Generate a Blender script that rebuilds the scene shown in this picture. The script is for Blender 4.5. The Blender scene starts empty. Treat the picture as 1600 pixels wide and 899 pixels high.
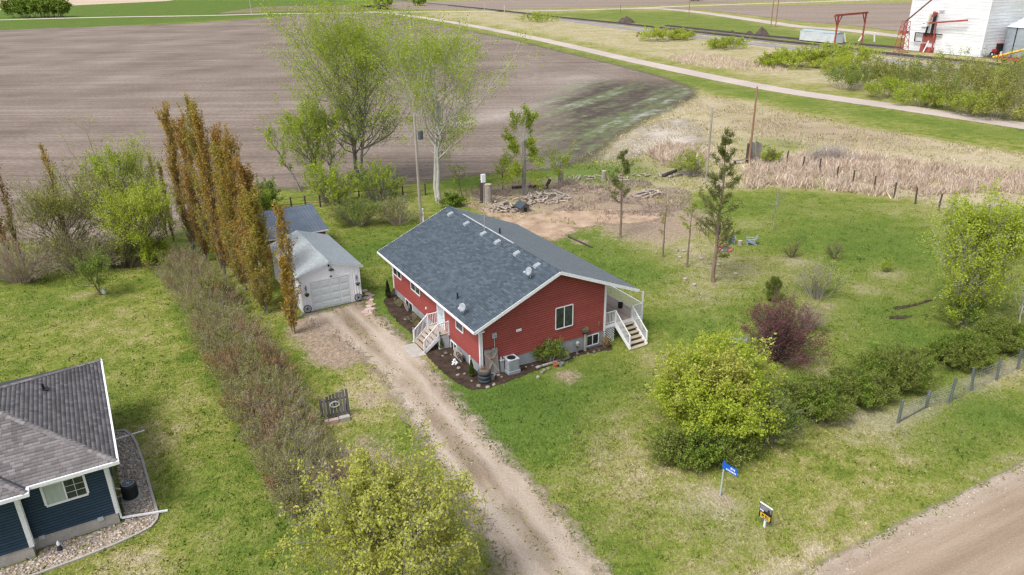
import bpy, math, random
import numpy as np
from math import radians as R, pi, sin, cos
from mathutils import Vector, Matrix

# ------------------------------------------------------------------ camera, world, sun, exposure
sc = bpy.context.scene
COL = sc.collection
F_PX, PITCH, ROLL, CAM_H = 1168.26, R(23.26), R(-0.87), 24.0
cam_d = bpy.data.cameras.new('camera'); cam = bpy.data.objects.new('camera', cam_d); COL.objects.link(cam)
cam_d.sensor_width = 36.0; cam_d.lens = F_PX/1600*36.0; cam_d.clip_start = 0.1; cam_d.clip_end = 12000
_rt, _up, _fw = Vector((1, 0, 0)), Vector((0, sin(PITCH), cos(PITCH))), Vector((0, cos(PITCH), -sin(PITCH)))
_r2 = _rt*cos(ROLL)+_up*sin(ROLL); _u2 = _up*cos(ROLL)-_rt*sin(ROLL)
cam.matrix_world = Matrix(((_r2.x, _u2.x, -_fw.x, 0), (_r2.y, _u2.y, -_fw.y, 0), (_r2.z, _u2.z, -_fw.z, CAM_H), (0, 0, 0, 1)))
sc.camera = cam

SUN_EL, SUN_AZ = R(56), R(224)          # azimuth clockwise from +Y: light from the left, a little behind the camera
wd = bpy.data.worlds.new('World'); sc.world = wd; wd.use_nodes = True
nt = wd.node_tree; nt.nodes.clear()
_o = nt.nodes.new('ShaderNodeOutputWorld'); _b = nt.nodes.new('ShaderNodeBackground'); _s = nt.nodes.new('ShaderNodeTexSky')
_s.sky_type = 'NISHITA'; _s.sun_disc = False; _s.sun_elevation = SUN_EL; _s.sun_rotation = SUN_AZ
_s.air_density = 1.0; _s.dust_density = 4.0; _s.ozone_density = 1.0
_h = nt.nodes.new('ShaderNodeHueSaturation'); _h.inputs['Saturation'].default_value = 0.55
nt.links.new(_s.outputs[0], _h.inputs['Color']); nt.links.new(_h.outputs[0], _b.inputs[0]); nt.links.new(_b.outputs[0], _o.inputs[0])
_b.inputs[1].default_value = 0.15
sd = bpy.data.lights.new('sun', 'SUN'); so = bpy.data.objects.new('sun', sd); COL.objects.link(so)
sd.energy = 1.5; sd.angle = R(18); sd.color = (1.0, 0.98, 0.945)
so.rotation_euler = Vector((-sin(SUN_AZ)*cos(SUN_EL), -cos(SUN_AZ)*cos(SUN_EL), -sin(SUN_EL))).to_track_quat('-Z', 'Y').to_euler()
so.location = (0, 0, 80)
sc.view_settings.view_transform = 'Standard'; sc.view_settings.look = 'None'
sc.view_settings.exposure = 0.54; sc.view_settings.gamma = 1.0; sc.view_settings.use_curve_mapping = False
sc.render.engine = 'CYCLES'; sc.cycles.max_bounces = 6; sc.cycles.transparent_max_bounces = 12
sc.cycles.use_denoising = True; sc.cycles.denoiser = 'OPENIMAGEDENOISE'; sc.cycles.denoising_input_passes = 'RGB_ALBEDO_NORMAL'; sc.cycles.denoising_prefilter = 'NONE'
sc.cycles.filter_width = 1.35

rng = np.random.default_rng(11); random.seed(5)

# ------------------------------------------------------------------ terrain and survey helpers (metres, camera over the origin)
TH = R(29.56); HU = np.array([cos(TH), sin(TH)]); HV = np.array([-sin(TH), cos(TH)]); HB = np.array([-2.342, 41.084])
DIPS = [(HB+HU*11+HV*0.5, 6.5, .62), (np.array([-22., 27.]), 6., .2), (HB+HU*0-HV*-9, 5., .12)]
def terr(x, y):
    x = np.asarray(x, float); y = np.asarray(y, float); z = 0*x
    for c, s, d in DIPS: z = z-d*np.exp(-((x-c[0])**2+(y-c[1])**2)/(2*s*s))
    return z
def ray(px, py):
    x, y = px-800, py-449.5; c, s = cos(ROLL), sin(ROLL)
    a = (c*x+s*y)/F_PX; b = -(-s*x+c*y)/F_PX
    return np.array([a, cos(PITCH)+b*sin(PITCH), -sin(PITCH)+b*cos(PITCH)])
def G(px, py, z=None):
    """the spot on the ground that the survey photograph shows at a pixel"""
    d = ray(px, py); zz = 0. if z is None else z
    for _ in range(4 if z is None else 1):
        q = np.array([0, 0, CAM_H])+d*((zz-CAM_H)/d[2])
        if z is None: zz = float(terr(q[0], q[1]))
    return np.array([q[0], q[1], zz])
def proj(P):
    X, Y, Z = P[0], P[1], P[2]-CAM_H
    d = Y*cos(PITCH)-Z*sin(PITCH); a = X/d*F_PX; y = -(Y*sin(PITCH)+Z*cos(PITCH))/d*F_PX
    return 800+cos(ROLL)*a-sin(ROLL)*y, 449.5+sin(ROLL)*a+cos(ROLL)*y
def hgt(b, ytop):
    lo, hi = 0., 60.
    for _ in range(40):
        m = (lo+hi)/2
        if proj(b+np.array([0, 0, m]))[1] > ytop: lo = m
        else: hi = m
    return lo
def Gs(pts): return np.array([G(*p)[:2] for p in pts])
def sdist(x, y, poly):
    """signed distance to a polygon, positive inside"""
    shp = x.shape; x = x.ravel(); y = y.ravel(); d = np.full(x.shape, 1e9); ins = np.zeros(x.shape, bool)
    n = len(poly)
    for i in range(n):
        a, b = poly[i], poly[(i+1) % n]; e = b-a
        t = np.clip(((x-a[0])*e[0]+(y-a[1])*e[1])/(e@e+1e-12), 0, 1)
        d = np.minimum(d, np.hypot(x-a[0]-t*e[0], y-a[1]-t*e[1]))
        if a[1] != b[1]:
            c = ((a[1] > y) != (b[1] > y)) & (x < (b[0]-a[0])*(y-a[1])/(b[1]-a[1])+a[0]); ins ^= c
    return np.where(ins, d, -d).reshape(shp)
def pldist(x, y, line):
    """distance to a polyline and signed offset from it"""
    shp = x.shape; x = x.ravel(); y = y.ravel(); d = np.full(x.shape, 1e9); sg = np.zeros(x.shape)
    for a, b in zip(line[:-1], line[1:]):
        e = b-a; t = np.clip(((x-a[0])*e[0]+(y-a[1])*e[1])/(e@e), 0, 1)
        dd = np.hypot(x-a[0]-t*e[0], y-a[1]-t*e[1]); cr = np.sign(e[0]*(y-a[1])-e[1]*(x-a[0]))
        k = dd < d; d = np.where(k, dd, d); sg = np.where(k, cr*dd, sg)
    return d.reshape(shp), sg.reshape(shp)
def smooth(line, n=6):
    """Catmull-Rom through a polyline"""
    P = np.vstack([2*line[0]-line[1], line, 2*line[-1]-line[-2]]); out = []
    for i in range(1, len(P)-2):
        for t in np.linspace(0, 1, n, endpoint=False):
            p0, p1, p2, p3 = P[i-1:i+3]
            out.append(.5*((2*p1)+(-p0+p2)*t+(2*p0-5*p1+4*p2-p3)*t*t+(-p0+3*p1-3*p2+p3)*t**3))
    out.append(line[-1]); return np.array(out)
def vnoise(x, y, s, seed=0):
    """cheap value noise for scattering"""
    x = np.asarray(x)/s; y = np.asarray(y)/s; xi = np.floor(x).astype(int); yi = np.floor(y).astype(int); fx = x-xi; fy = y-yi
    fx = fx*fx*(3-2*fx); fy = fy*fy*(3-2*fy)
    def h(a, b):
        v = np.sin(a*127.1+b*311.7+seed*74.7)*43758.5453; return v-np.floor(v)
    return (h(xi, yi)*(1-fx)+h(xi+1, yi)*fx)*(1-fy)+(h(xi, yi+1)*(1-fx)+h(xi+1, yi+1)*fx)*fy

# ------------------------------------------------------------------ materials
def _nodes(name):
    m = bpy.data.materials.new(name); m.use_nodes = True; t = m.node_tree; t.nodes.clear()
    o = t.nodes.new('ShaderNodeOutputMaterial'); return m, t, o
class NB:
    """small node builder"""
    def __init__(s, t): s.t = t
    def n(s, k, **kw):
        x = s.t.nodes.new('ShaderNode'+k)
        for a, b in kw.items(): setattr(x, a, b)
        return x
    def l(s, a, b): s.t.links.new(a, b)
    def val(s, x, sock):
        if isinstance(x, (int, float)): sock.default_value = x
        elif isinstance(x, tuple): sock.default_value = (*x[:3], 1) if len(sock.default_value) == 4 else x
        else: s.l(x, sock)
    def math(s, op, a, b=0., c=None, clamp=False):
        x = s.n('Math', operation=op, use_clamp=clamp); s.val(a, x.inputs[0]); s.val(b, x.inputs[1])
        if c is not None: s.val(c, x.inputs[2])
        return x.outputs[0]
    def mix(s, f, a, b, blend='MIX'):
        x = s.n('Mix', data_type='RGBA', blend_type=blend); s.val(f, x.inputs[0]); s.val(a, x.inputs[6]); s.val(b, x.inputs[7]); return x.outputs[2]
    def noise(s, vec, scale, detail=3., rough=.55, dist=0.):
        x = s.n('TexNoise'); s.l(vec, x.inputs['Vector']); x.inputs['Scale'].default_value = scale; x.inputs['Detail'].default_value = detail
        x.inputs['Roughness'].default_value = rough; x.inputs['Distortion'].default_value = dist; return x.outputs[0]
    def ramp(s, f, stops, interp='LINEAR'):
        x = s.n('ValToRGB'); e = x.color_ramp.elements; x.color_ramp.interpolation = interp
        while len(e) < len(stops): e.new(.5)
        for i, (p, c) in enumerate(stops): e[i].position = p; e[i].color = (*c, 1)
        s.l(f, x.inputs[0]); return x.outputs[0]
    def mapv(s, vec, scale=(1, 1, 1), rot=(0, 0, 0)):
        if any(rot): y = s.n('Mapping'); s.l(vec, y.inputs[0]); y.inputs['Rotation'].default_value = rot; vec = y.outputs[0]   # turn first, then stretch
        x = s.n('Mapping'); s.l(vec, x.inputs[0]); x.inputs['Scale'].default_value = scale; return x.outputs[0]
    def attr(s, name):
        return s.n('Attribute', attribute_name=name).outputs['Fac']
    def bump(s, h, strength=.3, dist=.02):
        x = s.n('Bump'); x.inputs['Strength'].default_value = strength; x.inputs['Distance'].default_value = dist; s.l(h, x.inputs['Height']); return x.outputs[0]
def spread(c, k): return tuple(min(1., max(0., x*k)) for x in c)
MATS = {}
def mat(name, cols, scale=3., rough=.8, island=0., bump=.15, stretch=(1, 1, 1), metal=0., spec=.3, fine=20., hv=.15, sheen=0., dirt=None):
    """surface: colours spread by noise, per-piece variation, fine value grain, optional dirt near-noise streaks"""
    m, t, o = _nodes(name); b = NB(t); p = b.n('BsdfPrincipled')
    co = b.n('TexCoord').outputs['Object']; v = b.mapv(co, stretch)
    if len(cols) == 1: cols = [spread(cols[0], 1-hv), cols[0], spread(cols[0], 1+hv)]
    n1 = b.noise(v, scale, 5); f = b.math('MULTIPLY_ADD', n1, 1.8, -.4, True)
    if island:
        ri = b.math('FRACT', b.math('ADD', b.n('NewGeometry').outputs['Random Per Island'], b.n('ObjectInfo').outputs['Random']))
        f = b.math('ADD', b.math('MULTIPLY', f, 1-island), b.math('MULTIPLY', ri, island))
    c = b.ramp(f, [(i/max(1, len(cols)-1), k) for i, k in enumerate(cols)])
    n2 = b.noise(v, fine, 4, .65)
    c = b.mix(1., c, b.ramp(n2, [(.25, (.78,)*3), (.75, (1.2,)*3)]), 'MULTIPLY')
    if dirt:
        n3 = b.noise(b.mapv(co, (1.2, 1.2, .35)), 1.3, 6, .7); c = b.mix(b.math('MULTIPLY_ADD', n3, 2.2, -1.05, True), c, dirt)
    b.val(c, p.inputs['Base Color']); p.inputs['Roughness'].default_value = rough; p.inputs['Metallic'].default_value = metal
    p.inputs['Specular IOR Level'].default_value = spec
    if sheen: p.inputs['Sheen Weight'].default_value = sheen; p.inputs['Sheen Roughness'].default_value = .35; p.inputs['Sheen Tint'].default_value = (.75, .84, .92, 1)   # mineral granules catch light at a glance
    if bump: b.l(b.bump(n2, bump, .02), p.inputs['Normal'])
    b.l(p.outputs[0], o.inputs[0]); MATS[name] = m; return m
def leafmat(name, cols, trans=.3, rough=.6):
    m, t, o = _nodes(name); b = NB(t)
    ri = b.n('NewGeometry').outputs['Random Per Island']; co = b.n('TexCoord').outputs['Object']
    f = b.math('ADD', b.math('MULTIPLY', ri, .62), b.math('MULTIPLY', b.math('MULTIPLY_ADD', b.noise(co, .9, 3), 2.2, -.6, True), .38))
    c = b.ramp(f, [(i/(len(cols)-1), k) for i, k in enumerate(cols)])
    p = b.n('BsdfPrincipled'); b.l(c, p.inputs['Base Color']); p.inputs['Roughness'].default_value = rough; p.inputs['Specular IOR Level'].default_value = .2
    tr = b.n('BsdfTranslucent'); b.l(c, tr.inputs[0]); mx = b.n('MixShader'); mx.inputs[0].default_value = trans
    b.l(p.outputs[0], mx.inputs[1]); b.l(tr.outputs[0], mx.inputs[2]); b.l(mx.outputs[0], o.inputs[0]); MATS[name] = m; return m
def glass(name, c=(.03, .038, .042)):
    m, t, o = _nodes(name); b = NB(t); p = b.n('BsdfPrincipled'); co = b.n('TexCoord').outputs['Object']
    b.l(b.ramp(b.noise(co, 2.2, 3), [(.3, spread(c, .5)), (.7, spread(c, 1.8))]), p.inputs['Base Color']); p.inputs['Roughness'].default_value = .06
    p.inputs['Specular IOR Level'].default_value = .7; b.l(p.outputs[0], o.inputs[0]); MATS[name] = m; return m
GRASS_RAMP = [(0., (.080, .128, .020)), (.26, (.134, .178, .028)), (.47, (.208, .226, .050)), (.68, (.295, .270, .110)), (1., (.43, .365, .25))]
def grass_color(b, pos):
    n1 = b.noise(pos, .13, 4, .6); n2 = b.noise(pos, .75, 5, .62); n3 = b.noise(b.mapv(pos, (1, .7, 1), (0, 0, .5)), 3.6, 5, .75)
    d = b.math('ADD', b.attr('dry'), b.math('MULTIPLY_ADD', n1, .85, -.425))
    d = b.math('ADD', d, b.math('MULTIPLY_ADD', n2, 1.25, -.625)); d = b.math('ADD', d, b.math('MULTIPLY_ADD', n3, 1.1, -.55), clamp=True)
    c = b.ramp(d, GRASS_RAMP)
    lush = b.math('MULTIPLY', b.attr('lush'), b.math('MULTIPLY_ADD', n2, 1.6, -.1, True))
    c = b.mix(lush, c, (.090, .152, .028))
    s = b.math('ADD', b.attr('soil'), b.math('MULTIPLY_ADD', n2, 1.1, -.55)); s = b.math('ADD', s, b.math('MULTIPLY_ADD', n3, .9, -.45))
    s = b.math('MULTIPLY', b.math('MULTIPLY_ADD', s, 2.4, -.9, True), b.math('MULTIPLY', b.attr('soil'), 3., clamp=True))
    c = b.mix(s, c, b.ramp(n3, [(.3, (.21, .155, .108)), (.7, (.40, .315, .23))]))
    return c, n3
def ground_mat():
    m, t, o = _nodes('grass_ground'); b = NB(t); pos = b.n('NewGeometry').outputs['Position']
    c, n3 = grass_color(b, pos); n4 = b.noise(pos, 15, 4, .8); n5 = b.noise(b.mapv(pos, (1, .45, 1)), 9, 3, .75)
    c = b.mix(1., c, b.ramp(n4, [(.28, (.5,)*3), (.72, (1.5,)*3)]), 'MULTIPLY')
    c = b.mix(1., c, b.ramp(n5, [(.3, (.68,)*3), (.7, (1.32,)*3)]), 'MULTIPLY')
    p = b.n('BsdfPrincipled'); b.l(c, p.inputs['Base Color']); p.inputs['Roughness'].default_value = .95; p.inputs['Specular IOR Level'].default_value = .1
    b.l(b.bump(b.math('ADD', n4, n3), .6, .06), p.inputs['Normal']); b.l(p.outputs[0], o.inputs[0]); return m
def blade_mat(name, cols=None):
    m, t, o = _nodes(name); b = NB(t); g = b.n('NewGeometry')
    if cols is None: c, _ = grass_color(b, g.outputs['Position'])
    else: c = b.ramp(b.noise(g.outputs['Position'], .5, 3), [(.2+.6*i/(len(cols)-1), k) for i, k in enumerate(cols)])
    c = b.mix(1., c, b.ramp(g.outputs['Random Per Island'], [(0, (.62,)*3), (1, (1.5,)*3)]), 'MULTIPLY')
    p = b.n('BsdfPrincipled'); b.l(c, p.inputs['Base Color']); p.inputs['Roughness'].default_value = .8; p.inputs['Specular IOR Level'].default_value = .15
    b.l(p.outputs[0], o.inputs[0]); return m
def sheet_mat(name, stops, scale, stretch=(1, 1, 1), rot=0., amp=.5, soft=.25, escale=2., fine=12., extra=None, bump=.4, finev=(.75, 1.25), detail=6, holes=0.):
    """ground covering with a ragged edge: it thins out over the last decimetres of its attribute m (metres inside its edge)"""
    m, t, o = _nodes(name); b = NB(t); pos = b.n('NewGeometry').outputs['Position']
    n1 = b.noise(b.mapv(pos, stretch, (0, 0, rot)), scale, detail, .62); n2 = b.noise(pos, fine, 4, .7)
    f = n1
    c = b.ramp(f, stops)
    if extra: c = extra(b, pos, c)
    c = b.mix(1., c, b.ramp(n2, [(.25, (finev[0],)*3), (.75, (finev[1],)*3)]), 'MULTIPLY')
    p = b.n('BsdfPrincipled'); b.l(c, p.inputs['Base Color']); p.inputs['Roughness'].default_value = .95; p.inputs['Specular IOR Level'].default_value = .12
    if bump: b.l(b.bump(b.math('ADD', n1, n2), bump, .05), p.inputs['Normal'])
    e = b.math('ADD', b.noise(pos, escale, 5, .7), b.math('MULTIPLY', b.noise(pos, escale*7, 3, .7), .35))
    a = b.math('ADD', b.attr('m'), b.math('MULTIPLY_ADD', e, 2*amp, -1.35*amp)); a = b.math('MULTIPLY_ADD', a, 1./soft, .5, True)
    tr = b.n('BsdfTransparent'); mx = b.n('MixShader'); b.l(a, mx.inputs[0]); b.l(tr.outputs[0], mx.inputs[1]); b.l(p.outputs[0], mx.inputs[2]); b.l(mx.outputs[0], o.inputs[0])
    return m

# ------------------------------------------------------------------ mesh helpers
def np_mesh(name, V, Fq, mats, smooth=False, attrs=None, mi=None):
    """mesh from an (n,3) array and an (f,k) array of faces"""
    me = bpy.data.meshes.new(name); V = np.asarray(V, np.float32); Fq = np.asarray(Fq, np.int32); k = Fq.shape[1]
    me.vertices.add(len(V)); me.vertices.foreach_set('co', V.ravel()); me.loops.add(Fq.size); me.loops.foreach_set('vertex_index', Fq.ravel())
    me.polygons.add(len(Fq)); me.polygons.foreach_set('loop_start', np.arange(0, Fq.size, k, dtype=np.int32))
    if smooth: me.polygons.foreach_set('use_smooth', np.ones(len(Fq), bool))
    if mi is not None: me.polygons.foreach_set('material_index', np.asarray(mi, np.int32))
    for m in mats: me.materials.append(m)
    for kx, a in (attrs or {}).items():
        at = me.attributes.new(kx, 'FLOAT', 'POINT'); at.data.foreach_set('value', np.asarray(a, np.float32).ravel())
    me.update(calc_edges=True); return me
class MB:
    """collects boxes, bars, tubes and polygons; build() links them as ONE mesh object"""
    def __init__(s): s.v = []; s.f = []; s.m = []
    def add(s, V, Fs, m=0):
        o = len(s.v); s.v += [tuple(map(float, p)) for p in V]; s.f += [tuple(i+o for i in q) for q in Fs]; s.m += [m]*len(Fs); return s
    def poly(s, pts, m=0): return s.add(pts, [tuple(range(len(pts)))], m)
    def box(s, x0, x1, y0, y1, z0, z1, m=0):
        return s.add([(x0, y0, z0), (x1, y0, z0), (x1, y1, z0), (x0, y1, z0), (x0, y0, z1), (x1, y0, z1), (x1, y1, z1), (x0, y1, z1)],
                     [(0, 3, 2, 1), (4, 5, 6, 7), (0, 1, 5, 4), (1, 2, 6, 5), (2, 3, 7, 6), (3, 0, 4, 7)], m)
    def bar(s, p, q, w, h=None, m=0, up=(0, 0, 1)):
        """rectangular bar from p to q, w across, h along 'up'"""
        p = Vector(p); q = Vector(q); d = (q-p).normalized(); u = Vector(up); a = d.cross(u)
        if a.length < 1e-4: a = d.cross(Vector((1, 0, 0)))
        a.normalize(); c = a.cross(d); h = w if h is None else h; a *= w/2; c *= h/2
        V = [e+k1*a+k2*c for e in (p, q) for k1, k2 in ((-1, -1), (1, -1), (1, 1), (-1, 1))]
        return s.add(V, [(0, 1, 2, 3), (7, 6, 5, 4), (0, 4, 5, 1), (1, 5, 6, 2), (2, 6, 7, 3), (3, 7, 4, 0)], m)
    def tube(s, p, q, r0, r1=None, n=8, m=0, cap=True):
        p = Vector(p); q = Vector(q); r1 = r0 if r1 is None else r1; d = (q-p).normalized(); a = d.orthogonal().normalized(); c = d.cross(a)
        V = [e+(a*cos(2*pi*i/n)+c*sin(2*pi*i/n))*r for e, r in ((p, r0), (q, r1)) for i in range(n)]
        Fs = [(i, (i+1) % n, n+(i+1) % n, n+i) for i in range(n)]
        if cap: Fs += [tuple(range(n))[::-1], tuple(range(n, 2*n))]
        return s.add(V, Fs, m)
    def lathe(s, prof, n=16, m=0, c=(0, 0, 0)):
        V = [(c[0]+r*cos(2*pi*i/n), c[1]+r*sin(2*pi*i/n), c[2]+z) for r, z in prof for i in range(n)]
        Fs = [(k*n+i, k*n+(i+1) % n, (k+1)*n+(i+1) % n, (k+1)*n+i) for k in range(len(prof)-1) for i in range(n)]
        Fs += [tuple(range(n))[::-1], tuple(range((len(prof)-1)*n, len(prof)*n))]
        return s.add(V, Fs, m)
    def ring(s, c, r, t, axis='y', n=20, m=0, sx=1.):
        """torus-like ring of square section"""
        V = []
        for i in range(n):
            a = 2*pi*i/n
            for rr, o in ((r-t, -t), (r+t, -t), (r+t, t), (r-t, t)):
                u, w = rr*cos(a)*sx, rr*sin(a)
                V.append((c[0]+u, c[1]+o, c[2]+w) if axis == 'y' else (c[0]+u, c[1]+w, c[2]+o))
        Fs = [(4*i+k, 4*((i+1) % n)+k, 4*((i+1) % n)+(k+1) % 4, 4*i+(k+1) % 4) for i in range(n) for k in range(4)]
        return s.add(V, Fs, m)
    def blob(s, c, rad, seed=0, m=0, sub=1):
        """rounded stone"""
        V, Fs = ico(sub); r = np.random.default_rng(seed); k = 1+(r.random(len(V))-.5)*.45
        return s.add([(c[0]+v[0]*rad[0]*q, c[1]+v[1]*rad[1]*q, c[2]+v[2]*rad[2]*q) for v, q in zip(V, k)], Fs, m)
    def mesh(s, name, mats, smooth=False):
        me = bpy.data.meshes.new(name); me.from_pydata(s.v, [], s.f)
        for m in mats: me.materials.append(m)
        me.polygons.foreach_set('material_index', np.array(s.m, np.int32))
        if smooth: me.polygons.foreach_set('use_smooth', np.ones(len(s.f), bool))
        me.update(); return me
    def build(s, name, mats, parent=None, smooth=False, bevel=0., **kw):
        o = link(name, s.mesh(name, mats if isinstance(mats, (list, tuple)) else [mats], smooth), parent, **kw)
        if bevel: md = o.modifiers.new('bevel', 'BEVEL'); md.width = bevel; md.segments = 2; md.limit_method = 'ANGLE'
        return o
_ico = {}
def ico(sub):
    if sub not in _ico:
        import bmesh
        bm = bmesh.new(); bmesh.ops.create_icosphere(bm, subdivisions=sub, radius=1.); bm.verts.ensure_lookup_table()
        _ico[sub] = (np.array([v.co[:] for v in bm.verts]), [tuple(v.index for v in f.verts) for f in bm.faces]); bm.free()
    return _ico[sub]
def link(name, me, parent=None, loc=None, rot=None, **props):
    o = bpy.data.objects.new(name, me); COL.objects.link(o)
    if parent: o.parent = parent
    if loc is not None: o.location = tuple(float(x) for x in loc)
    if rot is not None: o.rotation_euler = rot
    for k, v in props.items(): o[k] = v
    return o
def thing(name, label, cat, loc=(0, 0, 0), rotz=0., group=None):
    o = link(name, None, None, loc, (0, 0, rotz)); o.empty_display_size = .3; o['label'] = label; o['category'] = cat
    if group: o['group'] = group
    return o
def tag(o, label, cat, group=None):
    o['label'] = label; o['category'] = cat
    if group: o['group'] = group
    return o
def struct(o): o['kind'] = 'structure'; return o
def dup(root, loc, rotz=0., label=None, scale=None):
    r = root.copy(); COL.objects.link(r); r.location = tuple(float(x) for x in loc); r.rotation_euler = (0, 0, rotz)
    if label: r['label'] = label
    if scale: r.scale = scale
    for ch in list(root.children):
        c = ch.copy(); COL.objects.link(c); c.parent = r
        for g in list(ch.children): d = g.copy(); COL.objects.link(d); d.parent = c
    return r
ORD = ['first', 'second', 'third', 'fourth', 'fifth', 'sixth', 'seventh', 'eighth', 'ninth', 'tenth', 'eleventh', 'twelfth', 'thirteenth', 'fourteenth', 'fifteenth']

# ------------------------------------------------------------------ the ground
BLOBS = []   # (attribute, centre, radius, amount)
def blob(a, px, py, r, k): BLOBS.append((a, G(px, py)[:2], r, k))
for px, py, r, k in [(225, 700, 2.0, .3), (60, 500, 4, .05), (180, 560, 3, .1), (330, 620, 2, .12), (205, 880, 1.6, .35), (250, 480, 4, .1), (960, 640, 2.5, .25), (985, 760, 2.5, .25), (930, 700, 2.5, .18),
                     (1060, 800, 2.0, .2), (1180, 870, 2.2, .22), (1320, 760, 3, .1), (1390, 690, 2.5, .15), (1440, 640, 2., .25), (1530, 600, 2., .25), (1350, 655, 1.5, .45), (1240, 650, 1.5, .25), (870, 590, 1.1, .55),
                     (1110, 430, 3.2, .34), (1150, 400, 3, .2), (1190, 350, 2.2, .25), (1245, 408, 1.1, .5), (1290, 475, 1.6, .5), (1385, 428, .8, .5), (1345, 452, 1., .45), (1250, 445, 1.5, .2), (1300, 585, 1.2, .35),
                     (1000, 390, 3.5, .25), (1060, 370, 4, .3), (1030, 470, 3, .22), (1085, 460, 2.5, .25), (1430, 480, 3, .15), (1360, 330, 4, .15), (1250, 330, 3, .18), (1330, 380, 2.2, .2), (1420, 440, 2.5, .2), (1200, 420, 2.2, .2), (1570, 340, 6, .45), (1525, 495, 1.6, .35), (560, 640, 2, .3), (1120, 780, .8, .5),
                     (1260, 560, 2.2, .22), (1330, 520, 2.5, .2), (130, 460, 1, .4), (660, 560, 1, .3), (590, 600, 2, .3), (1580, 420, 5, .2), (1010, 560, 1.5, .25), (700, 590, .9, .35), (1075, 560, 2, .2)]: blob('dry', px, py, r, k)
for px, py, r, k in [(1290, 350, 10, .5), (1420, 400, 6, .4), (1180, 460, 5, .35), (700, 600, 1.6, .8), (830, 620, 3, .7), (930, 590, 3, .6), (780, 660, 3, .5), (590, 390, 3, .7), (600, 480, 2, .6), (660, 520, 1.5, .7), (930, 385, 3.5, .7),
                     (990, 430, 3, .6), (720, 285, 2.5, .6), (960, 268, 5, .8), (900, 275, 4, .7), (1230, 610, 2, .4), (1450, 560, 3.5, .4), (1540, 640, 2, .7), (1490, 690, 2.5, .5), (1120, 810, 2, .4), (70, 480, 3, .35), (300, 760, 2, .3),
                     (400, 850, 2.5, .4), (130, 620, 2.5, .3), (1380, 500, 4, .5), (1330, 620, 3, .5), (1210, 225, 4, .5), (60, 690, 2, .3), (940, 840, 2, .3), (860, 690, 2.5, .4), (1080, 500, 2.5, .5)]: blob('lush', px, py, r, k)
for px, py, r, k in [(500, 522, 1.5, .85), (540, 560, 1.3, .8), (515, 550, 1.4, .7), (475, 508, 1.2, .8), (580, 620, 1.2, .6), (570, 700, 1.6, .55), (600, 760, 1.6, .55), (545, 730, 1.2, .5), (640, 800, 2, .6), (690, 650, .5, .3), (890, 588, .9, .8), (1130, 778, .6, .7),
                     (230, 690, .9, .4), (1010, 545, 1.2, .5), (1290, 478, 1.1, .5), (1245, 405, .7, .6), (1385, 430, .5, .6), (1345, 455, .5, .6), (600, 545, .8, .4), (1525, 500, .9, .5), (1425, 655, 1.2, .4), (1535, 590, 1.8, .3),
                     (1100, 160, 8, .4), (1180, 190, 9, .4), (1290, 205, 10, .3), (1400, 225, 9, .35), (850, 300, 4, .35), (950, 310, 6, .6), (1060, 345, 4, .5), (1010, 345, 4, .6), (900, 315, 4, .6), (1000, 370, 3, .35), (1300, 645, 1.4, .4), (1410, 480, .6, .35), (905, 378, .7, .8), (1110, 445, 1., .5),
                     (820, 292, 4, .3), (740, 300, 3, .3)]: blob('soil', px, py, r, k)
P_PRAIRIE = Gs([(860, 275), (960, 215), (1085, 145), (1200, 165), (1330, 195), (1600, 240), (1800, 290), (1800, 345), (1600, 345), (1500, 330), (1430, 312), (1330, 303), (1200, 294), (1090, 302), (1030, 330), (960, 345), (900, 352), (800, 345), (740, 322), (700, 300)])
P_RAILS = Gs([(640, 24), (900, 72), (1200, 132), (1600, 192), (1900, 230), (1900, 120), (1600, 100), (1200, 66), (900, 30), (760, 16)])
P_GREEN = Gs([(830, 23), (960, 17), (1060, 18), (1180, 36), (1260, 50), (1420, 62), (1420, 76), (1250, 66), (1100, 50), (960, 34)])
P_FARL = Gs([(-900, 90), (0, 52), (190, 40), (330, 34), (420, 26), (520, 18), (600, 16), (560, 4), (520, -20), (0, -20), (-900, -20)])
L_ROAD = smooth(Gs([(1750, 218), (1600, 197), (1400, 167), (1200, 137), (1000, 97), (850, 63), (740, 41), (680, 31), (632, 24), (580, 18)]))
L_CREST = smooth(Gs([(1790, 238), (1600, 212), (1400, 183), (1200, 153), (1100, 131), (1000, 110), (850, 74), (740, 51), (680, 38), (640, 29)]))
L_ARC = [smooth(Gs(q)) for q in ([(1260, 880), (1290, 800), (1350, 745), (1440, 710)], [(1335, 850), (1345, 800), (1390, 745), (1470, 705)])]
L_FENCE = smooth(Gs([(1290, 645), (1350, 655), (1400, 655), (1447, 634), (1483, 622), (1519, 604), (1557, 588), (1591, 572), (1650, 545)]))
L_VERGE = smooth(Gs([(1190, 905), (1330, 838), (1460, 772), (1585, 714), (1720, 655)]))
L_HEDGE = smooth(Gs([(270, 470), (300, 530), (340, 600), (380, 660), (410, 720), (440, 790), (460, 850)]))
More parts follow.
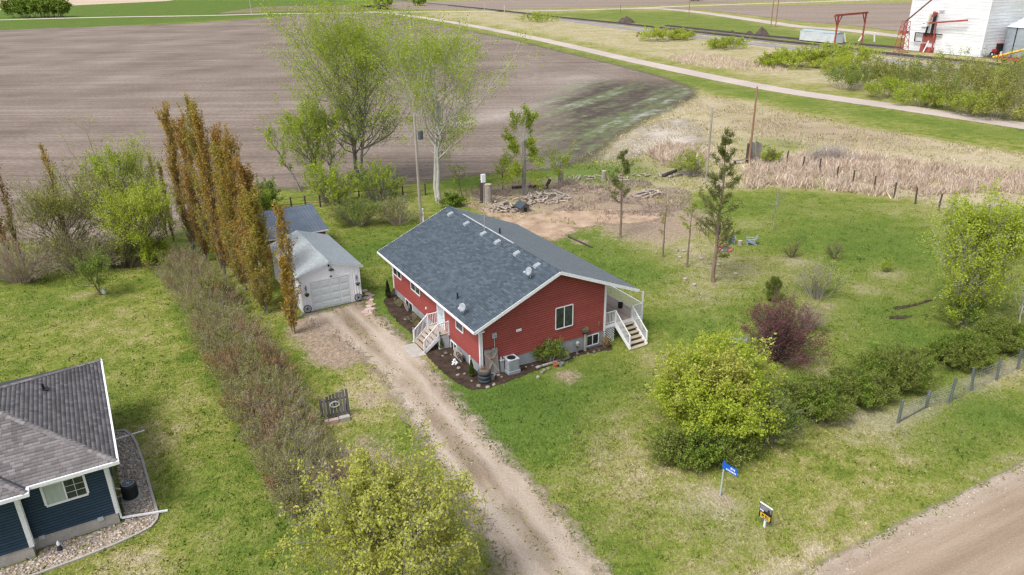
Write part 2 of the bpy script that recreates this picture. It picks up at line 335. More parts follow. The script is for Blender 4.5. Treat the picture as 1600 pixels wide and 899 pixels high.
def ground_attrs(x, y):
    dry = np.full(x.shape, .37); lush = np.zeros(x.shape); soil = np.zeros(x.shape)
    far = np.clip((y-110)/60, 0, 1)*np.clip((x+60)/20, 0, 1); dry = dry+far*.22
    def put(poly, soft, v):
        nonlocal dry
        k = np.clip(sdist(x, y, poly)/soft+.5, 0, 1); dry = dry*(1-k)+v*k
    put(P_PRAIRIE, 3., .92); put(P_RAILS, 5., .84); put(P_GREEN, 4., .40); put(P_FARL, 6., .12)
    k = np.clip(sdist(x, y, P_GREEN)/6+.5, 0, 1); lush = np.maximum(lush, k*.55)
    k = np.clip(sdist(x, y, P_FARL)/6+.5, 0, 1); lush = np.maximum(lush, k*.6)
    d, _ = pldist(x, y, L_CREST); k = np.exp(-(d/4.0)**2); dry = dry*(1-k)+.3*k; lush = np.maximum(lush, .55*k)
    d, _ = pldist(x, y, L_ROAD); k = np.exp(-((d-6)/4.0)**2); dry = dry*(1-.7*k)+.4*.7*k
    for q in L_ARC:
        d, _ = pldist(x, y, q); dry = dry+.2*np.exp(-(d/.35)**2)
    d, _ = pldist(x, y, L_FENCE); dry = dry+.42*np.exp(-(d/.9)**2)
    d, _ = pldist(x, y, L_VERGE); dry = dry+.22*np.exp(-(d/.6)**2)
    d, _ = pldist(x, y, L_HEDGE); dry = dry-.22*np.exp(-(d/.8)**2)
    for a, c, r, v in BLOBS:
        g = v*np.exp(-((x-c[0])**2+(y-c[1])**2)/(2*r*r))
        if a == 'dry': dry = dry+g
        elif a == 'lush': lush = lush+g; dry = dry-.3*g
        else: soil = soil+g
    return dict(dry=np.clip(dry, 0, 1), lush=np.clip(lush, 0, 1), soil=np.clip(soil, 0, 1))
def grid_faces(nx, ny):
    i, j = np.meshgrid(np.arange(nx-1), np.arange(ny-1)); a = (j*nx+i).ravel(); return np.stack([a, a+1, a+nx+1, a+nx], 1)
xs = np.concatenate([-np.geomspace(5000, 72, 26), np.arange(-70, 90, .5), np.geomspace(91, 5000, 40)])
ys = np.concatenate([[-800, -200, -60, -20, 0, 8, 14], np.arange(18, 120, .5), np.geomspace(121, 7000, 60)])
X, Y = np.meshgrid(xs, ys); Z = terr(X, Y)
struct(link('ground', np_mesh('ground', np.stack([X.ravel(), Y.ravel(), Z.ravel()], 1), grid_faces(len(xs), len(ys)), [ground_mat()], True, ground_attrs(X, Y))))

def sheet(name, sdf, pts, cell, z, material, pad=1.2, extra=None):
    """one level covering of the ground: keeps the cells within 'pad' of its edge, stores metres-inside as m"""
    lo = pts.min(0)-pad-1; hi = pts.max(0)+pad+1
    xs = np.arange(lo[0], hi[0]+cell, cell); ys = np.arange(lo[1], hi[1]+cell, cell); X, Y = np.meshgrid(xs, ys)
    m = sdf(X, Y); Fq = grid_faces(len(xs), len(ys)); mm = m.ravel(); Fq = Fq[(mm[Fq] > -pad).any(1)]
    V = np.stack([X.ravel(), Y.ravel(), (terr(X, Y)+z).ravel()], 1); used = np.unique(Fq); idx = np.full(len(V), -1); idx[used] = np.arange(len(used))
    at = dict(m=mm[used])
    if extra:
        for k, v in extra(X, Y).items(): at[k] = v.ravel()[used]
    return struct(link(name, np_mesh(name, V[used], idx[Fq], [material], True, at)))
def poly_sheet(name, px, cell, z, material, pad=1.2, world=False, **kw):
    P = np.asarray(px) if world else Gs(px); return sheet(name, lambda x, y: sdist(x, y, P), P, cell, z, material, pad, **kw)
def road_sheet(name, px, width, cell, z, material, pad=1., world=False):
    L = smooth(Gs(px)); 
    return sheet(name, lambda x, y: width/2-pldist(x, y, L)[0], L, cell, z, material, pad+width/2 if False else pad, lambda x, y: dict(u=pldist(x, y, L)[1]))

# tilled field behind the yard
P_FIELD = Gs([(-900, 420), (-300, 352), (0, 372), (130, 385), (260, 372), (310, 330), (420, 297), (640, 286), (760, 272), (860, 264), (925, 250), (960, 217), (1000, 192), (1060, 166), (1085, 151), (1083, 138), (1040, 122), (960, 101), (880, 82), (800, 62), (720, 46), (650, 33), (600, 24),
              (560, 20), (470, 22), (420, 28), (300, 37), (180, 41), (0, 47), (-300, 62), (-900, 110)])
P_WET = Gs([(860, 250), (880, 190), (870, 160), (930, 130), (1010, 130), (1090, 140), (1085, 152), (1000, 195), (940, 240), (920, 255)])
P_LIGHT = smooth(Gs([(735, 190), (800, 178), (860, 163), (900, 140), (910, 122)]))
def field_attr(x, y):
    k = np.clip(sdist(x, y, P_WET)/24+.55, 0, 1)
    d, _ = pldist(x, y, P_LIGHT); edge = sdist(x, y, P_FIELD)
    c = G(815, 118)[:2]
    return dict(wet=k, pale=np.exp(-(d/5.)**2), head=np.clip((edge-2)/30, 0, 1), edge=edge, rings=np.hypot((x-c[0])*1., (y-c[1])*.45))
def field_extra(b, pos, c):
    e = b.attr('edge'); h = b.attr('head')
    row = b.math('ADD', b.math('MULTIPLY', e, b.math('SUBTRACT', 1., h)), 0.)
    # drill rows run along the field, and round the headland
    cx = b.n('CombineXYZ'); b.l(e, cx.inputs[0]); hl = b.noise(b.mapv(cx.outputs[0], (1, 1, 1)), .9, 4, .7)
    lg = b.noise(b.mapv(pos, (.008, .30, 1), (0, 0, .05)), 1., 6, .8); lg2 = b.noise(b.mapv(pos, (.006, .85, 1), (0, 0, .05)), 1., 4, .85)
    st = b.math('ADD', b.math('MULTIPLY', b.math('ADD', lg, lg2), .5), b.math('MULTIPLY', b.math('SUBTRACT', hl, .5), b.math('MULTIPLY_ADD', h, -.5, .5)))
    c = b.mix(1., c, b.ramp(st, [(.37, (.68, .67, .66)), (.5, (1., 1., 1.)), (.63, (1.26, 1.255, 1.25))]), 'MULTIPLY')
    w = b.noise(pos, .16, 4, .65); c = b.mix(b.math('MULTIPLY', b.attr('pale'), b.math('MULTIPLY_ADD', w, 1.7, -.4, True)), c, (.40, .355, .31))
    s = b.n('Math', operation='SINE'); b.l(b.math('MULTIPLY', b.attr('rings'), 2.1), s.inputs[0])
    rk = b.math('MULTIPLY', b.math('MULTIPLY_ADD', b.attr('rings'), -.09, 1., True), b.math('MULTIPLY_ADD', s.outputs[0], .5, .5)); c = b.mix(b.math('MULTIPLY', b.math('MULTIPLY', rk, .34), b.math('MULTIPLY_ADD', b.noise(pos, .06, 3), 3., -1., True)), c, (.43, .38, .33))
    w2 = b.noise(b.mapv(pos, (.16, 1, 1), (0, 0, -1.0)), .14, 6, .72)
    wc = b.ramp(b.math('ADD', b.math('MULTIPLY', w2, .72), b.math('MULTIPLY', b.noise(pos, .5, 4), .3)), [(.34, (.050, .040, .032)), (.46, (.085, .070, .056)), (.51, (.115, .105, .075)), (.55, (.12, .15, .062)), (.61, (.23, .225, .195)), (.68, (.39, .375, .345))])
    c = b.mix(b.math('MULTIPLY_ADD', b.math('ADD', b.attr('wet'), b.math('MULTIPLY', w, .5)), 2.2, -1.05, True), c, wc)
    return c
field_m = sheet_mat('tilled_soil', [(.3, (.155, .120, .097)), (.5, (.208, .166, .137)), (.7, (.262, .214, .180))], .045, amp=2.2, soft=2.6, escale=.5, fine=1.5, extra=field_extra, finev=(.68, 1.32))
poly_sheet('tilled_field', None, 1.6, .02, field_m, 2.5, True, extra=field_attr) if False else sheet('tilled_field', lambda x, y: sdist(x, y, P_FIELD), P_FIELD, 1.6, .02, field_m, 4., field_attr)

# gravel surfaces
def track_extra(w0, col, amt):
    def ex(b, pos, c):
        u = b.math('ABSOLUTE', b.attr('u')); k = b.math('SUBTRACT', 1., b.math('MULTIPLY', b.math('ABSOLUTE', b.math('SUBTRACT', u, w0)), 1.6), clamp=True)
        return b.mix(b.math('MULTIPLY', k, amt), c, col)
    return ex
gravel = sheet_mat('pale_gravel', [(.3, (.40, .34, .295)), (.6, (.50, .43, .38)), (.75, (.56, .49, .44))], .06, amp=.5, soft=.5, escale=.5, fine=4.)
road_sheet('gravel_road', [(1900, 240), (1750, 218), (1600, 197), (1400, 167), (1200, 137.5), (1000, 97), (850, 63), (740, 41), (680, 31), (632, 24), (580, 18)], 5.6, 1.1, .03, gravel)
road_sheet('highway', [(-900, 62), (-300, 42), (0, 31.5), (180, 27), (330, 24.5), (420, 22), (560, 20.5), (600, 19.5), (720, 18.5), (860, 17), (1000, 13), (1080, 9.5), (1250, 4), (1500, -4), (1900, -14)], 8.5, 2.2, .05, gravel)
road_sheet('farm_lane', [(1000, 13.5), (1040, 14.5), (1100, 20.5), (1180, 32), (1250, 42), (1320, 47), (1416, 58), (1520, 66), (1800, 90)], 8., 2., .04, gravel)
far_till = sheet_mat('far_tilled_soil', [(.3, (.215, .165, .13)), (.6, (.275, .22, .178)), (.8, (.335, .275, .225))], .05, (.15, 1, 1), .1, amp=2., soft=2., escale=.1, fine=.6)
poly_sheet('far_field', [(1035, 13.5), (1100, 11), (1260, 8), (1435, 4), (1700, 0), (1750, 55), (1600, 56), (1420, 51), (1320, 39), (1250, 34), (1180, 25), (1100, 15.5)], 3., .03, far_till, 3.)
poly_sheet('fallow_field', [(600, 15.5), (560, 9), (640, 3), (900, -2), (1300, -8), (1450, -4), (1250, 1), (1080, 6), (1000, 9.5), (860, 13.5), (720, 14.5)], 5., .03, far_till, 4.)
poly_sheet('stubble_patch', [(335, 21.5), (400, 11), (480, 8), (600, 8.5), (610, 15.5), (500, 17)], 4., .03, sheet_mat('brown_stubble', [(.3, (.13, .135, .055)), (.6, (.21, .18, .10)), (.8, (.15, .16, .05))], .08, (.2, 1, 1), amp=3., soft=3., escale=.08, fine=.5), 4.)
poly_sheet('distant_field', [(-900, 33), (0, 16.5), (60, 12), (130, 8), (260, 2), (300, -4), (-100, -6), (-900, 0)], 8., .03, sheet_mat('straw_field', [(.3, (.42, .33, .24)), (.7, (.52, .42, .32))], .02, (.15, 1, 1), amp=3., soft=3., escale=.05, fine=.4), 5.)
ballast = sheet_mat('rail_ballast', [(.3, (.155, .14, .135)), (.6, (.23, .21, .205)), (.8, (.32, .30, .30))], .2, amp=.8, soft=.8, escale=.3, fine=3.)
RAIL1 = [(2000, 158), (1800, 131), (1600, 107), (1395, 86), (1311, 75.5), (1200, 63.5), (1080, 50), (960, 36.5), (860, 26.5), (784, 17.5), (660, 5), (560, -5)]
RAIL2 = [(2000, 132), (1800, 113), (1600, 96), (1547, 90), (1416, 77), (1311, 68), (1180, 56), (1110, 48.5), (1040, 41)]
road_sheet('rail_bed', RAIL1, 7.5, 1.6, .05, ballast, 1.5); road_sheet('siding_bed', RAIL2, 5., 1.6, .06, ballast, 1.5)
bank = sheet_mat('grey_cinder_bank', [(.3, (.22, .205, .21)), (.6, (.30, .28, .285)), (.8, (.36, .33, .33))], .2, amp=1.2, soft=1., escale=.25, fine=3.)
road_sheet('cinder_bank', [(2000, 176), (1800, 149), (1600, 122), (1395, 97), (1311, 84), (1200, 71), (1080, 57), (960, 42), (880, 31)], 6., 1.6, .035, bank, 2.)

# driveway, farm road, beds
drive_m = sheet_mat('driveway_gravel', [(.30, (.185, .14, .098)), (.42, (.29, .225, .165)), (.52, (.385, .31, .24)), (.70, (.49, .41, .335))], .42, (.3, 1, 1), 1.08, amp=1.5, soft=.9, escale=1.1, fine=11., finev=(.7, 1.25), bump=.5,
                    extra=lambda b, pos, c: b.mix(b.math('MULTIPLY', b.math('MULTIPLY_ADD', b.math('ABSOLUTE', b.attr('u')), -2.2, 1., True), b.math('MULTIPLY_ADD', b.noise(pos, .55, 5), 2.6, -1.05, True)), b.mix(b.math('MULTIPLY', b.math('MULTIPLY_ADD', b.math('ABSOLUTE', b.math('SUBTRACT', b.math('ABSOLUTE', b.attr('u')), .85)), -2.0, 1., True), .55), c, (.50, .43, .355)), (.24, .205, .135)))
P_DRIVE = [(474, 494), (567, 471), (590, 492), (628, 526), (668, 572), (720, 632), (790, 710), (850, 773), (905, 836), (955, 910), (1010, 1000), (1100, 1150), (700, 1150), (765, 1000), (785, 899), (755, 838), (712, 768), (668, 700), (630, 640), (595, 590), (555, 548), (505, 520)]
L_DRIVE = smooth(Gs([(520, 478), (575, 530), (630, 590), (690, 665), (755, 745), (820, 830), (875, 900), (960, 1010), (1050, 1130)]))
poly_sheet('driveway', P_DRIVE, .25, .012, drive_m, 1.6, extra=lambda x, y: dict(u=pldist(x, y, L_DRIVE)[1]))
road_m = sheet_mat('farm_road_gravel', [(.3, (.225, .160, .107)), (.48, (.305, .232, .168)), (.66, (.40, .325, .25))], .55, (.07, 1, 1), -.455, amp=.35, soft=.35, escale=1.2, fine=10., finev=(.78, 1.2), bump=.5,
                   extra=lambda b, pos, c: b.mix(b.math('MULTIPLY', b.math('MULTIPLY_ADD', b.attr('m'), -.9, 1.05, True), b.math('MULTIPLY_ADD', b.noise(pos, .8, 4), 1.6, -.35, True)), c, (.46, .40, .325)))
P_FROAD = [(1900, 595), (1750, 652), (1600, 722), (1480, 782), (1350, 847), (1225, 908), (1050, 1010), (800, 1200), (1500, 1400), (2400, 900), (2300, 640)]
poly_sheet('farm_road', P_FROAD, .3, .016, road_m, 1.2)
mulch_m = sheet_mat('dark_mulch', [(.3, (.035, .024, .018)), (.55, (.065, .045, .034)), (.75, (.11, .08, .06))], 2., amp=.25, soft=.12, escale=2.5, fine=22., finev=(.55, 1.5), bump=.9)
poly_sheet('mulch_bed', [(604, 466), (599, 470), (608, 487), (622, 504), (640, 518), (656, 532), (652, 540), (668, 557), (688, 578), (702, 590), (718, 601), (738, 610), (758, 608), (790, 598), (822, 586), (852, 574), (880, 566), (905, 556), (935, 550), (957, 547), (952, 536), (930, 528), (760, 560), (700, 510), (620, 445)], .15, .014, mulch_m, .6)
chip_m = sheet_mat('wood_chips', [(.3, (.29, .20, .135)), (.5, (.42, .305, .215)), (.7, (.52, .40, .30))], .6, amp=2.0, soft=1.0, escale=.6, fine=9., finev=(.6, 1.3), bump=.8)
poly_sheet('wood_chip_ground', [(722, 318), (745, 322), (790, 330), (840, 333), (880, 330), (930, 328), (985, 330), (1030, 330), (1035, 345), (985, 350), (930, 352), (893, 362), (868, 376), (835, 372), (800, 355), (760, 335)], .3, .012, chip_m, 2.5)
sand_m = sheet_mat('pale_sand', [(.3, (.34, .29, .235)), (.5, (.44, .39, .325)), (.7, (.52, .47, .40))], .25, amp=4., soft=5., escale=.22, fine=3.)
poly_sheet('bare_sand', [(960, 248), (985, 222), (1010, 200), (1040, 190), (1070, 188), (1085, 205), (1105, 217), (1080, 226), (1040, 228), (1005, 238)], .8, .013, sand_m, 5.)
poly_sheet('dug_trench', [(1392, 481), (1430, 475), (1456, 467), (1457, 470), (1432, 478), (1412, 483), (1398, 484)], .15, .014, mulch_m, .5)
poly_sheet('bare_soil_strip', [(1387, 495), (1408, 493), (1428, 494), (1412, 499), (1392, 499)], .15, .014, mulch_m, .5)

# grass blades over the near lawns
P_LAWN = Gs([(-140, 1000), (-140, 455), (0, 440), (130, 425), (260, 415), (420, 330), (640, 330), (730, 330), (830, 380), (1000, 370), (1100, 320), (1200, 300), (1330, 308), (1420, 318), (1500, 335), (1700, 360), (1750, 640), (1600, 716), (1220, 902), (1100, 980), (1000, 1000)])
def inside(poly, n, keep=None):
    lo, hi = poly.min(0), poly.max(0); p = lo+rng.random((n, 2))*(hi-lo); p = p[sdist(p[:, 0], p[:, 1], poly) > 0]; return p
HOUSE_FP = np.array([HB+HU*a+HV*b for a, b in ((-1.3, -1.2), (12.8, -1.2), (12.8, 17), (-1.3, 17))])
def blades(P, h, w, lean=.6):
    n = len(P); a = rng.random(n)*2*pi; L = h*(.5+rng.random(n)); W = w*(.6+.8*rng.random(n)); la = rng.random(n)*2*pi; ln = L*lean*rng.random(n)
    z = terr(P[:, 0], P[:, 1]); b0 = np.stack([P[:, 0]-np.cos(a)*W, P[:, 1]-np.sin(a)*W, z], 1); b1 = np.stack([P[:, 0]+np.cos(a)*W, P[:, 1]+np.sin(a)*W, z], 1)
    t = np.stack([P[:, 0]+np.cos(la)*ln, P[:, 1]+np.sin(la)*ln, z+L], 1); return np.stack([b0, b1, t], 1).reshape(-1, 3), np.arange(3*n).reshape(n, 3)
gp = inside(P_LAWN, 560000)
for P_ in (HOUSE_FP, Gs(P_DRIVE)): gp = gp[sdist(gp[:, 0], gp[:, 1], P_) < -.2]
gp = gp[vnoise(gp[:, 0], gp[:, 1], .5, 3)*.6+vnoise(gp[:, 0], gp[:, 1], 2.2, 4)*.5 > .36]; ga = ground_attrs(gp[:, 0], gp[:, 1]); gp = gp[rng.random(len(gp)) > ga['soil']*1.6]
dcam = np.hypot(gp[:, 0], gp[:, 1]); gp = gp[rng.random(len(gp)) < np.clip(45/dcam, 0, 1)**1.5]
V, Fq = blades(gp, .065, .03, 1.6); at = ground_attrs(V[:, 0], V[:, 1]); at['dry'] = np.clip(at['dry']+.06, 0, 1)
o = link('lawn_grass', np_mesh('lawn_grass', V, Fq, [blade_mat('grass_blades')], False, at)); o['kind'] = 'stuff'

# dead cattails and reeds
P_REED = [Gs([(1160, 262), (1200, 250), (1235, 246), (1300, 236), (1370, 246), (1450, 258), (1600, 275), (1750, 300), (1700, 318), (1560, 300), (1480, 305), (1400, 312), (1320, 300), (1240, 294), (1165, 296)]),
          Gs([(1010, 240), (1040, 228), (1085, 232), (1110, 245), (1090, 262), (1040, 262)]), Gs([(1040, 90), (1090, 82), (1200, 100), (1235, 112), (1160, 112), (1060, 100)])]
rp = np.vstack([inside(P_REED[0], 52000), inside(P_REED[1], 9000), inside(P_REED[2], 8000)]); rp = rp[vnoise(rp[:, 0], rp[:, 1], 1.5, 8) > .3]
V, Fq = blades(rp, .80, .045, np.where(rng.random(len(rp)) < .4, 2.0, .7))
o = link('dead_cattails', np_mesh('dead_cattails', V, Fq, [blade_mat('cattail_straw', [(.38, .285, .21), (.52, .42, .33), (.62, .52, .43)])])); o['kind'] = 'stuff'
pp = inside(P_PRAIRIE, 70000); pp = pp[vnoise(pp[:, 0], pp[:, 1], 2.5, 6) > .42]; V, Fq = blades(pp, .28, .05, 1.2)
o = link('prairie_grass', np_mesh('prairie_grass', V, Fq, [blade_mat('prairie_straw')], False, ground_attrs(V[:, 0], V[:, 1]))); o['kind'] = 'stuff'
# dead brush and litter by the woodpiles
P_BRUSH = [Gs([(830, 292), (900, 278), (1000, 280), (1050, 290), (1080, 300), (1085, 330), (1045, 340), (960, 336), (880, 330), (815, 322)]), Gs([(735, 300), (790, 296), (800, 306), (745, 316)])]
bp = np.vstack([inside(P_BRUSH[0], 16000), inside(P_BRUSH[1], 3000)]); bp = bp[vnoise(bp[:, 0], bp[:, 1], 2.2, 9) > .45]; V, Fq = blades(bp, .22, .035, 3.)
o = link('brush_litter', np_mesh('brush_litter', V, Fq, [blade_mat('dead_twigs', [(.16, .12, .10), (.30, .24, .20), (.42, .35, .28)])])); o['kind'] = 'stuff'
# weeds creeping into the driveway and along the road edges
wp = inside(Gs(P_DRIVE[:1]+P_DRIVE), 60000); dd = np.abs(sdist(wp[:, 0], wp[:, 1], Gs(P_DRIVE))); cc = np.abs(pldist(wp[:, 0], wp[:, 1], L_DRIVE)[1])
k_ = np.exp(-(dd/.6)**2)*1.2+np.exp(-(cc/.4)**2)*.5; k_ = k_*(vnoise(wp[:, 0], wp[:, 1], .6, 12) > .46)*(vnoise(wp[:, 0], wp[:, 1], 2.1, 13) > .34); wp = wp[rng.random(len(wp)) < k_]
fp_ = inside(Gs(P_FROAD), 260000); dd = sdist(fp_[:, 0], fp_[:, 1], Gs(P_FROAD)); fp_ = fp_[(rng.random(len(fp_)) < np.exp(-(dd/.35)**2))*(vnoise(fp_[:, 0], fp_[:, 1], .5, 14) > .5)*(np.hypot(fp_[:, 0], fp_[:, 1]) < 60)]
V, Fq = blades(np.vstack([wp, fp_]), .09, .045, 1.6)
o = link('driveway_weeds', np_mesh('driveway_weeds', V, Fq, [bpy.data.materials['grass_blades']], False, ground_attrs(V[:, 0], V[:, 1]))); o['kind'] = 'stuff'
# coarser clumps in the turf, leaf litter, loose stones at the road edges
cp = inside(P_LAWN, 260000)
for P_ in (HOUSE_FP, Gs(P_DRIVE)): cp = cp[sdist(cp[:, 0], cp[:, 1], P_) < -.2]
cp = cp[(vnoise(cp[:, 0], cp[:, 1], .38, 21) > .72) & (vnoise(cp[:, 0], cp[:, 1], 3.1, 22) > .35)]; cp = cp[rng.random(len(cp)) < np.clip(45/np.hypot(cp[:, 0], cp[:, 1]), 0, 1)**1.5]; ca_ = ground_attrs(cp[:, 0], cp[:, 1]); cp = cp[rng.random(len(cp)) > ca_['soil']*1.6]
V, Fq = blades(cp, .13, .045, 1.2); at = ground_attrs(V[:, 0], V[:, 1]); at['dry'] = np.clip(at['dry']-.12, 0, 1)
o = link('turf_clumps', np_mesh('turf_clumps', V, Fq, [bpy.data.materials['grass_blades']], False, at)); o['kind'] = 'stuff'
lp = np.vstack([inside(P_LAWN, 3000), inside(Gs([(900, 640), (960, 660), (1030, 780), (1010, 860), (960, 880), (880, 770)]), 1100), inside(Gs([(470, 500), (560, 520), (640, 640), (560, 690), (470, 560)]), 700)]); lp = lp[sdist(lp[:, 0], lp[:, 1], HOUSE_FP) < -.2]; V, Fq = blades(lp, .05, .045, 2.5); V[:, 2] += .03
o = link('leaf_litter', np_mesh('leaf_litter', V, Fq, [blade_mat('dry_leaves', [(.10, .07, .045), (.20, .145, .09), (.36, .29, .20)])])); o['kind'] = 'stuff'
ep = inside(Gs(P_FROAD), 60000); dd = sdist(ep[:, 0], ep[:, 1], Gs(P_FROAD)); ep = ep[(rng.random(len(ep)) < .55*np.exp(-((dd-.5)/.6)**2)+.03) & (np.hypot(ep[:, 0], ep[:, 1]) < 60)]
eq = inside(Gs(P_DRIVE), 30000); dd = sdist(eq[:, 0], eq[:, 1], Gs(P_DRIVE)); eq = eq[rng.random(len(eq)) < .12*np.exp(-((dd-.3)/.5)**2)+.03]; ep = np.vstack([ep, eq])
IV_, IF_ = ico(1); IF_ = np.array(IF_); s_ = .018+.034*rng.random((len(ep), 1))**2; V = IV_[None]*(s_*(.7+.6*rng.random((len(ep), 3))))[:, None]+np.stack([ep[:, 0], ep[:, 1], terr(ep[:, 0], ep[:, 1])+.03], 1)[:, None]
m_ = mat('loose_gravel', [(.22, .18, .14), (.42, .36, .30), (.56, .50, .44)], 2., .9, island=.9, bump=0)
o = link('loose_gravel', np_mesh('loose_gravel', V.reshape(-1, 3), (IF_[None]+(np.arange(len(ep))*len(IV_))[:, None, None]).reshape(-1, 3), [m_])); o['kind'] = 'stuff'

# ------------------------------------------------------------------ shared building materials
white = mat('white_trim', [(.74, .75, .78), (.82, .82, .84)], 2., .45, bump=.03, hv=.05)
whitep = mat('white_vinyl', [(.80, .82, .87), (.86, .87, .90)], 1., .5, bump=.04)
redsid = mat('red_siding', [(.29, .064, .057), (.335, .076, .067), (.375, .089, .078)], .8, .5, island=.35, bump=.05, fine=9., stretch=(1, 1, 1))
concrete = mat('concrete', [(.22, .245, .265), (.30, .325, .345), (.36, .38, .40)], 1.6, .9, bump=.3, dirt=(.20, .20, .20))
slab_m = mat('concrete_slab', [(.36, .33, .30), (.46, .43, .39)], 2.5, .9, bump=.3, dirt=(.28, .24, .2))
slate = mat('slate_shingle', [(.034, .049, .064), (.045, .064, .083), (.056, .078, .099), (.068, .092, .115), (.095, .122, .145)], .5, .6, island=.8, bump=.15, fine=30., spec=.5, sheen=.14)
greysh = mat('pale_grey_shingle', [(.33, .37, .385), (.40, .44, .455), (.46, .50, .52)], .8, .8, sheen=.1, island=.5, bump=.3, fine=30.)
brownsh = mat('brown_shingle', [(.12, .107, .108), (.165, .15, .15), (.215, .197, .195), (.27, .25, .245)], .45, .9, island=.72, bump=.4, fine=26.)
under = mat('roof_underlay', [(.05, .055, .06)], 2., .9)
wood_grey = mat('weathered_wood', [(.14, .125, .12), (.23, .205, .19), (.32, .29, .265)], 3., .85, island=.6, stretch=(1, 1, .12), fine=14.)
wood_deck = mat('deck_wood', [(.32, .26, .20), (.42, .345, .27), (.50, .42, .34)], 2., .8, island=.7, fine=12.)
wood_dark = mat('dark_wood', [(.055, .045, .04), (.10, .08, .068)], 3., .85, fine=12.)
wood_brown = mat('brown_wood', [(.16, .10, .065), (.25, .165, .11)], 3., .85, island=.4, fine=12.)
black = mat('black_metal', [(.018, .019, .021)], 3., .5, bump=.03)
galv = mat('grey_metal', [(.30, .32, .335), (.42, .44, .455)], 2., .45, metal=.25, bump=.03)
acgrey = mat('painted_grey_metal', [(.42, .45, .47), (.52, .55, .57)], 2., .5, bump=.03)
winglass = glass('window_glass'); curtain = mat('pale_curtain', [(.36, .42, .38), (.50, .54, .50)], 2., .8, stretch=(6, 6, .5))
stone_m = mat('field_stone', [(.13, .112, .098), (.22, .19, .165), (.34, .30, .26)], 2., .85, island=.8, fine=10.)
terracotta = mat('terracotta', [(.42, .13, .06)], 3., .8)

def lap_siding(name, m, parent, p0, du, width, z0, top, step=.165, lip=.022, nrm=None, cuts=()):
    """overlapping boards from z0 up to top(u) on a wall that starts at p0 and runs along du; nrm points outward"""
    b = MB(); p0 = Vector(p0); du = Vector(du); nrm = Vector(nrm); zmax = max(top(0), top(width/2), top(width)); n = int((zmax-z0)/step)+1
    us = sorted(set([0, width]+[width*i/2 for i in range(3)]))
    fine = np.linspace(0, width, 241)
    tops = np.array([top(x) for x in fine])
    for k in range(n):
        za, zb = z0+k*step, z0+(k+1)*step
        ok = fine[tops >= za+.004]
        if len(ok) < 2: continue
        segs = [(ok[0], ok[-1])]
        for (c0, c1, cz0, cz1) in cuts:
            if za+.5*step > cz0 and za+.5*step < cz1:
                ns = []
                for a, e in segs:
                    if c1 <= a or c0 >= e: ns.append((a, e)); continue
                    if c0 > a: ns.append((a, c0))
                    if c1 < e: ns.append((c1, e))
                segs = ns
        for a, e in segs:
            ok2 = fine[(tops >= zb) & (fine >= a) & (fine <= e)]
            a2, e2 = (max(a, ok2[0]), min(e, ok2[-1])) if len(ok2) > 1 else ((a+e)/2-.01, (a+e)/2+.01)
            if abs(a2-a) < .06: a2 = a
            if abs(e2-e) < .06: e2 = e
            P = lambda u, z, o: tuple(p0+du*u+nrm*o+Vector((0, 0, z)))
            z_ = za+.036 if k else za      # strip of darkened wall under every board, painted as the lap's shadow line
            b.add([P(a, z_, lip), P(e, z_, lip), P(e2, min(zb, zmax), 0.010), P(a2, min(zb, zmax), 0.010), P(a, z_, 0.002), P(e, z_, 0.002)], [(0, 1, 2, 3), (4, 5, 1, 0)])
    o = b.build(name, m, parent); o['kind'] = 'stuff'; return o
def window(parent, p0, du, nrm, w, h, split=1, m=None, fw=.07, name='window', sill=True, dep=.05, muntin=False, curtain_panes=()):
    """white framed window with panes: p0 its lower left corner on the wall face"""
    p0, du, nrm = Vector(p0), Vector(du), Vector(nrm); b = MB(); up = Vector((0, 0, 1))
    P = lambda u, z, o: p0+du*u+up*z+nrm*o
    def bar(u0, z0, u1, z1, t, o=dep): b.bar(P(u0, z0, o/2), P(u1, z1, o/2), t, o, 0, nrm)
    bar(-fw/2, -fw/2, w+fw/2, -fw/2, fw); bar(-fw/2, h+fw/2, w+fw/2, h+fw/2, fw); bar(-fw/2, 0, -fw/2, h, fw, dep-.004); bar(w+fw/2, 0, w+fw/2, h, fw, dep-.004)
    for i in range(1, split): bar(w*i/split, 0, w*i/split, h, .06, dep-.008)
    f = b.build(name, m or white, parent)
    for i in range(split):
        a, e = w*i/split+(.03 if i else 0), w*(i+1)/split-(.03 if i < split-1 else 0); g = MB()
        g.poly([P(a, 0, .012), P(e, 0, .012), P(e, h, .012), P(a, h, .012)])
        g.build('pane', curtain if i in curtain_panes else winglass, f)
        if muntin and i == split-1:
            q = MB()
            for k in (1, 2): q.bar(P(a, h*k/3, .022), P(e, h*k/3, .022), .018, .012, 0, nrm)
            for k in (1,): q.bar(P(a+(e-a)/2, 0, .023), P(a+(e-a)/2, h, .023), .018, .012, 0, nrm)
            q.build('muntin', white, f)
    return f
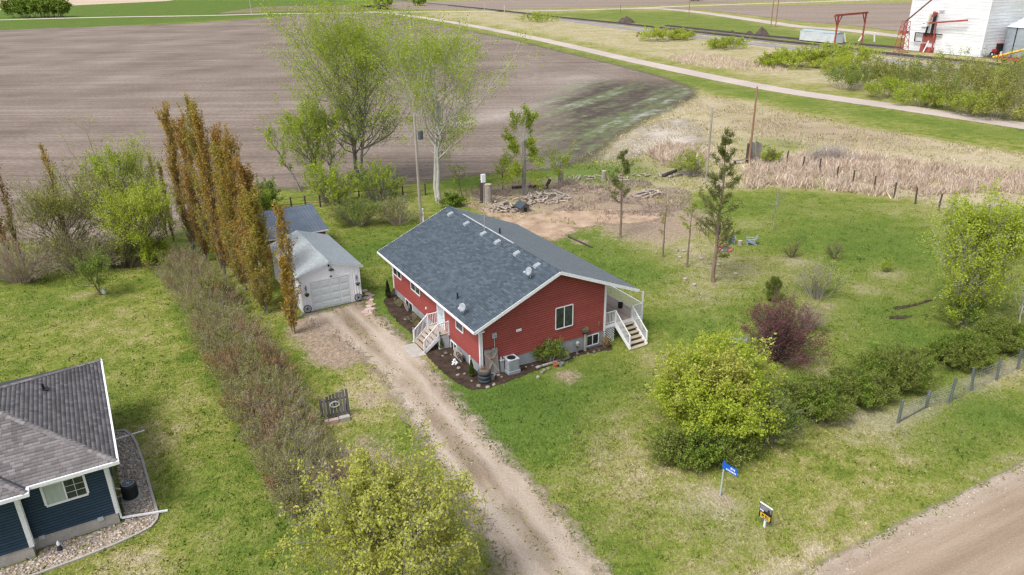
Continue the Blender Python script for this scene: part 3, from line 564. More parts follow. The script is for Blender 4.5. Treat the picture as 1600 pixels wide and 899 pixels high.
def shingles(name, m, parent, o, du, dv, W, L, step, tab, thick=.012, seed=0, clip=None, jig=.3, dimension=0.):
    """courses of tabs on a slope: o eave corner, du along the eave, dv up the slope (unit vectors); clip(u, v) keeps a tab"""
    r = np.random.default_rng(seed); o, du, dv = map(lambda q: np.array(q, float), (o, du, dv)); nn = np.cross(du, dv); nn /= np.linalg.norm(nn); V = []; Fs = []
    k = 0; nrow = int(math.ceil(L/step))
    for j in range(nrow):
        v0, v1 = j*step, min(L, (j+1)*step+.01); off = (j % 2)*.5*tab+r.random()*.12*tab; u = -off
        while u < W:
            w = tab*(1+(r.random()-.5)*2*dimension); a, e = max(0, u), min(W, u+w-.008); u += w
            if e-a < .02: continue
            if clip:
                rg = clip((v0+v1)/2)
                a, e = max(a, rg[0]), min(e, rg[1])
                if e-a < .02: continue
            t = thick*(1+jig*r.random()); lo = .004+.004*r.random()
            for (uu, vv, hh) in ((a, v0, lo+t), (e, v0, lo+t), (e, v1, lo), (a, v1, lo), (a, v0, 0), (e, v0, 0)): V.append(o+du*uu+dv*vv+nn*hh)
            Fs += [(k, k+1, k+2, k+3), (k+4, k+5, k+1, k)]; k += 6
    x = link(name, np_mesh(name, np.array(V), np.array(Fs), [m]), parent); x['kind'] = 'stuff'; return x

# ------------------------------------------------------------------ the red house (local axes: x along the gable, y back, z up)
HZ = 0.
house = thing('red_house', 'red sided bungalow with a dark slate shingle roof and white trim', 'house', (HB[0], HB[1], 0), TH)
WX0, WX1, WY0, WY1 = .73, 10.45, .73, 15.55     # wall faces
EW, RX, RZ, EZ, EZ2, RL, RW = 0., 6.289, 6.07, 3.389, 3.362, 16.704, 12.741
FT = .5                                          # top of the foundation
sl1, sl2 = (RZ-EZ)/RX, (RZ-EZ2)/(RW-RX)
rt1 = lambda x: EZ+sl1*x-.16; rt2 = lambda x: RZ-sl2*(x-RX)-.16
rooft = lambda x: min(rt1(x), rt2(x))
b = MB(); b.box(WX0+.02, WX1-.02, WY0+.02, WY1-.02, -1.2, FT)
b.build('foundation', concrete, house)
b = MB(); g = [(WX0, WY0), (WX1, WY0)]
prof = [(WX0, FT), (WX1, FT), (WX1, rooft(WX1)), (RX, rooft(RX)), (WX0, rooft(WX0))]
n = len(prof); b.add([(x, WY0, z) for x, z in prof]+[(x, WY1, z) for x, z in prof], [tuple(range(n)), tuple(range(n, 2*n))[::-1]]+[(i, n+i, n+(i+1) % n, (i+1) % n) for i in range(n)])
b.build('wall', mat('red_siding_lap_shade', [(.17, .034, .031)], 2., .8), house)  # wall coloured dark red to paint the shadow lines between the boards
lap_siding('siding', redsid, house, (WX0, WY0, 0), (1, 0, 0), WX1-WX0, FT, lambda u: rooft(WX0+u), nrm=(0, -1, 0), cuts=[(6.33-WX0, 7.75-WX0, 1.58, 3.2)])
lap_siding('siding', redsid, house, (WX0, WY1, 0), (0, -1, 0), WY1-WY0, FT, lambda u: rooft(WX0)+.02, nrm=(-1, 0, 0), cuts=[(WY1-7.16, WY1-6.0, .3, 3)])
lap_siding('siding', redsid, house, (WX1, WY0, 0), (0, 1, 0), WY1-WY0, FT, lambda u: rooft(WX1)+.02, nrm=(1, 0, 0))
for x, y in ((WX0, WY0), (WX1, WY0), (WX0, WY1)): b = MB(); b.box(x-.072, x+.07, y-.072, y+.07, FT-.02, rooft(x)+.02); b.build('corner_trim', white, house)
# roof
b = MB(); t = .14
for (x0, z0, x1, z1) in ((0, EZ, RX, RZ), (RX, RZ, RW, EZ2)):
    b.add([(x0, 0, z0-t), (x1, 0, z1-t), (x1, RL, z1-t), (x0, RL, z0-t), (x0, 0, z0), (x1, 0, z1), (x1, RL, z1), (x0, RL, z0)], [(3, 2, 1, 0), (4, 5, 6, 7), (0, 1, 5, 4), (2, 3, 7, 6), (0, 4, 7, 3), (1, 2, 6, 5)])
roof = b.build('roof', [under], house)
L1, L2 = math.hypot(RX, RZ-EZ), math.hypot(RW-RX, RZ-EZ2)
shingles('shingles', slate, roof, (0, RL, EZ+.004), (0, -1, 0), (RX/L1, 0, (RZ-EZ)/L1), RL, L1, .18, .34, seed=1, thick=.02)
shingles('shingles', slate, roof, (RW, 0, EZ2+.004), (0, 1, 0), (-(RW-RX)/L2, 0, (RZ-EZ2)/L2), RL, L2, .18, .34, seed=2, thick=.02)
b = MB()                                          # ridge caps
for i in range(58):
    y = i*.288+.01
    for s, x1, z1 in ((-1, RX-.16, RZ-.16*sl1), (1, RX+.16, RZ-.16*sl2)):
        b.poly([(RX, y, RZ+.045), (RX, y+.3, RZ+.028), (x1, y+.3, z1+.022), (x1, y, z1+.034)][::s])
o = b.build('ridge_cap', slate, roof); o['kind'] = 'stuff'
b = MB(); b.box(RX-.06, RX+.06, 6.0, 14.0, RZ+.05, RZ+.075)
b.build('ridge_strip', mat('worn_flashing', [(.30, .32, .33), (.55, .56, .57)], 6., .6), roof)
for y in (-.015, RL+.015):                        # rake boards and gutters
    b = MB(); b.bar((0.0, y, EZ-.10), (RX, y, RZ-.10), .03, .22, 0, (0, 0, 1)); b.build('rake_board', white, roof)
    b = MB(); b.bar((RX, y*1.001, RZ-.10), (RW, y*1.001, EZ2-.10), .03, .22, 0, (0, 0, 1)); b.build('rake_board', white, roof)
for x, s in ((-.02, -1), (RW+.02, 1)):
    b = MB(); z = EZ if s < 0 else EZ2; b.box(x-.06, x+.06, -.03, RL+.03, z-.16, z-.02); b.build('gutter', white, roof)
b = MB(); b.box(0.03, WX0, .03, RL-.03, EZ-.20, EZ-.16); b.build('soffit', white, roof)
ventm = mat('vent_grey', [(.27, .30, .34), (.33, .36, .40)], 2., .5, bump=.03)
zs = lambda x: EZ+sl1*x if x < RX else RZ-sl2*(x-RX)
for y in (15.16, 12.31, 9.54, 7.40, 4.67, 2.02):  # low square vents along the ridge
    b = MB(); x = 5.75; z = zs(x); b.add([(x-.22, y-.2, zs(x-.22)), (x+.22, y-.2, zs(x+.22)), (x+.22, y+.2, zs(x+.22)), (x-.22, y+.2, zs(x-.22)), (x-.2, y-.19, z+.08), (x+.2, y-.19, z+.22), (x+.2, y+.19, z+.22), (x-.2, y+.19, z+.08)],
                                       [(4, 5, 6, 7), (0, 1, 5, 4), (1, 2, 6, 5), (2, 3, 7, 6), (3, 0, 4, 7)]); b.build('roof_vent', ventm, roof)
for x, y in ((.95, 4.25), (6.95, 9.2)):
    b = MB(); b.tube((x, y, zs(x)-.02), (x, y, zs(x)+.42), .06, .055, 10); b.tube((x, y, zs(x)-.01), (x, y, zs(x)+.07), .13, .07, 10); b.build('vent_pipe', black, roof)
# openings on the gable
window(house, (6.40, WY0-.05, 1.66), (1, 0, 0), (0, -1, 0), 1.30, 1.48, 2)
window(house, (9.02, WY0+.02, -.36), (1, 0, 0), (0, -1, 0), .95, .72, 2)
# left wall: runs away, so 'du' goes back to front
wl = lambda v0, v1, z0, z1, sp, x=WX0-.012: window(house, (x, v1, z0), (0, -1, 0), (-1, 0, 0), v1-v0, z1-z0, sp)
wl(13.75, 15.30, 1.86, 2.80, 2, WX0-.05); wl(10.15, 11.75, 1.86, 2.80, 2, WX0-.05); wl(3.05, 4.05, 1.86, 2.80, 1, WX0-.05)
wl(12.0, 13.3, -.28, .40, 2, WX0+.02); wl(4.35, 5.2, -.42, .33, 2, WX0+.02)
b = MB(); b.box(WX0-.05, WX0+.01, 5.98, 7.22, .82, 2.98); b.build('door_frame', white, house)
b = MB(); b.box(WX0-.08, WX0-.045, 6.12, 7.08, .86, 2.9)
dr = b.build('door', mat('pale_storm_door', [(.52, .60, .66), (.62, .69, .74)], 2., .4, bump=.02), house)
b = MB(); b.poly([(WX0-.084, 6.25, 1.75), (WX0-.084, 6.95, 1.75), (WX0-.084, 6.95, 2.75), (WX0-.084, 6.25, 2.75)]); b.build('pane', mat('pale_glass', [(.45, .56, .62)], 2., .1, spec=.7), dr)
b = MB(); b.tube((WX0-.08, 6.22, 1.65), (WX0-.13, 6.22, 1.65), .025, n=8); b.build('handle', black, dr)
for x, y, z0, z1 in ((.67, .66, .35, 3.2), (.80, .66, .30, 3.15)):
    b = MB(); b.box(x-.045, x+.045, y-.05, y+.03, z0, z1); b.build('downspout', white, house)
b = MB(); b.box(WX0-.09, WX0-.005, 2.15, 2.26, -.3, .55); b.build('downspout', white, house)
b = MB(); b.box(1.58, 1.88, WY0-.12, WY0-.01, 2.25, 2.58); b.tube((1.73, WY0-.05, .7), (1.73, WY0-.05, 2.25), .02); ob = b.build('meter_box', acgrey, house)
b = MB(); b.tube((1.73, WY0-.19, 2.42), (1.73, WY0-.11, 2.42), .08, n=12); b.build('dial', galv, ob)
b = MB(); b.box(3.36, 3.74, WY0-.05, WY0-.01, 2.22, 2.40); b.build('wall_vent', white, house)
b = MB(); b.box(9.9, 10.0, WY0-.12, WY0-.01, 1.0, 1.3); b.tube((9.95, WY0-.1, 1.0), (9.95, WY0-.1, .5), .02); b.build('wall_lamp', wood_brown, house)
b = MB(); b.box(WX0-.10, WX0-.005, 9.1, 9.22, 1.15, 1.32); b.build('hose_bib', white, house)

# dishes and mast standing on the roof
def dish(x, y, label, face, sz=.29):
    t = thing('satellite_dish', label, 'satellite dish', (*(HB+HU*x+HV*y), zs(x)), TH, 'satellite dishes on the red house roof')
    b = MB(); b.tube((0, 0, -.03), (0, 0, .3), .022); b.bar((0, 0, .28), (face[0]*.12, face[1]*.12, .42), .03); b.bar((-.18, 0, -.08), (.18, 0, .06), .05, .012); b.build('mount', acgrey, t)
    f = Vector((face[0], face[1], .45)).normalized(); a = f.cross(Vector((0, 0, 1))).normalized(); c = a.cross(f); o = Vector((face[0]*.14, face[1]*.14, .5)); V = []; N = 16
    for r, dp in ((0, 0), (.5, .02), (1, .075)):
        for i in range(N): V.append(o+f*dp+a*cos(2*pi*i/N)*sz*r*.85+c*sin(2*pi*i/N)*sz*r)
    for i in range(N): V.append(o+f*.06-f*.0+a*cos(2*pi*i/N)*sz*.87+c*sin(2*pi*i/N)*sz*1.02)
    b = MB(); b.add(V, [(k*N+i, k*N+(i+1) % N, (k+1)*N+(i+1) % N, (k+1)*N+i) for k in range(3) for i in range(N)]); b.build('reflector', ventm, t, smooth=True)
    b = MB(); e = o+f*.42-c*.1; b.bar(o-c*sz*.95, e, .025); b.box(e.x-.05, e.x+.05, e.y-.04, e.y+.04, e.z-.04, e.z+.05); b.build('feed_arm', white, t)
dish(.45, 2.35, 'small grey dish low on the red house roof, above the short side window', (-.75, -.45))
dish(4.85, 1.35, 'small grey dish high on the red house roof, close to the gable edge', (-.95, -.25))
t = thing('antenna_mast', 'thin mast with a small white panel on top, rising past the roof ridge', 'antenna', (*(HB+HU*6.05+HV*9.9), zs(6.05)), TH)
b = MB(); b.tube((0, 0, -.03), (0, 0, 1.3), .035); b.tube((0, 0, 1.3), (0, 0, 4.1), .026); b.build('pole', galv, t)
b = MB(); b.box(-.16, .16, -.07, .07, 3.7, 4.3); b.build('panel', white, t)
b = MB(); b.bar((0, 0, 1.5), (-.3, 0, 1.8), .04); b.build('bracket', wood_dark, t)

# ------------------------------------------------------------------ side steps with white railings (left of the house)
def railing(parent, pts, h=.92, posts=True, gap=.125, name='railing', m=None):
    """railing along a polyline of foot points: posts, two rails, one baluster object each"""
    m = m or white; b = MB()
    for p, q in zip(pts[:-1], pts[1:]):
        p, q = Vector(p), Vector(q); b.bar(p+Vector((0, 0, h)), q+Vector((0, 0, h)), .06, .05); b.bar(p+Vector((0, 0, .10)), q+Vector((0, 0, .10)), .045, .04)
    if posts:
        for p in pts: b.box(p[0]-.045, p[0]+.045, p[1]-.045, p[1]+.045, p[2]-.12, p[2]+h+.05)
    r = b.build(name, m, parent); me = None
    for p, q in zip(pts[:-1], pts[1:]):
        p, q = Vector(p), Vector(q); n = max(2, int((q-p).length/gap))
        for i in range(1, n):
            if me is None: c = MB(); c.box(-.014, .014, -.014, .014, .10, h-.02); me = c.mesh('baluster', [m])
            link('baluster', me, r, p.lerp(q, i/n))
    return r
steps = thing('side_steps', 'wooden steps with white railings up to the pale side door of the red house', 'steps', (*HB, 0), TH)
PZ = .82
for i in range(7): b = MB(); y = 5.34+i*.262; b.box(-.12, .70, y, y+.25, PZ-.04, PZ); b.build('plank', wood_deck, steps)
for i in range(4): b = MB(); x = -.36-i*.27; z = PZ-(i+1)*.2; b.box(x-.05, x+.26, 5.36, 7.14, z-.04, z); b.build('tread', wood_deck, steps)
z0 = float(terr(*(HB+HU*-1.2+HV*6)))
for y in (5.32, 7.16): b = MB(); b.bar((-.05, y, PZ-.12), (-1.25, y, z0+.02), .05, .22); b.build('stringer', white, steps)
for x in (-.08, .62):
    for y in (5.36, 7.1): b = MB(); b.box(x-.05, x+.05, y-.05, y+.05, z0-.3, PZ-.04); b.build('post', white, steps)
b = MB(); b.box(-.06, .66, 5.305, 5.33, z0-.05, PZ-.05); b.build('skirt', acgrey, steps)
for y in (5.34, 7.14): railing(steps, [(.68, y, PZ), (-.10, y, PZ), (-1.20, y, z0+.02)])
b = MB(); b.box(-2.25, -1.22, 5.0, 7.0, z0-.1, z0+.06); o = b.build('concrete_slab', slab_m); o.location = (*HB, 0); o.rotation_euler = (0, 0, TH); tag(o, 'square concrete pad at the foot of the side steps', 'slab')

# ------------------------------------------------------------------ deck, porch and steps on the right of the house
deck = thing('porch_deck', 'wooden porch deck with white railings under the right eave of the red house', 'deck', (*HB, 0), TH)
DZ = .80; dx0, dx1, dy0, dy1 = WX1+.02, 13.9, .80, 7.6
me = MB().box(0, .135, 0, dy1-dy0, -.04, 0).mesh('plank', [wood_deck])
for i in range(23): link('plank', me, deck, (dx0+.02+i*.146, dy0, DZ+.002*(i % 3)))
b = MB(); b.box(dx0, dx1, dy0-.03, dy0, DZ-.25, DZ-.01); b.build('skirt_board', white, deck); b = MB(); b.box(dx1, dx1+.03, dy0-.03, dy1, DZ-.25, DZ-.01); b.build('skirt_board', white, deck)
for p in ((dx0+.06, dy0+.02), (dx1-.04, dy0+.02), (dx1-.04, dy1-.05)):
    b = MB(); b.box(p[0]-.05, p[0]+.05, p[1]-.05, p[1]+.05, -1.2, EZ2-.3 if p[0] < 12 else 2.62); b.build('porch_post', white, deck)
for y in (dy0+.03, dy1-.05): b = MB(); b.bar((dx1-.04, y, 2.58), (RW-.05, y-.3, 3.16), .06, .06); b.build('porch_beam', white, deck)
sx0, sx1 = 11.50, 12.92
railing(deck, [(dx0+.1, dy0+.03, DZ), (sx0-.03, dy0+.03, DZ)]); railing(deck, [(sx1+.03, dy0+.03, DZ), (dx1-.04, dy0+.05, DZ), (dx1-.04, dy1-.1, DZ)])
gz = float(terr(*(HB+HU*12+HV*-1)))
N = 6; st = (DZ-gz)/(N+.4)
for i in range(N): b = MB(); y = dy0-.05-i*.30; z = DZ-(i+1)*st; b.box(sx0, sx1, y-.30, y+.02, z-.045, z); b.build('tread', wood_deck, deck)
yb = dy0-.05-N*.30
for x in (sx0-.03, sx1+.03): b = MB(); b.bar((x, dy0, DZ-.16), (x, yb+.05, gz+.08), .05, .24); b.build('stringer', white, deck)
for x in (sx0-.03, sx1+.03): railing(deck, [(x, dy0-.02, DZ), (x, yb+.12, gz+.14)])
b = MB()                                          # diagonal lattice under the deck
lx0, lx1, lz0, lz1 = dx0+.12, sx0-.05, gz-.05, DZ-.26
for s in (-1, 1):
    for k in range(-20, 30):
        pts = []; c = k*.19
        for x in np.linspace(lx0, lx1, 31):
            z = lz0+s*(x-lx0)+c if s > 0 else lz0-(x-lx0)+c
            if lz0 <= z <= lz1: pts.append((x, z))
        if len(pts) > 1: b.bar((pts[0][0], dy0+.02+.006*s, pts[0][1]), (pts[-1][0], dy0+.02+.006*s, pts[-1][1]), .035, .01, 0, (0, 1, 0))
b.build('lattice', whitep, deck)
b = MB(); b.lathe([(.16, DZ), (.19, DZ+.35), (.21, DZ+.38), (.17, DZ+.38), (.15, DZ+.3)], 14, 0, (13.3, 2.6, 0)); o = b.build('planter_pot', black); o.location = (*HB, 0); o.rotation_euler = (0, 0, TH); tag(o, 'black round planter on the porch deck by the railing', 'planter')

# ------------------------------------------------------------------ garage
GT = R(30.28); GB = np.array([-15.876, 51.513]); GU = np.array([cos(GT), sin(GT)]); GV = np.array([-sin(GT), cos(GT)])
gar = thing('garage', 'small white garage with a pale grey gable roof and a panelled overhead door', 'garage', (*GB, 0), GT)
GW, GL, GE, GR = 4.718, 8.24, 2.85, 3.72
gs = (GR-GE)/(GW/2+.25)
gtop = lambda x: GE+gs*(min(x, GW-x)+.25)-.08
b = MB(); prof = [(0, 0), (GW, 0), (GW, gtop(GW)), (GW/2, gtop(GW/2)), (0, gtop(0))]; n = 5
b.add([(x, 0, z) for x, z in prof]+[(x, GL, z) for x, z in prof], [tuple(range(n)), tuple(range(n, 2*n))[::-1]]+[(i, n+i, n+(i+1) % n, (i+1) % n) for i in range(n)])
b.build('wall', whitep, gar)
b = MB()                                          # board and batten ribs
for i in range(24):
    x = .06+i*.2
    if x > GW-.03: break
    z0 = .02 if x < .62 or x > 3.95 else 2.5
    b.box(x-.022, x+.022, -.04, 0, z0, gtop(x)-.02)
for i in range(41):
    y = .1+i*.2; b.box(-.022, 0, y-.018, y+.018, .02, gtop(0)-.02); b.box(GW, GW+.022, y-.018, y+.018, .02, gtop(0)-.02)
o = b.build('batten', whitep, gar); o['kind'] = 'stuff'
b = MB(); b.box(.62, .74, -.04, -.002, 0, 2.44); b.box(3.82, 3.94, -.04, -.002, 0, 2.44); b.box(.74, 3.82, -.043, -.002, 2.32, 2.44); b.build('door_frame', white, gar)
gdm = mat('overhead_door_paint', [(.55, .61, .635), (.62, .67, .69)], 1.5, .5, bump=.03)
b = MB()
for i in range(4): z = .03+i*.5725; b.box(.74, 3.82, -.02, -.004, z, z+.55)
gd = b.build('overhead_door', gdm, gar)
me = MB()
me.add([(0, 0, 0), (.68, 0, 0), (.68, 0, .42), (0, 0, .42), (.05, -.022, .05), (.63, -.022, .05), (.63, -.022, .37), (.05, -.022, .37)], [(4, 5, 6, 7), (0, 1, 5, 4), (1, 2, 6, 5), (2, 3, 7, 6), (3, 0, 4, 7)])
me = me.mesh('panel', [gdm])
for i in range(4):
    for j in range(4): link('panel', me, gd, (.79+j*.76, -.0205, .10+i*.5725))
b = MB()
for s in (0, 1):
    x0, x1 = (-.25, GW/2) if s == 0 else (GW/2, GW+.25); z0, z1 = (GE, GR) if s == 0 else (GR, GE); t = .08
    b.add([(x0, -.25, z0-t), (x1, -.25, z1-t), (x1, GL+.25, z1-t), (x0, GL+.25, z0-t), (x0, -.25, z0), (x1, -.25, z1), (x1, GL+.25, z1), (x0, GL+.25, z0)], [(3, 2, 1, 0), (4, 5, 6, 7), (0, 1, 5, 4), (2, 3, 7, 6), (0, 4, 7, 3), (1, 2, 6, 5)])
gro = b.build('roof', [white], gar); Lg = math.hypot(GW/2+.25, GR-GE); c = (GW/2+.25)/Lg; s = (GR-GE)/Lg
shingles('shingles', greysh, gro, (-.27, GL+.27, GE+.003), (0, -1, 0), (c, 0, s), GL+.54, Lg, .16, .30, seed=3, thick=.016)
shingles('shingles', greysh, gro, (GW+.27, -.27, GE+.003), (0, 1, 0), (-c, 0, s), GL+.54, Lg, .16, .30, seed=4, thick=.016)
b = MB()
for i in range(30):
    y = -.27+i*.293
    for sg, x1 in ((-1, GW/2-.14), (1, GW/2+.14)): b.poly([(GW/2, y, GR+.05), (GW/2, y+.3, GR+.035), (x1, y+.3, GR-.14*gs+.03), (x1, y, GR-.14*gs+.042)][::sg])
o = b.build('ridge_cap', greysh, gro); o['kind'] = 'stuff'
b = MB(); b.lathe([(.02, 3.16), (.03, 3.24), (.2, 3.10), (.21, 3.07)], 14, 0, (2.45, -.24, 0)); b.bar((2.45, 0, 3.3), (2.45, -.24, 3.26), .03); b.build('barn_lamp', black, gar)
b = MB(); b.tube((2.33, -.06, 3.40), (2.33, 0, 3.40), .08, n=10); b.box(2.36, 2.5, -.06, 0, 2.46, 2.56); b.build('camera_dome', black, gar)
def wheel(t, rad, m, spokes=8, name='rim'):
    b = MB(); b.ring((0, 0, rad), rad-.025, .022, 'y', 26); b.build('rim', m, t)
    b = MB(); b.tube((0, -.05, rad), (0, .05, rad), .055, n=10); b.build('hub', m, t); me = None
    for k in range(spokes):
        a = 2*pi*k/spokes; q = MB(); q.bar((cos(a)*.05, 0, rad+sin(a)*.05), (cos(a)*(rad-.04), 0, rad+sin(a)*(rad-.04)), .022); q.build('spoke', m, t)
for u_, lab in ((.33, 'black spoked wagon wheel leaning on the garage front, on the side of the orange poplars'), (4.37, 'black spoked wagon wheel leaning on the garage front, next to the flagstone path')):
    t = thing('wagon_wheel', lab, 'wagon wheel', (*(GB+GU*u_+GV*-.16), 0), GT, 'wagon wheels at the garage door'); t.rotation_euler = (R(-9), 0, GT); wheel(t, .31, black)
flower = mat('planter_greens', [(.05, .10, .03), (.12, .16, .06)], 9., .8, island=.7)
for u_, lab in ((.40, 'black hanging basket on a scroll bracket left of the garage door, by the poplars'), (4.40, 'black hanging basket on a scroll bracket right of the garage door, by the flagstone path')):
    t = thing('hanging_basket', lab, 'hanging basket', (*(GB+GU*u_), 1.35), GT, 'hanging baskets on the garage front')
    b = MB(); b.lathe([(.06, 0), (.15, .12), (.19, .2), (.16, .2)], 12, 0, (0, -.22, 0)); b.build('basket', black, t)
    b = MB()
    for k in range(14): a = k*2.4; r_ = .15*math.sqrt(k/14); b.blob((r_*cos(a), -.22+r_*sin(a), .21), (.05, .05, .05), k)
    b.build('plant', flower, t)
    b = MB(); b.bar((0, -.02, .75), (0, -.22, .85), .02); b.bar((0, -.22, .85), (0, -.22, .2), .012); b.ring((.0, -.1, .62), .09, .01, 'y', 12); b.bar((0, -.012, .35), (0, -.012, .85), .03, .02); b.build('bracket', black, t)

# ------------------------------------------------------------------ shed behind the garage
shed = thing('metal_roofed_shed', 'low shed with a blue grey ribbed metal roof behind the white garage', 'shed', (*(GB+GU*.2+GV*11.6), 0), GT)
mroof = mat('ribbed_metal', [(.085, .11, .15), (.13, .16, .205), (.17, .20, .25)], .7, .45, bump=.04, metal=.15)
SW, SL, z0, z1 = 5.7, 4.6, 2.35, 3.5
b = MB(); b.box(.15, SW-.15, .2, SL-.1, 0, 2.3); b.build('wall', redsid, shed)
b = MB(); b.add([(0, -.2, z0), (SW, -.2, z0), (SW+.1, SL, z1), (-.1, SL, z1), (0, -.2, z0-.07), (SW, -.2, z0-.07), (SW+.1, SL, z1-.07), (-.1, SL, z1-.07)], [(0, 1, 2, 3), (7, 6, 5, 4), (4, 5, 1, 0), (5, 6, 2, 1), (6, 7, 3, 2), (7, 4, 0, 3)])
b.add([(0.15, .2, 2.25), (SW-.15, .2, 2.25), (SW-.15, SL-.1, 3.35), (.15, SL-.1, 3.35), (.15, SL-.1, 2.2), (SW-.15, SL-.1, 2.2)], [(3, 2, 5, 4), (0, 3, 4), (1, 5, 2)])
rf = b.build('roof', mroof, shed)
me = MB().bar((0, -.2, z0+.02), (0, SL, z1+.02), .06, .09).mesh('rib', [mroof])
for i in range(21): link('rib', me, rf, (.03+i*(SW-.06)/20, 0, 0))
b = MB(); b.box(-.1, SW+.1, SL-.02, SL+.1, z1-.08, z1+.04); b.build('ridge_flashing', mroof, rf)
b = MB(); b.bar((0, -.22, z0-.04), (SW, -.22, z0-.04), .03, .12); b.build('fascia', white, shed)
b = MB(); b.box(SW-.22, SW-.1, .15, .27, 0, 2.3); b.build('corner_trim', white, shed)

b = MB(); b.box(-.03, -.005, 4.6, 5.6, .02, 2.1); b.build('side_dark_panel', black, gar)  # thin dark panel on the left wall, towards the back

# flagstone path beside the garage
path = thing('flagstone_path', 'short path of pinkish flagstones running from the garage corner to the driveway', 'path')
pink = mat('pink_flagstone', [(.36, .25, .21), (.50, .37, .32), (.58, .47, .42)], 2., .85, island=.7, fine=12.)
k = 0
for px, py in [(570, 455), (574, 460), (577, 465), (580, 469), (577, 473), (581, 476), (576, 479), (580, 483), (574, 484), (577, 489), (571, 488), (573, 493), (580, 462), (572, 466)]:
    p = G(px, py); N = 7; r_ = np.random.default_rng(k); rad = .22+.09*r_.random(); pts = [(p[0]+rad*(.75+.5*r_.random())*cos(2*pi*i/N), p[1]+rad*(.75+.5*r_.random())*sin(2*pi*i/N)) for i in range(N)]
    b = MB(); b.add([(x, y, p[2]) for x, y in pts]+[(x, y, p[2]+.05) for x, y in pts], [tuple(range(N, 2*N))]+[(i, (i+1) % N, N+(i+1) % N, N+i) for i in range(N)]); b.build('flagstone', pink, path); k += 1

# ------------------------------------------------------------------ the blue neighbour house (x along its front wall, y back; origin at the front right wall corner)
NT = R(30.); NB_ = G(187, 800)[:2]; NU = np.array([cos(NT), sin(NT)]); NV = np.array([-sin(NT), cos(NT)])
NC = G(*(475/2.577, 550+645/2.577), .45)[:2]
blue = thing('blue_house', 'house with dark blue siding and a brown hip roof at the left edge', 'house', (*NC, 0), NT)
bluesid = mat('blue_siding', [(.018, .040, .070), (.025, .053, .090), (.034, .066, .108)], .8, .5, island=.4, bump=.04, fine=9.)
NZ0 = float(terr(*NC)); NF = .45; NE = 3.36; NL = 10.0
b = MB(); b.box(-14, -.02, .02, NL, NZ0-.6, NF); b.box(-14, -3.52, -.48, .1, NZ0-.6, NF-.002); b.build('foundation', slab_m, blue)
b = MB(); b.box(-14, 0, 0, NL, NF, NE); b.box(-14, -3.5, -.5, .1, NF, NE-.002); b.build('wall', mat('blue_siding_lap_shade', [(.006, .012, .02)], 2., .8), blue)  # near-black wall colour stands in for the shade under each lap
lap_siding('siding', bluesid, blue, (-3.5, 0, 0), (1, 0, 0), 3.5, NF, lambda u: NE-.02, .15, .022, (0, -1, 0), cuts=[(.88, 2.57, 1.95, 3.05)])
lap_siding('siding', bluesid, blue, (-14, -.5, 0), (1, 0, 0), 10.5, NF, lambda u: NE-.02, .15, .022, (0, -1, 0))
lap_siding('siding', bluesid, blue, (0, 0, 0), (0, 1, 0), NL, NF, lambda u: NE-.02, .15, .022, (1, 0, 0))
b = MB(); b.box(-.10, .068, -.068, .10, NF-.02, NE); b.build('corner_trim', white, blue); b = MB(); b.box(-3.62, -3.43, -.57, -.40, NF-.02, NE); b.build('corner_trim', white, blue)
window(blue, (-2.56, -.045, 2.0), (1, 0, 0), (0, -1, 0), 1.58, 1.0, 2, fw=.10, muntin=True, curtain_panes=(0,))
# hip roof: eave corner, slopes
ex, ey, e2, sN = .52, -.62, NL+.55, .40; Lh = (e2-ey)/2; pz = 3.57+sN*Lh
ez = 3.57
A, Bk, Pk = (ex, ey, ez), (ex, e2, ez), (ex-Lh, ey+Lh, pz); W0 = -14.5
b = MB(); b.add([A, Bk, Pk, (W0, ey+Lh, pz), (W0, ey, ez), (W0, e2, ez)], [(0, 1, 2), (4, 0, 2, 3), (1, 5, 3, 2)])
b.add([(A[0], A[1], ez-.02), (W0, ey, ez-.02), (W0, e2, ez-.02), (ex, e2, ez-.02)], [(0, 1, 2, 3)])
jx = -3.02; jy = -1.12                             # the front bump's own slope
q = .5
b.add([(jx, jy, ez), (W0, jy, ez), (W0, jy+3.2, ez+sN*3.2), (jx-3.2, jy+3.2, ez+sN*3.2), (jx, ey, ez), (jx-3.2, ey+3.2, ez+sN*3.2+.001)], [(1, 0, 3, 2), (0, 4, 5, 3)])
b.add([(jx, jy, ez-.02), (W0, jy, ez-.02), (W0, ey, ez-.02), (jx, ey, ez-.02)], [(3, 2, 1, 0)])
nro = b.build('roof', [under], blue)
cs = math.sqrt(1+sN*sN); LL = Lh*cs
NST, NTB = .19, .30
shingles('shingles', brownsh, nro, A, (0, 1, 0), (-1/cs, 0, sN/cs), 2*Lh, LL, NST, NTB, .014, 5, clip=lambda v: (v/cs, 2*Lh-v/cs), dimension=.45)
shingles('shingles', brownsh, nro, (W0, ey, ez), (1, 0, 0), (0, 1/cs, sN/cs), ex-W0, LL, NST, NTB, .014, 6, clip=lambda v: (0, ex-W0-v/cs), dimension=.45)
shingles('shingles', brownsh, nro, (W0, jy, ez+.005), (1, 0, 0), (0, 1/cs, sN/cs), jx-W0, 3.2*cs, NST, NTB, .014, 7, clip=lambda v: (0, jx-W0-v/cs), dimension=.45)
def caps(p, q, n, w=.15, drop=.06):
    p, q = np.array(p), np.array(q); d = (q-p)/n; dn = d/np.linalg.norm(d); sd_ = np.cross(dn, (0, 0, 1)); sd_ /= np.linalg.norm(sd_); b = MB()
    for i in range(n):
        a, e = p+d*i, p+d*(i+1.05)
        for s in (-1, 1): b.poly([a+(0, 0, .065), e+(0, 0, .045), e+sd_*s*w+(0, 0, .045-drop), a+sd_*s*w+(0, 0, .065-drop)][::-s])
    o = b.build('ridge_cap', brownsh, nro); o['kind'] = 'stuff'
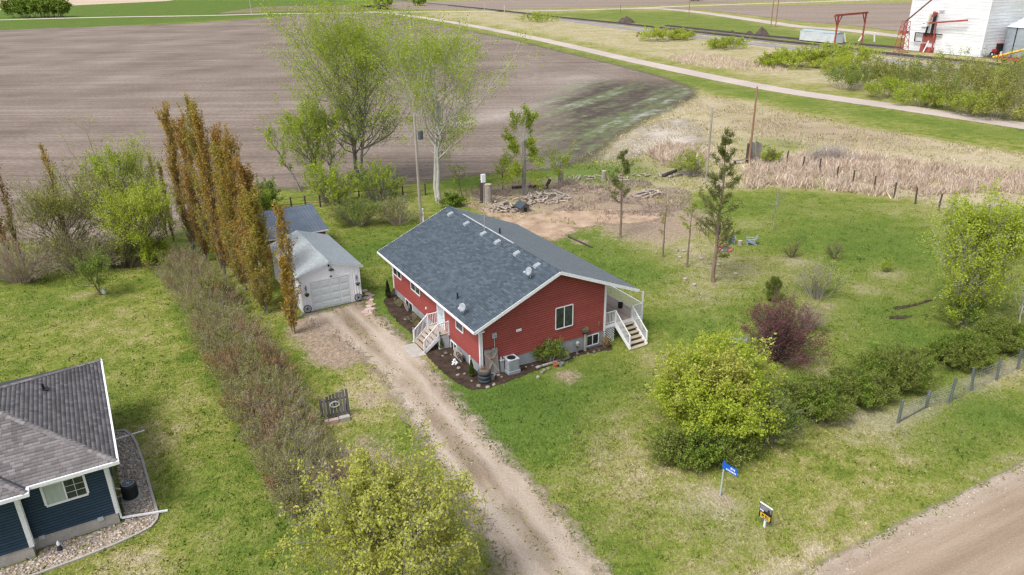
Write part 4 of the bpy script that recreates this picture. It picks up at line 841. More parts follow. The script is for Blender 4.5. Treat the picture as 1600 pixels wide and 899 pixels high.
caps(A, Pk, 34); caps(Bk, Pk, 34); caps(Pk, (W0, ey+Lh, pz), 40); caps((jx, jy, ez), (jx-3.2, jy+3.2, ez+sN*3.2), 18)
b = MB(); b.box(ex-.02, ex+.10, ey-.10, e2+.1, ez-.14, ez+.02); b.build('gutter', white, nro)
b = MB(); b.box(jx-.005, ex-.025, ey-.10, ey+.02, ez-.145, ez+.018); b.build('gutter', white, nro)
b = MB(); b.box(W0, jx+.10, jy-.10, jy+.02, ez-.15, ez+.015); b.box(jx-.02, jx+.10, jy+.02, ey-.10, ez-.15, ez+.014); b.build('gutter', white, nro)
x, y = ex-2.6-.0, ey+6.9; zz = ez+sN*(ex-x)
b = MB(); b.tube((x, y, zz-.02), (x, y, zz+.35), .06, n=10); b.box(x-.2, x+.2, y-.2, y+.2, zz-.05, zz+.04); b.build('vent_pipe', black, nro)
for (x, y, zt, kx, ky) in ((.06, .06, 3.3, 2.0, -.45), (.06, NL-2.6, 3.3, 1.8, .3)):
    b = MB(); b.box(x-.03, x+.05, y-.05, y+.05, NZ0+.22, zt); b.bar((x+.02, y, NZ0+.2), (x+kx, y+ky, NZ0+.10), .09, .08); b.build('downspout', white, blue)
b = MB(); b.box(-3.45, -3.40, -.46, -.40, NF, 3.3); b.build('downspout', white, blue)
b = MB(); b.bar((.1, .55, 2.1), (.1, .55, 1.4), .05); b.bar((.1, .55, 1.42), (.32, .55, 1.30), .05); b.build('vent_elbow', acgrey, blue)
for x in (-.75, -3.15):
    b = MB(); b.box(x-.12, x+.12, -.05, -.005+.03, NF-.16, NF+.04); b.build('foundation_vent', acgrey, blue)
# the stone bed round it
def nb(u_, v_): return NC+NU*u_+NV*v_
bedP = np.array([nb(*q) for q in ((-14, -1.75), (-3.4, -1.75), (-.3, -1.50), (1.15, -1.15), (1.55, -.4), (1.45, 3), (1.30, 6.4), (.9, 8.2), (.2, 8.4), (.2, -.1), (-3.4, -.1), (-3.4, -.6), (-14, -.6))])
bed_m = sheet_mat('bed_gravel', [(.3, (.25, .20, .15)), (.7, (.45, .38, .31))], 3., amp=.05, soft=.05, fine=20.)
poly_sheet('stone_bed', bedP, .15, .014, bed_m, .2, True)
riv = mat('river_stone', [(.30, .215, .15), (.46, .36, .28), (.34, .31, .29), (.62, .54, .46), (.50, .33, .24)], 2., .75, island=.85, fine=8.)
sp = inside(bedP, 15000); sp = sp[(np.hypot(sp[:, 0], sp[:, 1]) < 60)][:7000]; IV, IF = ico(1); IF = np.array(IF)
a = rng.random(len(sp))*2*pi; s0 = .035+.05*rng.random((len(sp), 1)); ax = np.stack([s0[:, 0]*(1+.5*rng.random(len(sp))), s0[:, 0]*(.8+.4*rng.random(len(sp))), s0[:, 0]*.65], 1)
V = IV[None]*ax[:, None]; ca, sa = np.cos(a)[:, None], np.sin(a)[:, None]; V = np.stack([V[..., 0]*ca-V[..., 1]*sa, V[..., 0]*sa+V[..., 1]*ca, V[..., 2]], 2)
V += np.stack([sp[:, 0], sp[:, 1], terr(sp[:, 0], sp[:, 1])+.025], 1)[:, None]
o = link('river_stones', np_mesh('river_stones', V.reshape(-1, 3), (IF[None]+(np.arange(len(sp))*len(IV))[:, None, None]).reshape(-1, 3), [riv])); o['kind'] = 'stuff'
t = thing('bed_edging', 'low concrete edging round the stone bed of the blue house', 'edging'); q = [nb(*w) for w in ((-14, -1.8), (-8, -1.8), (-3.4, -1.8), (-1.8, -1.70), (-.3, -1.55), (.6, -1.38), (1.2, -1.18), (1.5, -.8), (1.6, -.4), (1.55, 1.3), (1.5, 3), (1.45, 4.7), (1.35, 6.4), (1.2, 7.4), (.9, 8.25), (.2, 8.5))]
for p0, p1 in zip(q[:-1], q[1:]): b = MB(); b.bar((*p0, float(terr(*p0))+.03), (*p1, float(terr(*p1))+.03), .12, .13); b.build('kerb_block', slab_m, t)
# its round air conditioner and the gnome
def acr():
    p = nb(.62, 1.75); z = float(terr(*p)); t = thing('air_conditioner', 'dark round air conditioner in the stone bed of the blue house', 'air conditioner', (*p, z), NT)
    dk = mat('dark_ac_metal', [(.035, .036, .040), (.06, .06, .065)], 3., .5)
    b = MB(); b.box(-.45, .45, -.45, .45, -.05, .07); b.build('pad', slab_m, t)
    b = MB(); b.lathe([(.34, .07), (.36, .12), (.36, .78), (.34, .84), (.30, .86), (.29, .80)], 24); bd = b.build('body', dk, t)
    b = MB()
    for k in range(14): b.ring((0, 0, .15+k*.045), .362, .008, 'z', 24)
    o = b.build('louvre', black, bd); o['kind'] = 'stuff'
    b = MB(); b.ring((0, 0, .875), .27, .012, 'z', 20); b.ring((0, 0, .876), .17, .008, 'z', 16); b.tube((0, 0, .84), (0, 0, .90), .07, n=12)
    for k in range(10): b.bar((cos(k*pi/5)*.06, sin(k*pi/5)*.06, .878), (cos(k*pi/5)*.3, sin(k*pi/5)*.3, .872), .012)
    b.build('grille', acgrey, t)
    b = MB(); b.bar((-.3, -.1, .3), (-.68, -.1, .35), .05); b.box(-.72, -.6, -.25, .05, .2, .75); b.build('hookup', galv, t)
acr()
p = nb(-2.55, -.62); t = thing('garden_figure', 'small white and dark garden figure on the stones below the blue siding', 'garden ornament', (*p, float(terr(*p))), NT)
b = MB(); b.lathe([(.10, 0), (.11, .12), (.08, .26), (.05, .3)], 12); b.build('body', mat('navy_paint', [(.03, .035, .07)], 3., .6), t)
b = MB(); b.blob((0, 0, .38), (.075, .075, .085), 3, sub=2); b.lathe([(.08, .42), (.05, .5), (.01, .58)], 10); b.build('head', white, t)

# ------------------------------------------------------------------ plants: every stem, branch and twig is a curve, every leaf a small face
def unit(v): return v/(np.linalg.norm(v, axis=-1, keepdims=True)+1e-9)
def perp(T, r):
    a = unit(np.cross(T, np.where(np.abs(T[:, 2:3]) < .9, [[0, 0, 1.]], [[1., 0, 0]]))); c = np.cross(T, a); w = r.random(len(T))*2*pi
    return a*np.cos(w)[:, None]+c*np.sin(w)[:, None]
class Br:
    def __init__(s, P, D, L, r0, r1, K, up=0., wig=.05, r=None, upv=None):
        n = len(P); t = np.linspace(0, 1, K); D = unit(D); L = np.asarray(L, float)
        b = np.zeros((n, 3)); b[:, 2] = up
        if upv is not None: b = upv
        s.p = P[:, None]+D[:, None]*(L[:, None]*t)[..., None]+b[:, None]*(L[:, None]*t**2)[..., None]
        w = np.cumsum(r.normal(0, 1, (n, K, 3)), 1); w -= w[:, :1]; s.p = s.p+w*(L*wig/K**.5)[:, None, None]
        s.r = (r0[:, None]*(1-t)+r1[:, None]*t); s.L = L
    def at(s, i, t):
        K = s.p.shape[1]; x = np.clip(t, 0, .999)*(K-1); k = x.astype(int); f = (x-k)[:, None]
        return s.p[i, k]*(1-f)+s.p[i, k+1]*f, unit(s.p[i, k+1]-s.p[i, k]), s.r[i, k]*(1-f[:, 0])+s.r[i, k+1]*f[:, 0]
def kids(B, n, t0, t1, ang, lr, K, r, up=.2, rr=.6, r1=.004, wig=.06, prof=None, keep=1.):
    S = len(B.p); i = np.repeat(np.arange(S), n); t = t0+(t1-t0)*((np.tile(np.arange(n), S)+r.random(S*n))/n)
    if keep < 1: k = r.random(len(i)) < keep; i, t = i[k], t[k]
    P, T, rad = B.at(i, t); a = ang*(.75+.5*r.random(len(i)))
    D = T*np.cos(a)[:, None]+perp(T, r)*np.sin(a)[:, None]; L = B.L[i]*lr*(.7+.6*r.random(len(i)))*(prof(t) if prof else (1.15-.6*t))
    return Br(P, D, L, np.minimum(rad*rr, L*.05+.004), np.full(len(i), r1), K, up, wig, r)
def tube_arr(Bs, sides):
    Vs, Fs, o = [], [], 0
    for B, n in zip(Bs, sides):
        S, K, _ = B.p.shape; T = unit(B.p[:, -1]-B.p[:, 0]); a = unit(np.cross(T, np.where(np.abs(T[:, 2:3]) < .9, [[0, 0, 1.]], [[1., 0, 0]]))); c = np.cross(T, a)
        if n == 1:   # ribbon
            w = np.array([-1, 1.]); V = B.p[:, :, None]+a[:, None, None]*(B.r[..., None]*w)[..., None]; m = 2
            j = np.arange(K-1); f = np.stack([j*2, j*2+1, j*2+3, j*2+2], 1)
        else:
            w = np.arange(n)*2*pi/n; V = B.p[:, :, None]+(a[:, None, None]*np.cos(w)[:, None]+c[:, None, None]*np.sin(w)[:, None])*B.r[..., None, None]; m = n
            j, q = np.meshgrid(np.arange(K-1), np.arange(n)); j, q = j.ravel(), q.ravel(); f = np.stack([j*n+q, j*n+(q+1) % n, (j+1)*n+(q+1) % n, (j+1)*n+q], 1)
        Vs.append(V.reshape(-1, 3)); Fs.append((f[None]+(np.arange(S)*K*m)[:, None, None]).reshape(-1, 4)+o); o += S*K*m
    return np.vstack(Vs), np.vstack(Fs)
def leaf_pts(B, n, t0, jit, r, keep=1., patch=0.):
    S = len(B.p); i = np.repeat(np.arange(S), n)
    if patch:                                   # whole twigs bare or leafy
        k = r.random(S) > patch; i = i[k[i]]
    t = t0+(1-t0)*r.random(len(i)); P, T, _ = B.at(i, t); return P+r.normal(0, jit, P.shape)
def leaf_arr(P, size, r, asp=.6, up=.3, dirs=None):
    n = len(P); s = size*(.6+.8*r.random((n, 1))); nrm = unit(r.normal(0, 1, (n, 3))+[0, 0, up]); a = perp(nrm, r) if dirs is None else unit(dirs+r.normal(0, .35, (n, 3))); c = np.cross(nrm, a) if dirs is None else unit(np.cross(a, r.normal(0, 1, (n, 3))))
    V = np.stack([P-a*s*.5, P+c*s*asp*.5+nrm*s*.08, P+a*s*.5, P-c*s*asp*.5+nrm*s*.08], 1); return V.reshape(-1, 3), np.arange(4*n).reshape(n, 4)
bark_grey = mat('grey_bark', [(.15, .135, .12), (.25, .235, .215), (.34, .32, .295)], 4., .9, stretch=(1, 1, .3), bump=.4)
bark_pale = mat('pale_bark', [(.30, .285, .255), (.45, .43, .39), (.56, .54, .50)], 4., .85, stretch=(1, 1, .4), bump=.3)
bark_brown = mat('brown_bark', [(.10, .075, .06), (.17, .13, .105), (.24, .19, .155)], 4., .9, stretch=(1, 1, .3), bump=.4)
bark_pine = mat('pine_bark', [(.15, .105, .08), (.23, .165, .125), (.30, .24, .195)], 4., .9, stretch=(1, 1, .3), bump=.4)
twig_mauve = mat('mauve_twigs', [(.25, .20, .17), (.36, .30, .255), (.46, .39, .335)], 1.2, .9, island=.6, bump=0)
twig_grey = mat('grey_twigs', [(.19, .17, .15), (.29, .265, .235), (.38, .35, .32)], 1.2, .9, island=.6, bump=0)
twig_dark = mat('dark_twigs', [(.075, .055, .045), (.13, .10, .085), (.19, .15, .125)], 1.2, .9, island=.6, bump=0)
lf_yel = leafmat('spring_yellow_leaf', [(.34, .36, .05), (.45, .47, .08), (.54, .55, .13), (.60, .58, .22)], .45)
lf_bright = leafmat('bright_lime_leaf', [(.31, .40, .03), (.42, .51, .05), (.51, .58, .08), (.58, .63, .16)], .5)
lf_lime = leafmat('lime_leaf', [(.24, .32, .022), (.34, .43, .035), (.43, .52, .06), (.50, .57, .12)], .45)
lf_green = leafmat('fresh_green_leaf', [(.10, .16, .02), (.16, .24, .03), (.23, .32, .045), (.31, .39, .08)], .35)
lf_olive = leafmat('olive_leaf', [(.16, .18, .035), (.23, .25, .05), (.31, .32, .075), (.38, .37, .12)], .35)
lf_orange = leafmat('orange_bud', [(.30, .20, .035), (.40, .27, .05), (.47, .31, .065), (.41, .34, .08)], .45)
lf_gold = leafmat('golden_bud', [(.34, .25, .04), (.43, .32, .055), (.36, .33, .07), (.45, .38, .10)], .45)
lf_copper = leafmat('copper_bud', [(.28, .16, .035), (.38, .22, .05), (.45, .28, .07), (.36, .27, .07)], .45)
lf_rust = leafmat('rusty_bud', [(.25, .12, .045), (.33, .17, .055), (.23, .18, .05), (.17, .17, .05)])
lf_hedge = leafmat('hedge_leaf', [(.13, .17, .03), (.195, .25, .045), (.26, .31, .065), (.33, .36, .11)], .4)
lf_purple = leafmat('purple_leaf', [(.10, .035, .042), (.16, .062, .068), (.22, .095, .095), (.26, .14, .12)], .3)
lf_pine = leafmat('pine_needles', [(.11, .14, .04), (.17, .20, .055), (.235, .26, .075), (.31, .32, .11)], .4)
lf_spruce = leafmat('young_spruce', [(.08, .12, .02), (.14, .18, .03), (.2, .23, .05)], .1)
lf_cedar = leafmat('cedar_leaf', [(.045, .075, .012), (.08, .125, .02), (.13, .17, .03)], .1)
def base(px, py): return G(px, py)
def finish(name, label, cat, b, wood, ws, wm, leaves, lm, group=None, parts=('trunk', 'crown')):
    t = thing(name, label, cat, b, 0, group)
    if wood: V, Fq = tube_arr(wood, ws); link(parts[0], np_mesh(parts[0], V, Fq, [wm], True), t)
    if leaves:
        for (V, Fq), m in zip(leaves, lm): link(parts[1], np_mesh(parts[1], V, Fq, [m]), t)
    return t
A1 = lambda *v: np.array([v], float)
def broad_tree(name, label, px, py, h, w, seed, lm, bark, leaf=.17, n1=18, n2=8, n3=5, nl=10, patch=.25, trunks=1, t0=.28, lean=(0, 0), up=.28, group=None, ang=.75, jit=.15, r0=None, cat='tree', n_lv=None):
    r = np.random.default_rng(seed); b = base(px, py); h = float(h); ww = w/h
    tr = Br(r.normal(0, .12*(trunks > 1), (trunks, 3))*[1, 1, 0]-[0, 0, .15], np.array([[lean[0]+.0, lean[1], 1.]]*trunks)+r.normal(0, .13*(trunks > 1), (trunks, 3))*[1, 1, 0], h*(.95-.1*r.random(trunks)*(trunks > 1)), np.full(trunks, r0 or h*.016), np.full(trunks, .018), 9, 0, .05, r)
    prof = lambda t: np.sin(pi*np.clip((t-t0)/(1.02-t0), 0, 1)**.8*.82+.42)**1.1
    L1 = kids(tr, n1, t0, .98, ang, ww*.62, 6, r, up, .62, .010, .09, prof)
    L2 = kids(L1, n2, .25, 1, .75, .42, 4, r, .18, .6, .007, .08)
    L3 = kids(L2, n3, .2, 1, .7, .5, 3, r, .1, .6, .005, .08)
    lv = [leaf_arr(leaf_pts(L3, nl, .1, jit, r, patch=patch), leaf, r), leaf_arr(leaf_pts(L2, nl, .5, jit, r, patch=patch), leaf, r)]
    V = np.vstack([lv[0][0], lv[1][0]]); Fq = np.arange(len(V)).reshape(-1, 4)
    return finish(name, label, cat, b, [tr, L1, L2, L3], [8, 5, 3, 1], bark, [(V, Fq)], [lm], group)
def column_tree(name, label, px, py, h, w, seed, lm, bark, dens=1., leaf=.15, group=None, bare=0.):
    r = np.random.default_rng(seed); b = base(px, py)
    tr = Br(A1(0, 0, -.1), A1(r.normal(0, .012), r.normal(0, .012), 1), np.array([h*.97]), np.array([h*.011]), np.array([.012]), 9, 0, .012, r)
    prof = lambda t: (np.clip(1.15-t, .1, 1)**.55)*np.clip(.8+1.4*t, 0, 1)
    n1 = int(58*dens)
    L1 = kids(tr, n1, .012, .97, .30, .16+.0*w, 6, r, .55, .5, .006, .05, lambda t: prof(t)*1.0)
    f = (w/2)/(np.percentile(np.hypot(L1.p[:, -1, 0]-tr.p[0, 0, 0], L1.p[:, -1, 1]), 80)+1e-6)
    ctr = np.stack([np.interp(L1.p[..., 2], tr.p[0, :, 2], tr.p[0, :, k]) for k in (0, 1)], -1); L1.p[..., :2] = ctr+(L1.p[..., :2]-ctr)*f
    L2 = kids(L1, 8, .1, 1, .38, .34, 4, r, .35, .6, .005, .06)
    V, Fq = leaf_arr(np.vstack([leaf_pts(L2, int(9*dens), .1, .09, r, patch=.08+bare), leaf_pts(L1, int(16*dens), .15, .10, r, patch=bare)]), leaf, r, .75)
    return finish(name, label, 'poplar tree', b, [tr, L1, L2], [8, 4, 1], bark, [(V, Fq)], [lm], group)
def shrub(name, label, px, py, h, w, seed, lm, tm, n=34, leaf=.10, nl=7, patch=.2, d=None, n1=7, n2=4, group=None, cat='shrub', base_r=.22, flat=.5, jit=.07, lm2=None, f2=.3, line=None, sides=(4, 3, 1), stem_r=None, fill=0., spread_=1.):
    """many stems rise from the root and fan into a dome w wide, d deep, h high; line: a row of roots (world xy offsets) for a hedge"""
    r = np.random.default_rng(seed); b = base(px, py); d = d or w
    az = r.random(n)*2*pi; q = r.random(n)**.5; rx, ry = q*np.cos(az)*w/2, q*np.sin(az)*d/2
    top = h*(1-flat*q**2.4)*(.82+.3*r.random(n)); tip = np.stack([rx*spread_, ry*spread_, top], 1); root = np.stack([rx*base_r, ry*base_r, np.full(n, -.08)], 1)
    if line is not None:
        k = r.integers(0, len(line)-1, n); f = r.random(n)[:, None]; off = line[k]*(1-f)+line[k+1]*f; tip[:, :2] += off; root[:, :2] += off
    D = tip-root; L = np.linalg.norm(D, axis=1); Du = unit(D)
    up = np.stack([Du[:, 0]*.25, Du[:, 1]*.25, -.25*np.hypot(Du[:, 0], Du[:, 1])], 1)
    S = Br(root, Du+[0, 0, .25], L*.92, np.full(n, stem_r or .012+h*.006), np.full(n, .006), 6, 0, .06, r, up)
    L1 = kids(S, n1, .25, 1, .55, .36, 4, r, .1, .6, .005, .08); L2 = kids(L1, n2, .2, 1, .6, .5, 3, r, .05, .6, .0045, .06)
    wood, ws = [S, L1, L2], list(sides); leaves, lms = [], []
    if nl:
        P = np.vstack([leaf_pts(L2, nl, .15, jit, r, patch=patch), leaf_pts(L1, nl, .4, jit, r, patch=patch)])
        if lm2 is not None:
            k = vnoise(P[:, 0], P[:, 1], .9, seed) < f2; leaves = [leaf_arr(P[~k], leaf, r), leaf_arr(P[k], leaf, r)]; lms = [lm, lm2]
        else: leaves = [leaf_arr(P, leaf, r)]; lms = [lm]
    return finish(name, label, cat, b, wood, ws, tm, leaves, lms, group, ('stems', 'foliage'))
def pine(name, label, px, py, h, w, seed, t0=.3, n1=46, dens=1., gaps=.3, cat='pine tree', lm=None, leaf=.26, group=None):
    r = np.random.default_rng(seed); b = base(px, py)
    tr = Br(A1(0, 0, -.15), A1(0, 0, 1), np.array([h]), np.array([.04+h*.011]), np.array([.015]), 9, 0, .012, r)
    prof = lambda t: np.clip((1.03-t)/(1-t0), .12, 1)**.75*(.5+.6*r.random(len(t)))
    L1 = kids(tr, n1, t0, .985, 1.2, w/2/h*1.25, 5, r, .2, .45, .012, .06, prof, keep=1-gaps*.5)
    L2 = kids(L1, 7, .35, 1, .65, .36, 3, r, .3, .6, .008, .05)
    P = np.vstack([leaf_pts(L2, int(46*dens), .2, .09, r, patch=gaps*.4), leaf_pts(L1, int(60*dens), .5, .09, r)])
    dirs = unit(r.normal(0, .8, P.shape)+[0, 0, .5]); lv = leaf_arr(P, leaf, r, .16, 0, dirs)
    return finish(name, label, cat, b, [tr, L1, L2], [8, 4, 3], bark_pine, [lv], [lm or lf_pine], group)

H = lambda px, py, ytop: hgt(G(px, py), ytop)
# -- tall trees along the field
broad_tree('tall_poplar', 'tallest loose yellow green tree with a grey trunk, left of the transformer pole', 567, 288, H(567, 288, 44), 16., 1, lf_lime, bark_grey, .17, 32, 9, 5, 11, .2, 3, .2, r0=.18, up=.38, ang=.82, jit=.3)
broad_tree('pale_poplar', 'tall sparse tree with white limbs just right of the transformer pole', 688, 318, H(688, 318, 62), 15., 2, lf_lime, bark_pale, .16, 24, 8, 4, 17, .15, 2, .28, r0=.24, up=.42, ang=.82, jit=.35)
broad_tree('young_poplar', 'lower yellow green tree leaning left in front of the tallest field edge tree', 512, 297, H(512, 297, 185), 8., 3, lf_lime, bark_grey, .15, 20, 8, 5, 9, .2, 3, .2, lean=(-.22, .05), up=.45)
broad_tree('leaning_sapling', 'thin leafy sapling leaning well to the left towards the tilled field', 470, 300, H(470, 300, 195), 2.6, 4, lf_lime, bark_grey, .15, 12, 5, 3, 9, .25, 1, .3, lean=(-.42, .1), up=.5)
shrub('green_shrub', 'bushy lime green shrub at the foot of the tallest field edge tree', 515, 318, 5., 6.5, 5, lf_lime, twig_grey, 40, .15, 7, .2)
shrub('green_shrub', 'fresh green shrub directly left of the transformer pole base', 590, 312, 4.6, 6., 6, lf_green, twig_grey, 40, .15, 7, .3, lm2=lf_lime, f2=.5)
shrub('olive_shrub', 'wide olive green shrub behind the shed and garage', 560, 352, 3.0, 6.5, 7, lf_green, twig_grey, 60, .11, 6, .35, d=4., lm2=lf_olive, f2=.5)
shrub('olive_shrub', 'brownish olive shrub close to the back corner of the red house', 622, 350, 3.1, 5.5, 8, lf_olive, twig_mauve, 60, .10, 4, .5, d=4., lm2=lf_green, f2=.35)
shrub('green_shrub', 'low dark green shrub at the base of the white limbed tree', 705, 322, 1.5, 3.2, 9, lf_green, twig_grey, 26, .12, 8, .1)
shrub('round_bush', 'round green bush beside the top of the orange poplars and the shed roof', 415, 335, 3.8, 4.4, 10, lf_green, twig_grey, 44, .13, 9, .1, lm2=lf_lime, f2=.4)
# pollarded tree: thick cut trunk with tufts
def pollard():
    r = np.random.default_rng(21); b = base(818, 303); h = H(818, 303, 168)
    tr = Br(A1(0, 0, -.1), A1(.01, 0, 1), np.array([h*.62]), np.array([.26]), np.array([.19]), 7, 0, .012, r)
    P0 = tr.p[0]; o = []
    for z, dx, dy, L, rd in ((.60, .05, .0, .38, .12), (.60, -.38, .1, .34, .10), (.58, .5, .2, .33, .10), (.45, -.9, .1, .30, .07), (.42, -.75, -.2, .22, .06), (.5, .8, -.1, .16, .06), (.36, .9, .2, .2, .05)):
        o.append((np.array([0, 0, z*h]), np.array([dx, dy, 1.]), L*h, rd))
    L1 = Br(np.array([x[0] for x in o]), np.array([x[1] for x in o]), [x[2] for x in o], np.array([x[3] for x in o]), np.array([x[3]*.45 for x in o]), 6, .05, .04, r)
    L2 = kids(L1, 9, .35, 1, .8, .30, 4, r, .1, .4, .01, .08); L3 = kids(L2, 4, .2, 1, .7, .55, 3, r, .05, .6, .006)
    L4 = Br(np.array([[0, 0, h*z] for z in np.linspace(.2, .45, 10)]), unit(r.normal(0, 1, (10, 3))*[1, 1, .2]), np.full(10, 2.4), np.full(10, .03), np.full(10, .008), 5, -.15, .08, r); L5 = kids(L4, 6, .3, 1, .6, .4, 3, r, -.05)
    c = leaf_pts(L3, 26, .1, .16, r, patch=.15); c2 = leaf_pts(L5, 34, .1, .18, r)
    lv = leaf_arr(np.vstack([c, c2]), .18, r)
    t = thing('pollarded_tree', 'thick trunked cut back tree with bare white limbs and green tufts by the woodpiles', 'tree', b)
    V, Fq = tube_arr([tr], [10]); link('trunk', np_mesh('trunk', V, Fq, [bark_grey], True), t)
    V, Fq = tube_arr([L1, L2, L3, L4, L5], [7, 4, 1, 4, 1]); link('limb', np_mesh('limb', V, Fq, [bark_pale], True), t)
    link('crown', np_mesh('crown', *lv, [lf_lime]), t)
pollard()
broad_tree('small_tree', 'small bright green tree left of the thick cut back tree', 784, 298, 3.6, 3.6, 31, lf_lime, bark_brown, .14, 10, 6, 4, 9, .2, 1, .4)
broad_tree('small_tree', 'small bright green tree right of the thick cut back tree, by the upright stump', 876, 291, 3.0, 3.8, 32, lf_lime, bark_brown, .14, 10, 6, 4, 8, .3, 1, .4)
broad_tree('small_tree', 'small spindly tree between the white limbed tree and the upright logs', 722, 306, 3.2, 2.4, 33, lf_lime, bark_brown, .12, 8, 5, 3, 6, .4, 1, .35)
# -- orange columnar poplars
pops = [(305, 395, 168, 1.5), (322, 408, 188, 1.3), (345, 418, 160, 1.7), (352, 436, 175, 1.4), (372, 440, 203, 1.5), (384, 455, 232, 1.3), (398, 462, 208, 1.8), (414, 478, 255, 1.5), (418, 490, 300, 1.7)]
plab = ['leftmost and slenderest', 'second from the left', 'tallest', 'just right of the tallest', 'fifth from the left', 'sixth from the left', 'broad, third from the right', 'second from the right', 'rightmost and nearest']
for i, (px, py, yt, w) in enumerate(pops):
    column_tree('columnar_poplar', f'orange columnar poplar by the garage, {plab[i]} of the dense row', px, py, H(px, py, yt), w*(1.15+.35*((i*7) % 3)/2), 40+i, [lf_orange, lf_gold, lf_copper][(i*5) % 3], bark_grey, 1.45+.35*((i*4) % 3)/2, .115, 'orange columnar poplars in the dense row')
for i, (px, py, yt, w, lab) in enumerate([(459, 500, 322, 1.25, 'slim orange poplar standing apart in front of the shed roof'), (459, 522, 405, .8, 'short thin pale trunked poplar at the garage front corner')]):
    column_tree('columnar_poplar', lab, px, py, H(px, py, yt), w, 60+i, lf_orange, bark_pale, .95, .13)
for i, (px, py, yt, w, br, lab) in enumerate([(38, 415, 265, 1.1, .3, 'rusty columnar poplar at the far left edge'), (20, 425, 330, .9, .4, 'shorter rusty poplar beside the one at the left edge'), (112, 395, 225, 1.0, .35, 'lone thin brown poplar rising out of the left shrubs'),
                                              (262, 370, 240, .7, .5, 'bare slender poplar left of the dense orange row'), (272, 378, 258, .6, .4, 'shortest slender poplar beside the dense orange row')]):
    column_tree('columnar_poplar', lab, px, py, H(px, py, yt), w, 70+i, lf_rust if i < 2 else lf_orange, bark_brown, .7, .13, bare=br)
# -- left shrubs and trees
broad_tree('spreading_tree', 'spreading pale green tree in the middle of the left shelterbelt', 205, 395, H(205, 395, 250), 8., 81, lf_lime, bark_brown, .12, 22, 9, 5, 7, .3, 3, .15, up=.35, ang=.8)
broad_tree('spreading_tree', 'greyish green tree at the left of the left shelterbelt', 110, 412, H(110, 412, 315), 8.5, 82, lf_olive, bark_brown, .12, 22, 9, 5, 7, .3, 3, .12, up=.3, ang=.85)
broad_tree('bright_tree', 'bright yellow green tree in the left shelterbelt beside the orange poplars', 232, 415, H(232, 415, 300), 7.5, 83, lf_bright, bark_brown, .13, 22, 9, 5, 8, .22, 3, .12, up=.25, ang=.9)
shrub('bright_shrub', 'low brilliant yellow green shrub where the left lawn meets the long hedge', 245, 415, 2.4, 3.2, 84, lf_bright, twig_dark, 36, .13, 9, .1)
shrub('brown_brush', 'brown twiggy brush under the rusty poplars at the left edge', 35, 440, 3.6, 8.5, 85, lf_rust, twig_mauve, 110, .09, 2, .6, d=4.5, n2=5, lm2=lf_olive, f2=.4)
shrub('brown_brush', 'twiggy olive brush between the greyish tree and the small lawn tree', 125, 425, 3.6, 8.5, 86, lf_olive, twig_mauve, 90, .10, 3, .45, d=4., n2=5)
shrub('brown_brush', 'dark twiggy brush behind the small lawn tree', 195, 418, 3.2, 7., 87, lf_olive, twig_dark, 60, .10, 3, .4, d=3.)
broad_tree('lawn_tree', 'small multi stemmed tree standing on the left lawn in a bare earth ring', 157, 461, H(157, 461, 405), 3.6, 88, lf_green, bark_brown, .10, 12, 7, 4, 7, .2, 2, .25, r0=.07, up=.25, ang=.9)
# -- the long hedge beside the driveway
hl = Gs([(282, 425), (303, 455), (330, 490), (355, 535), (385, 580), (408, 625), (432, 675), (458, 725), (485, 775), (500, 800)])
def hedge_seg(name, label, i0, i1, h, w, seed, lm, tm, n, nl, patch, lm2=None, f2=.3, leaf=.08, n2=5):
    L = smooth(hl[i0:i1+1], 4); c = L.mean(0); px, py = proj((c[0], c[1], 0.)); return shrub(name, label, px, py, h, w, seed, lm, tm, n, leaf, nl, patch, line=L-c, n1=7, n2=n2, cat='hedge', base_r=.55, flat=.35, lm2=lm2, f2=f2, group='long hedge along the driveway', stem_r=.018)
hedge_seg('twiggy_hedge', 'mixed brown and green far end of the long hedge, beneath the orange poplars', 0, 3, 2.4, 5.0, 91, lf_olive, twig_mauve, 420, 3, .4, lf_rust, .4)
hedge_seg('twiggy_hedge', 'grey mauve middle stretch of the long hedge by the driveway, left of the plank panel', 3, 6, 2.4, 5.0, 92, lf_rust, twig_mauve, 560, 4, .4, lf_olive, .6)
hedge_seg('twiggy_hedge', 'bare purplish near end of the long hedge, just behind the big yellow tree', 6, 9, 2.5, 4.3, 93, lf_rust, twig_mauve, 560, 3, .5, lf_olive, .6, n2=6)
shrub('green_shrub', 'small green shrub inside the long hedge at the foot of the orange poplars', 345, 475, 2.5, 3., 94, lf_olive, twig_grey, 36, .10, 7, .25, lm2=lf_green, f2=.4)
shrub('rust_shrub', 'rusty orange budded shrub in the long hedge opposite the plank panel', 425, 590, 2.6, 2.6, 95, lf_rust, twig_mauve, 40, .08, 4, .35)
# -- the big yellow tree at the bottom
broad_tree('big_yellow_tree', 'big open yellow green tree rising into the picture at the bottom edge', 620, 960, H(620, 960, 712)*.86, 6.2, 101, lf_yel, bark_grey, .12, 26, 9, 5, 10, .33, 5, .15, up=.2, ang=1.1, r0=.10, jit=.09)
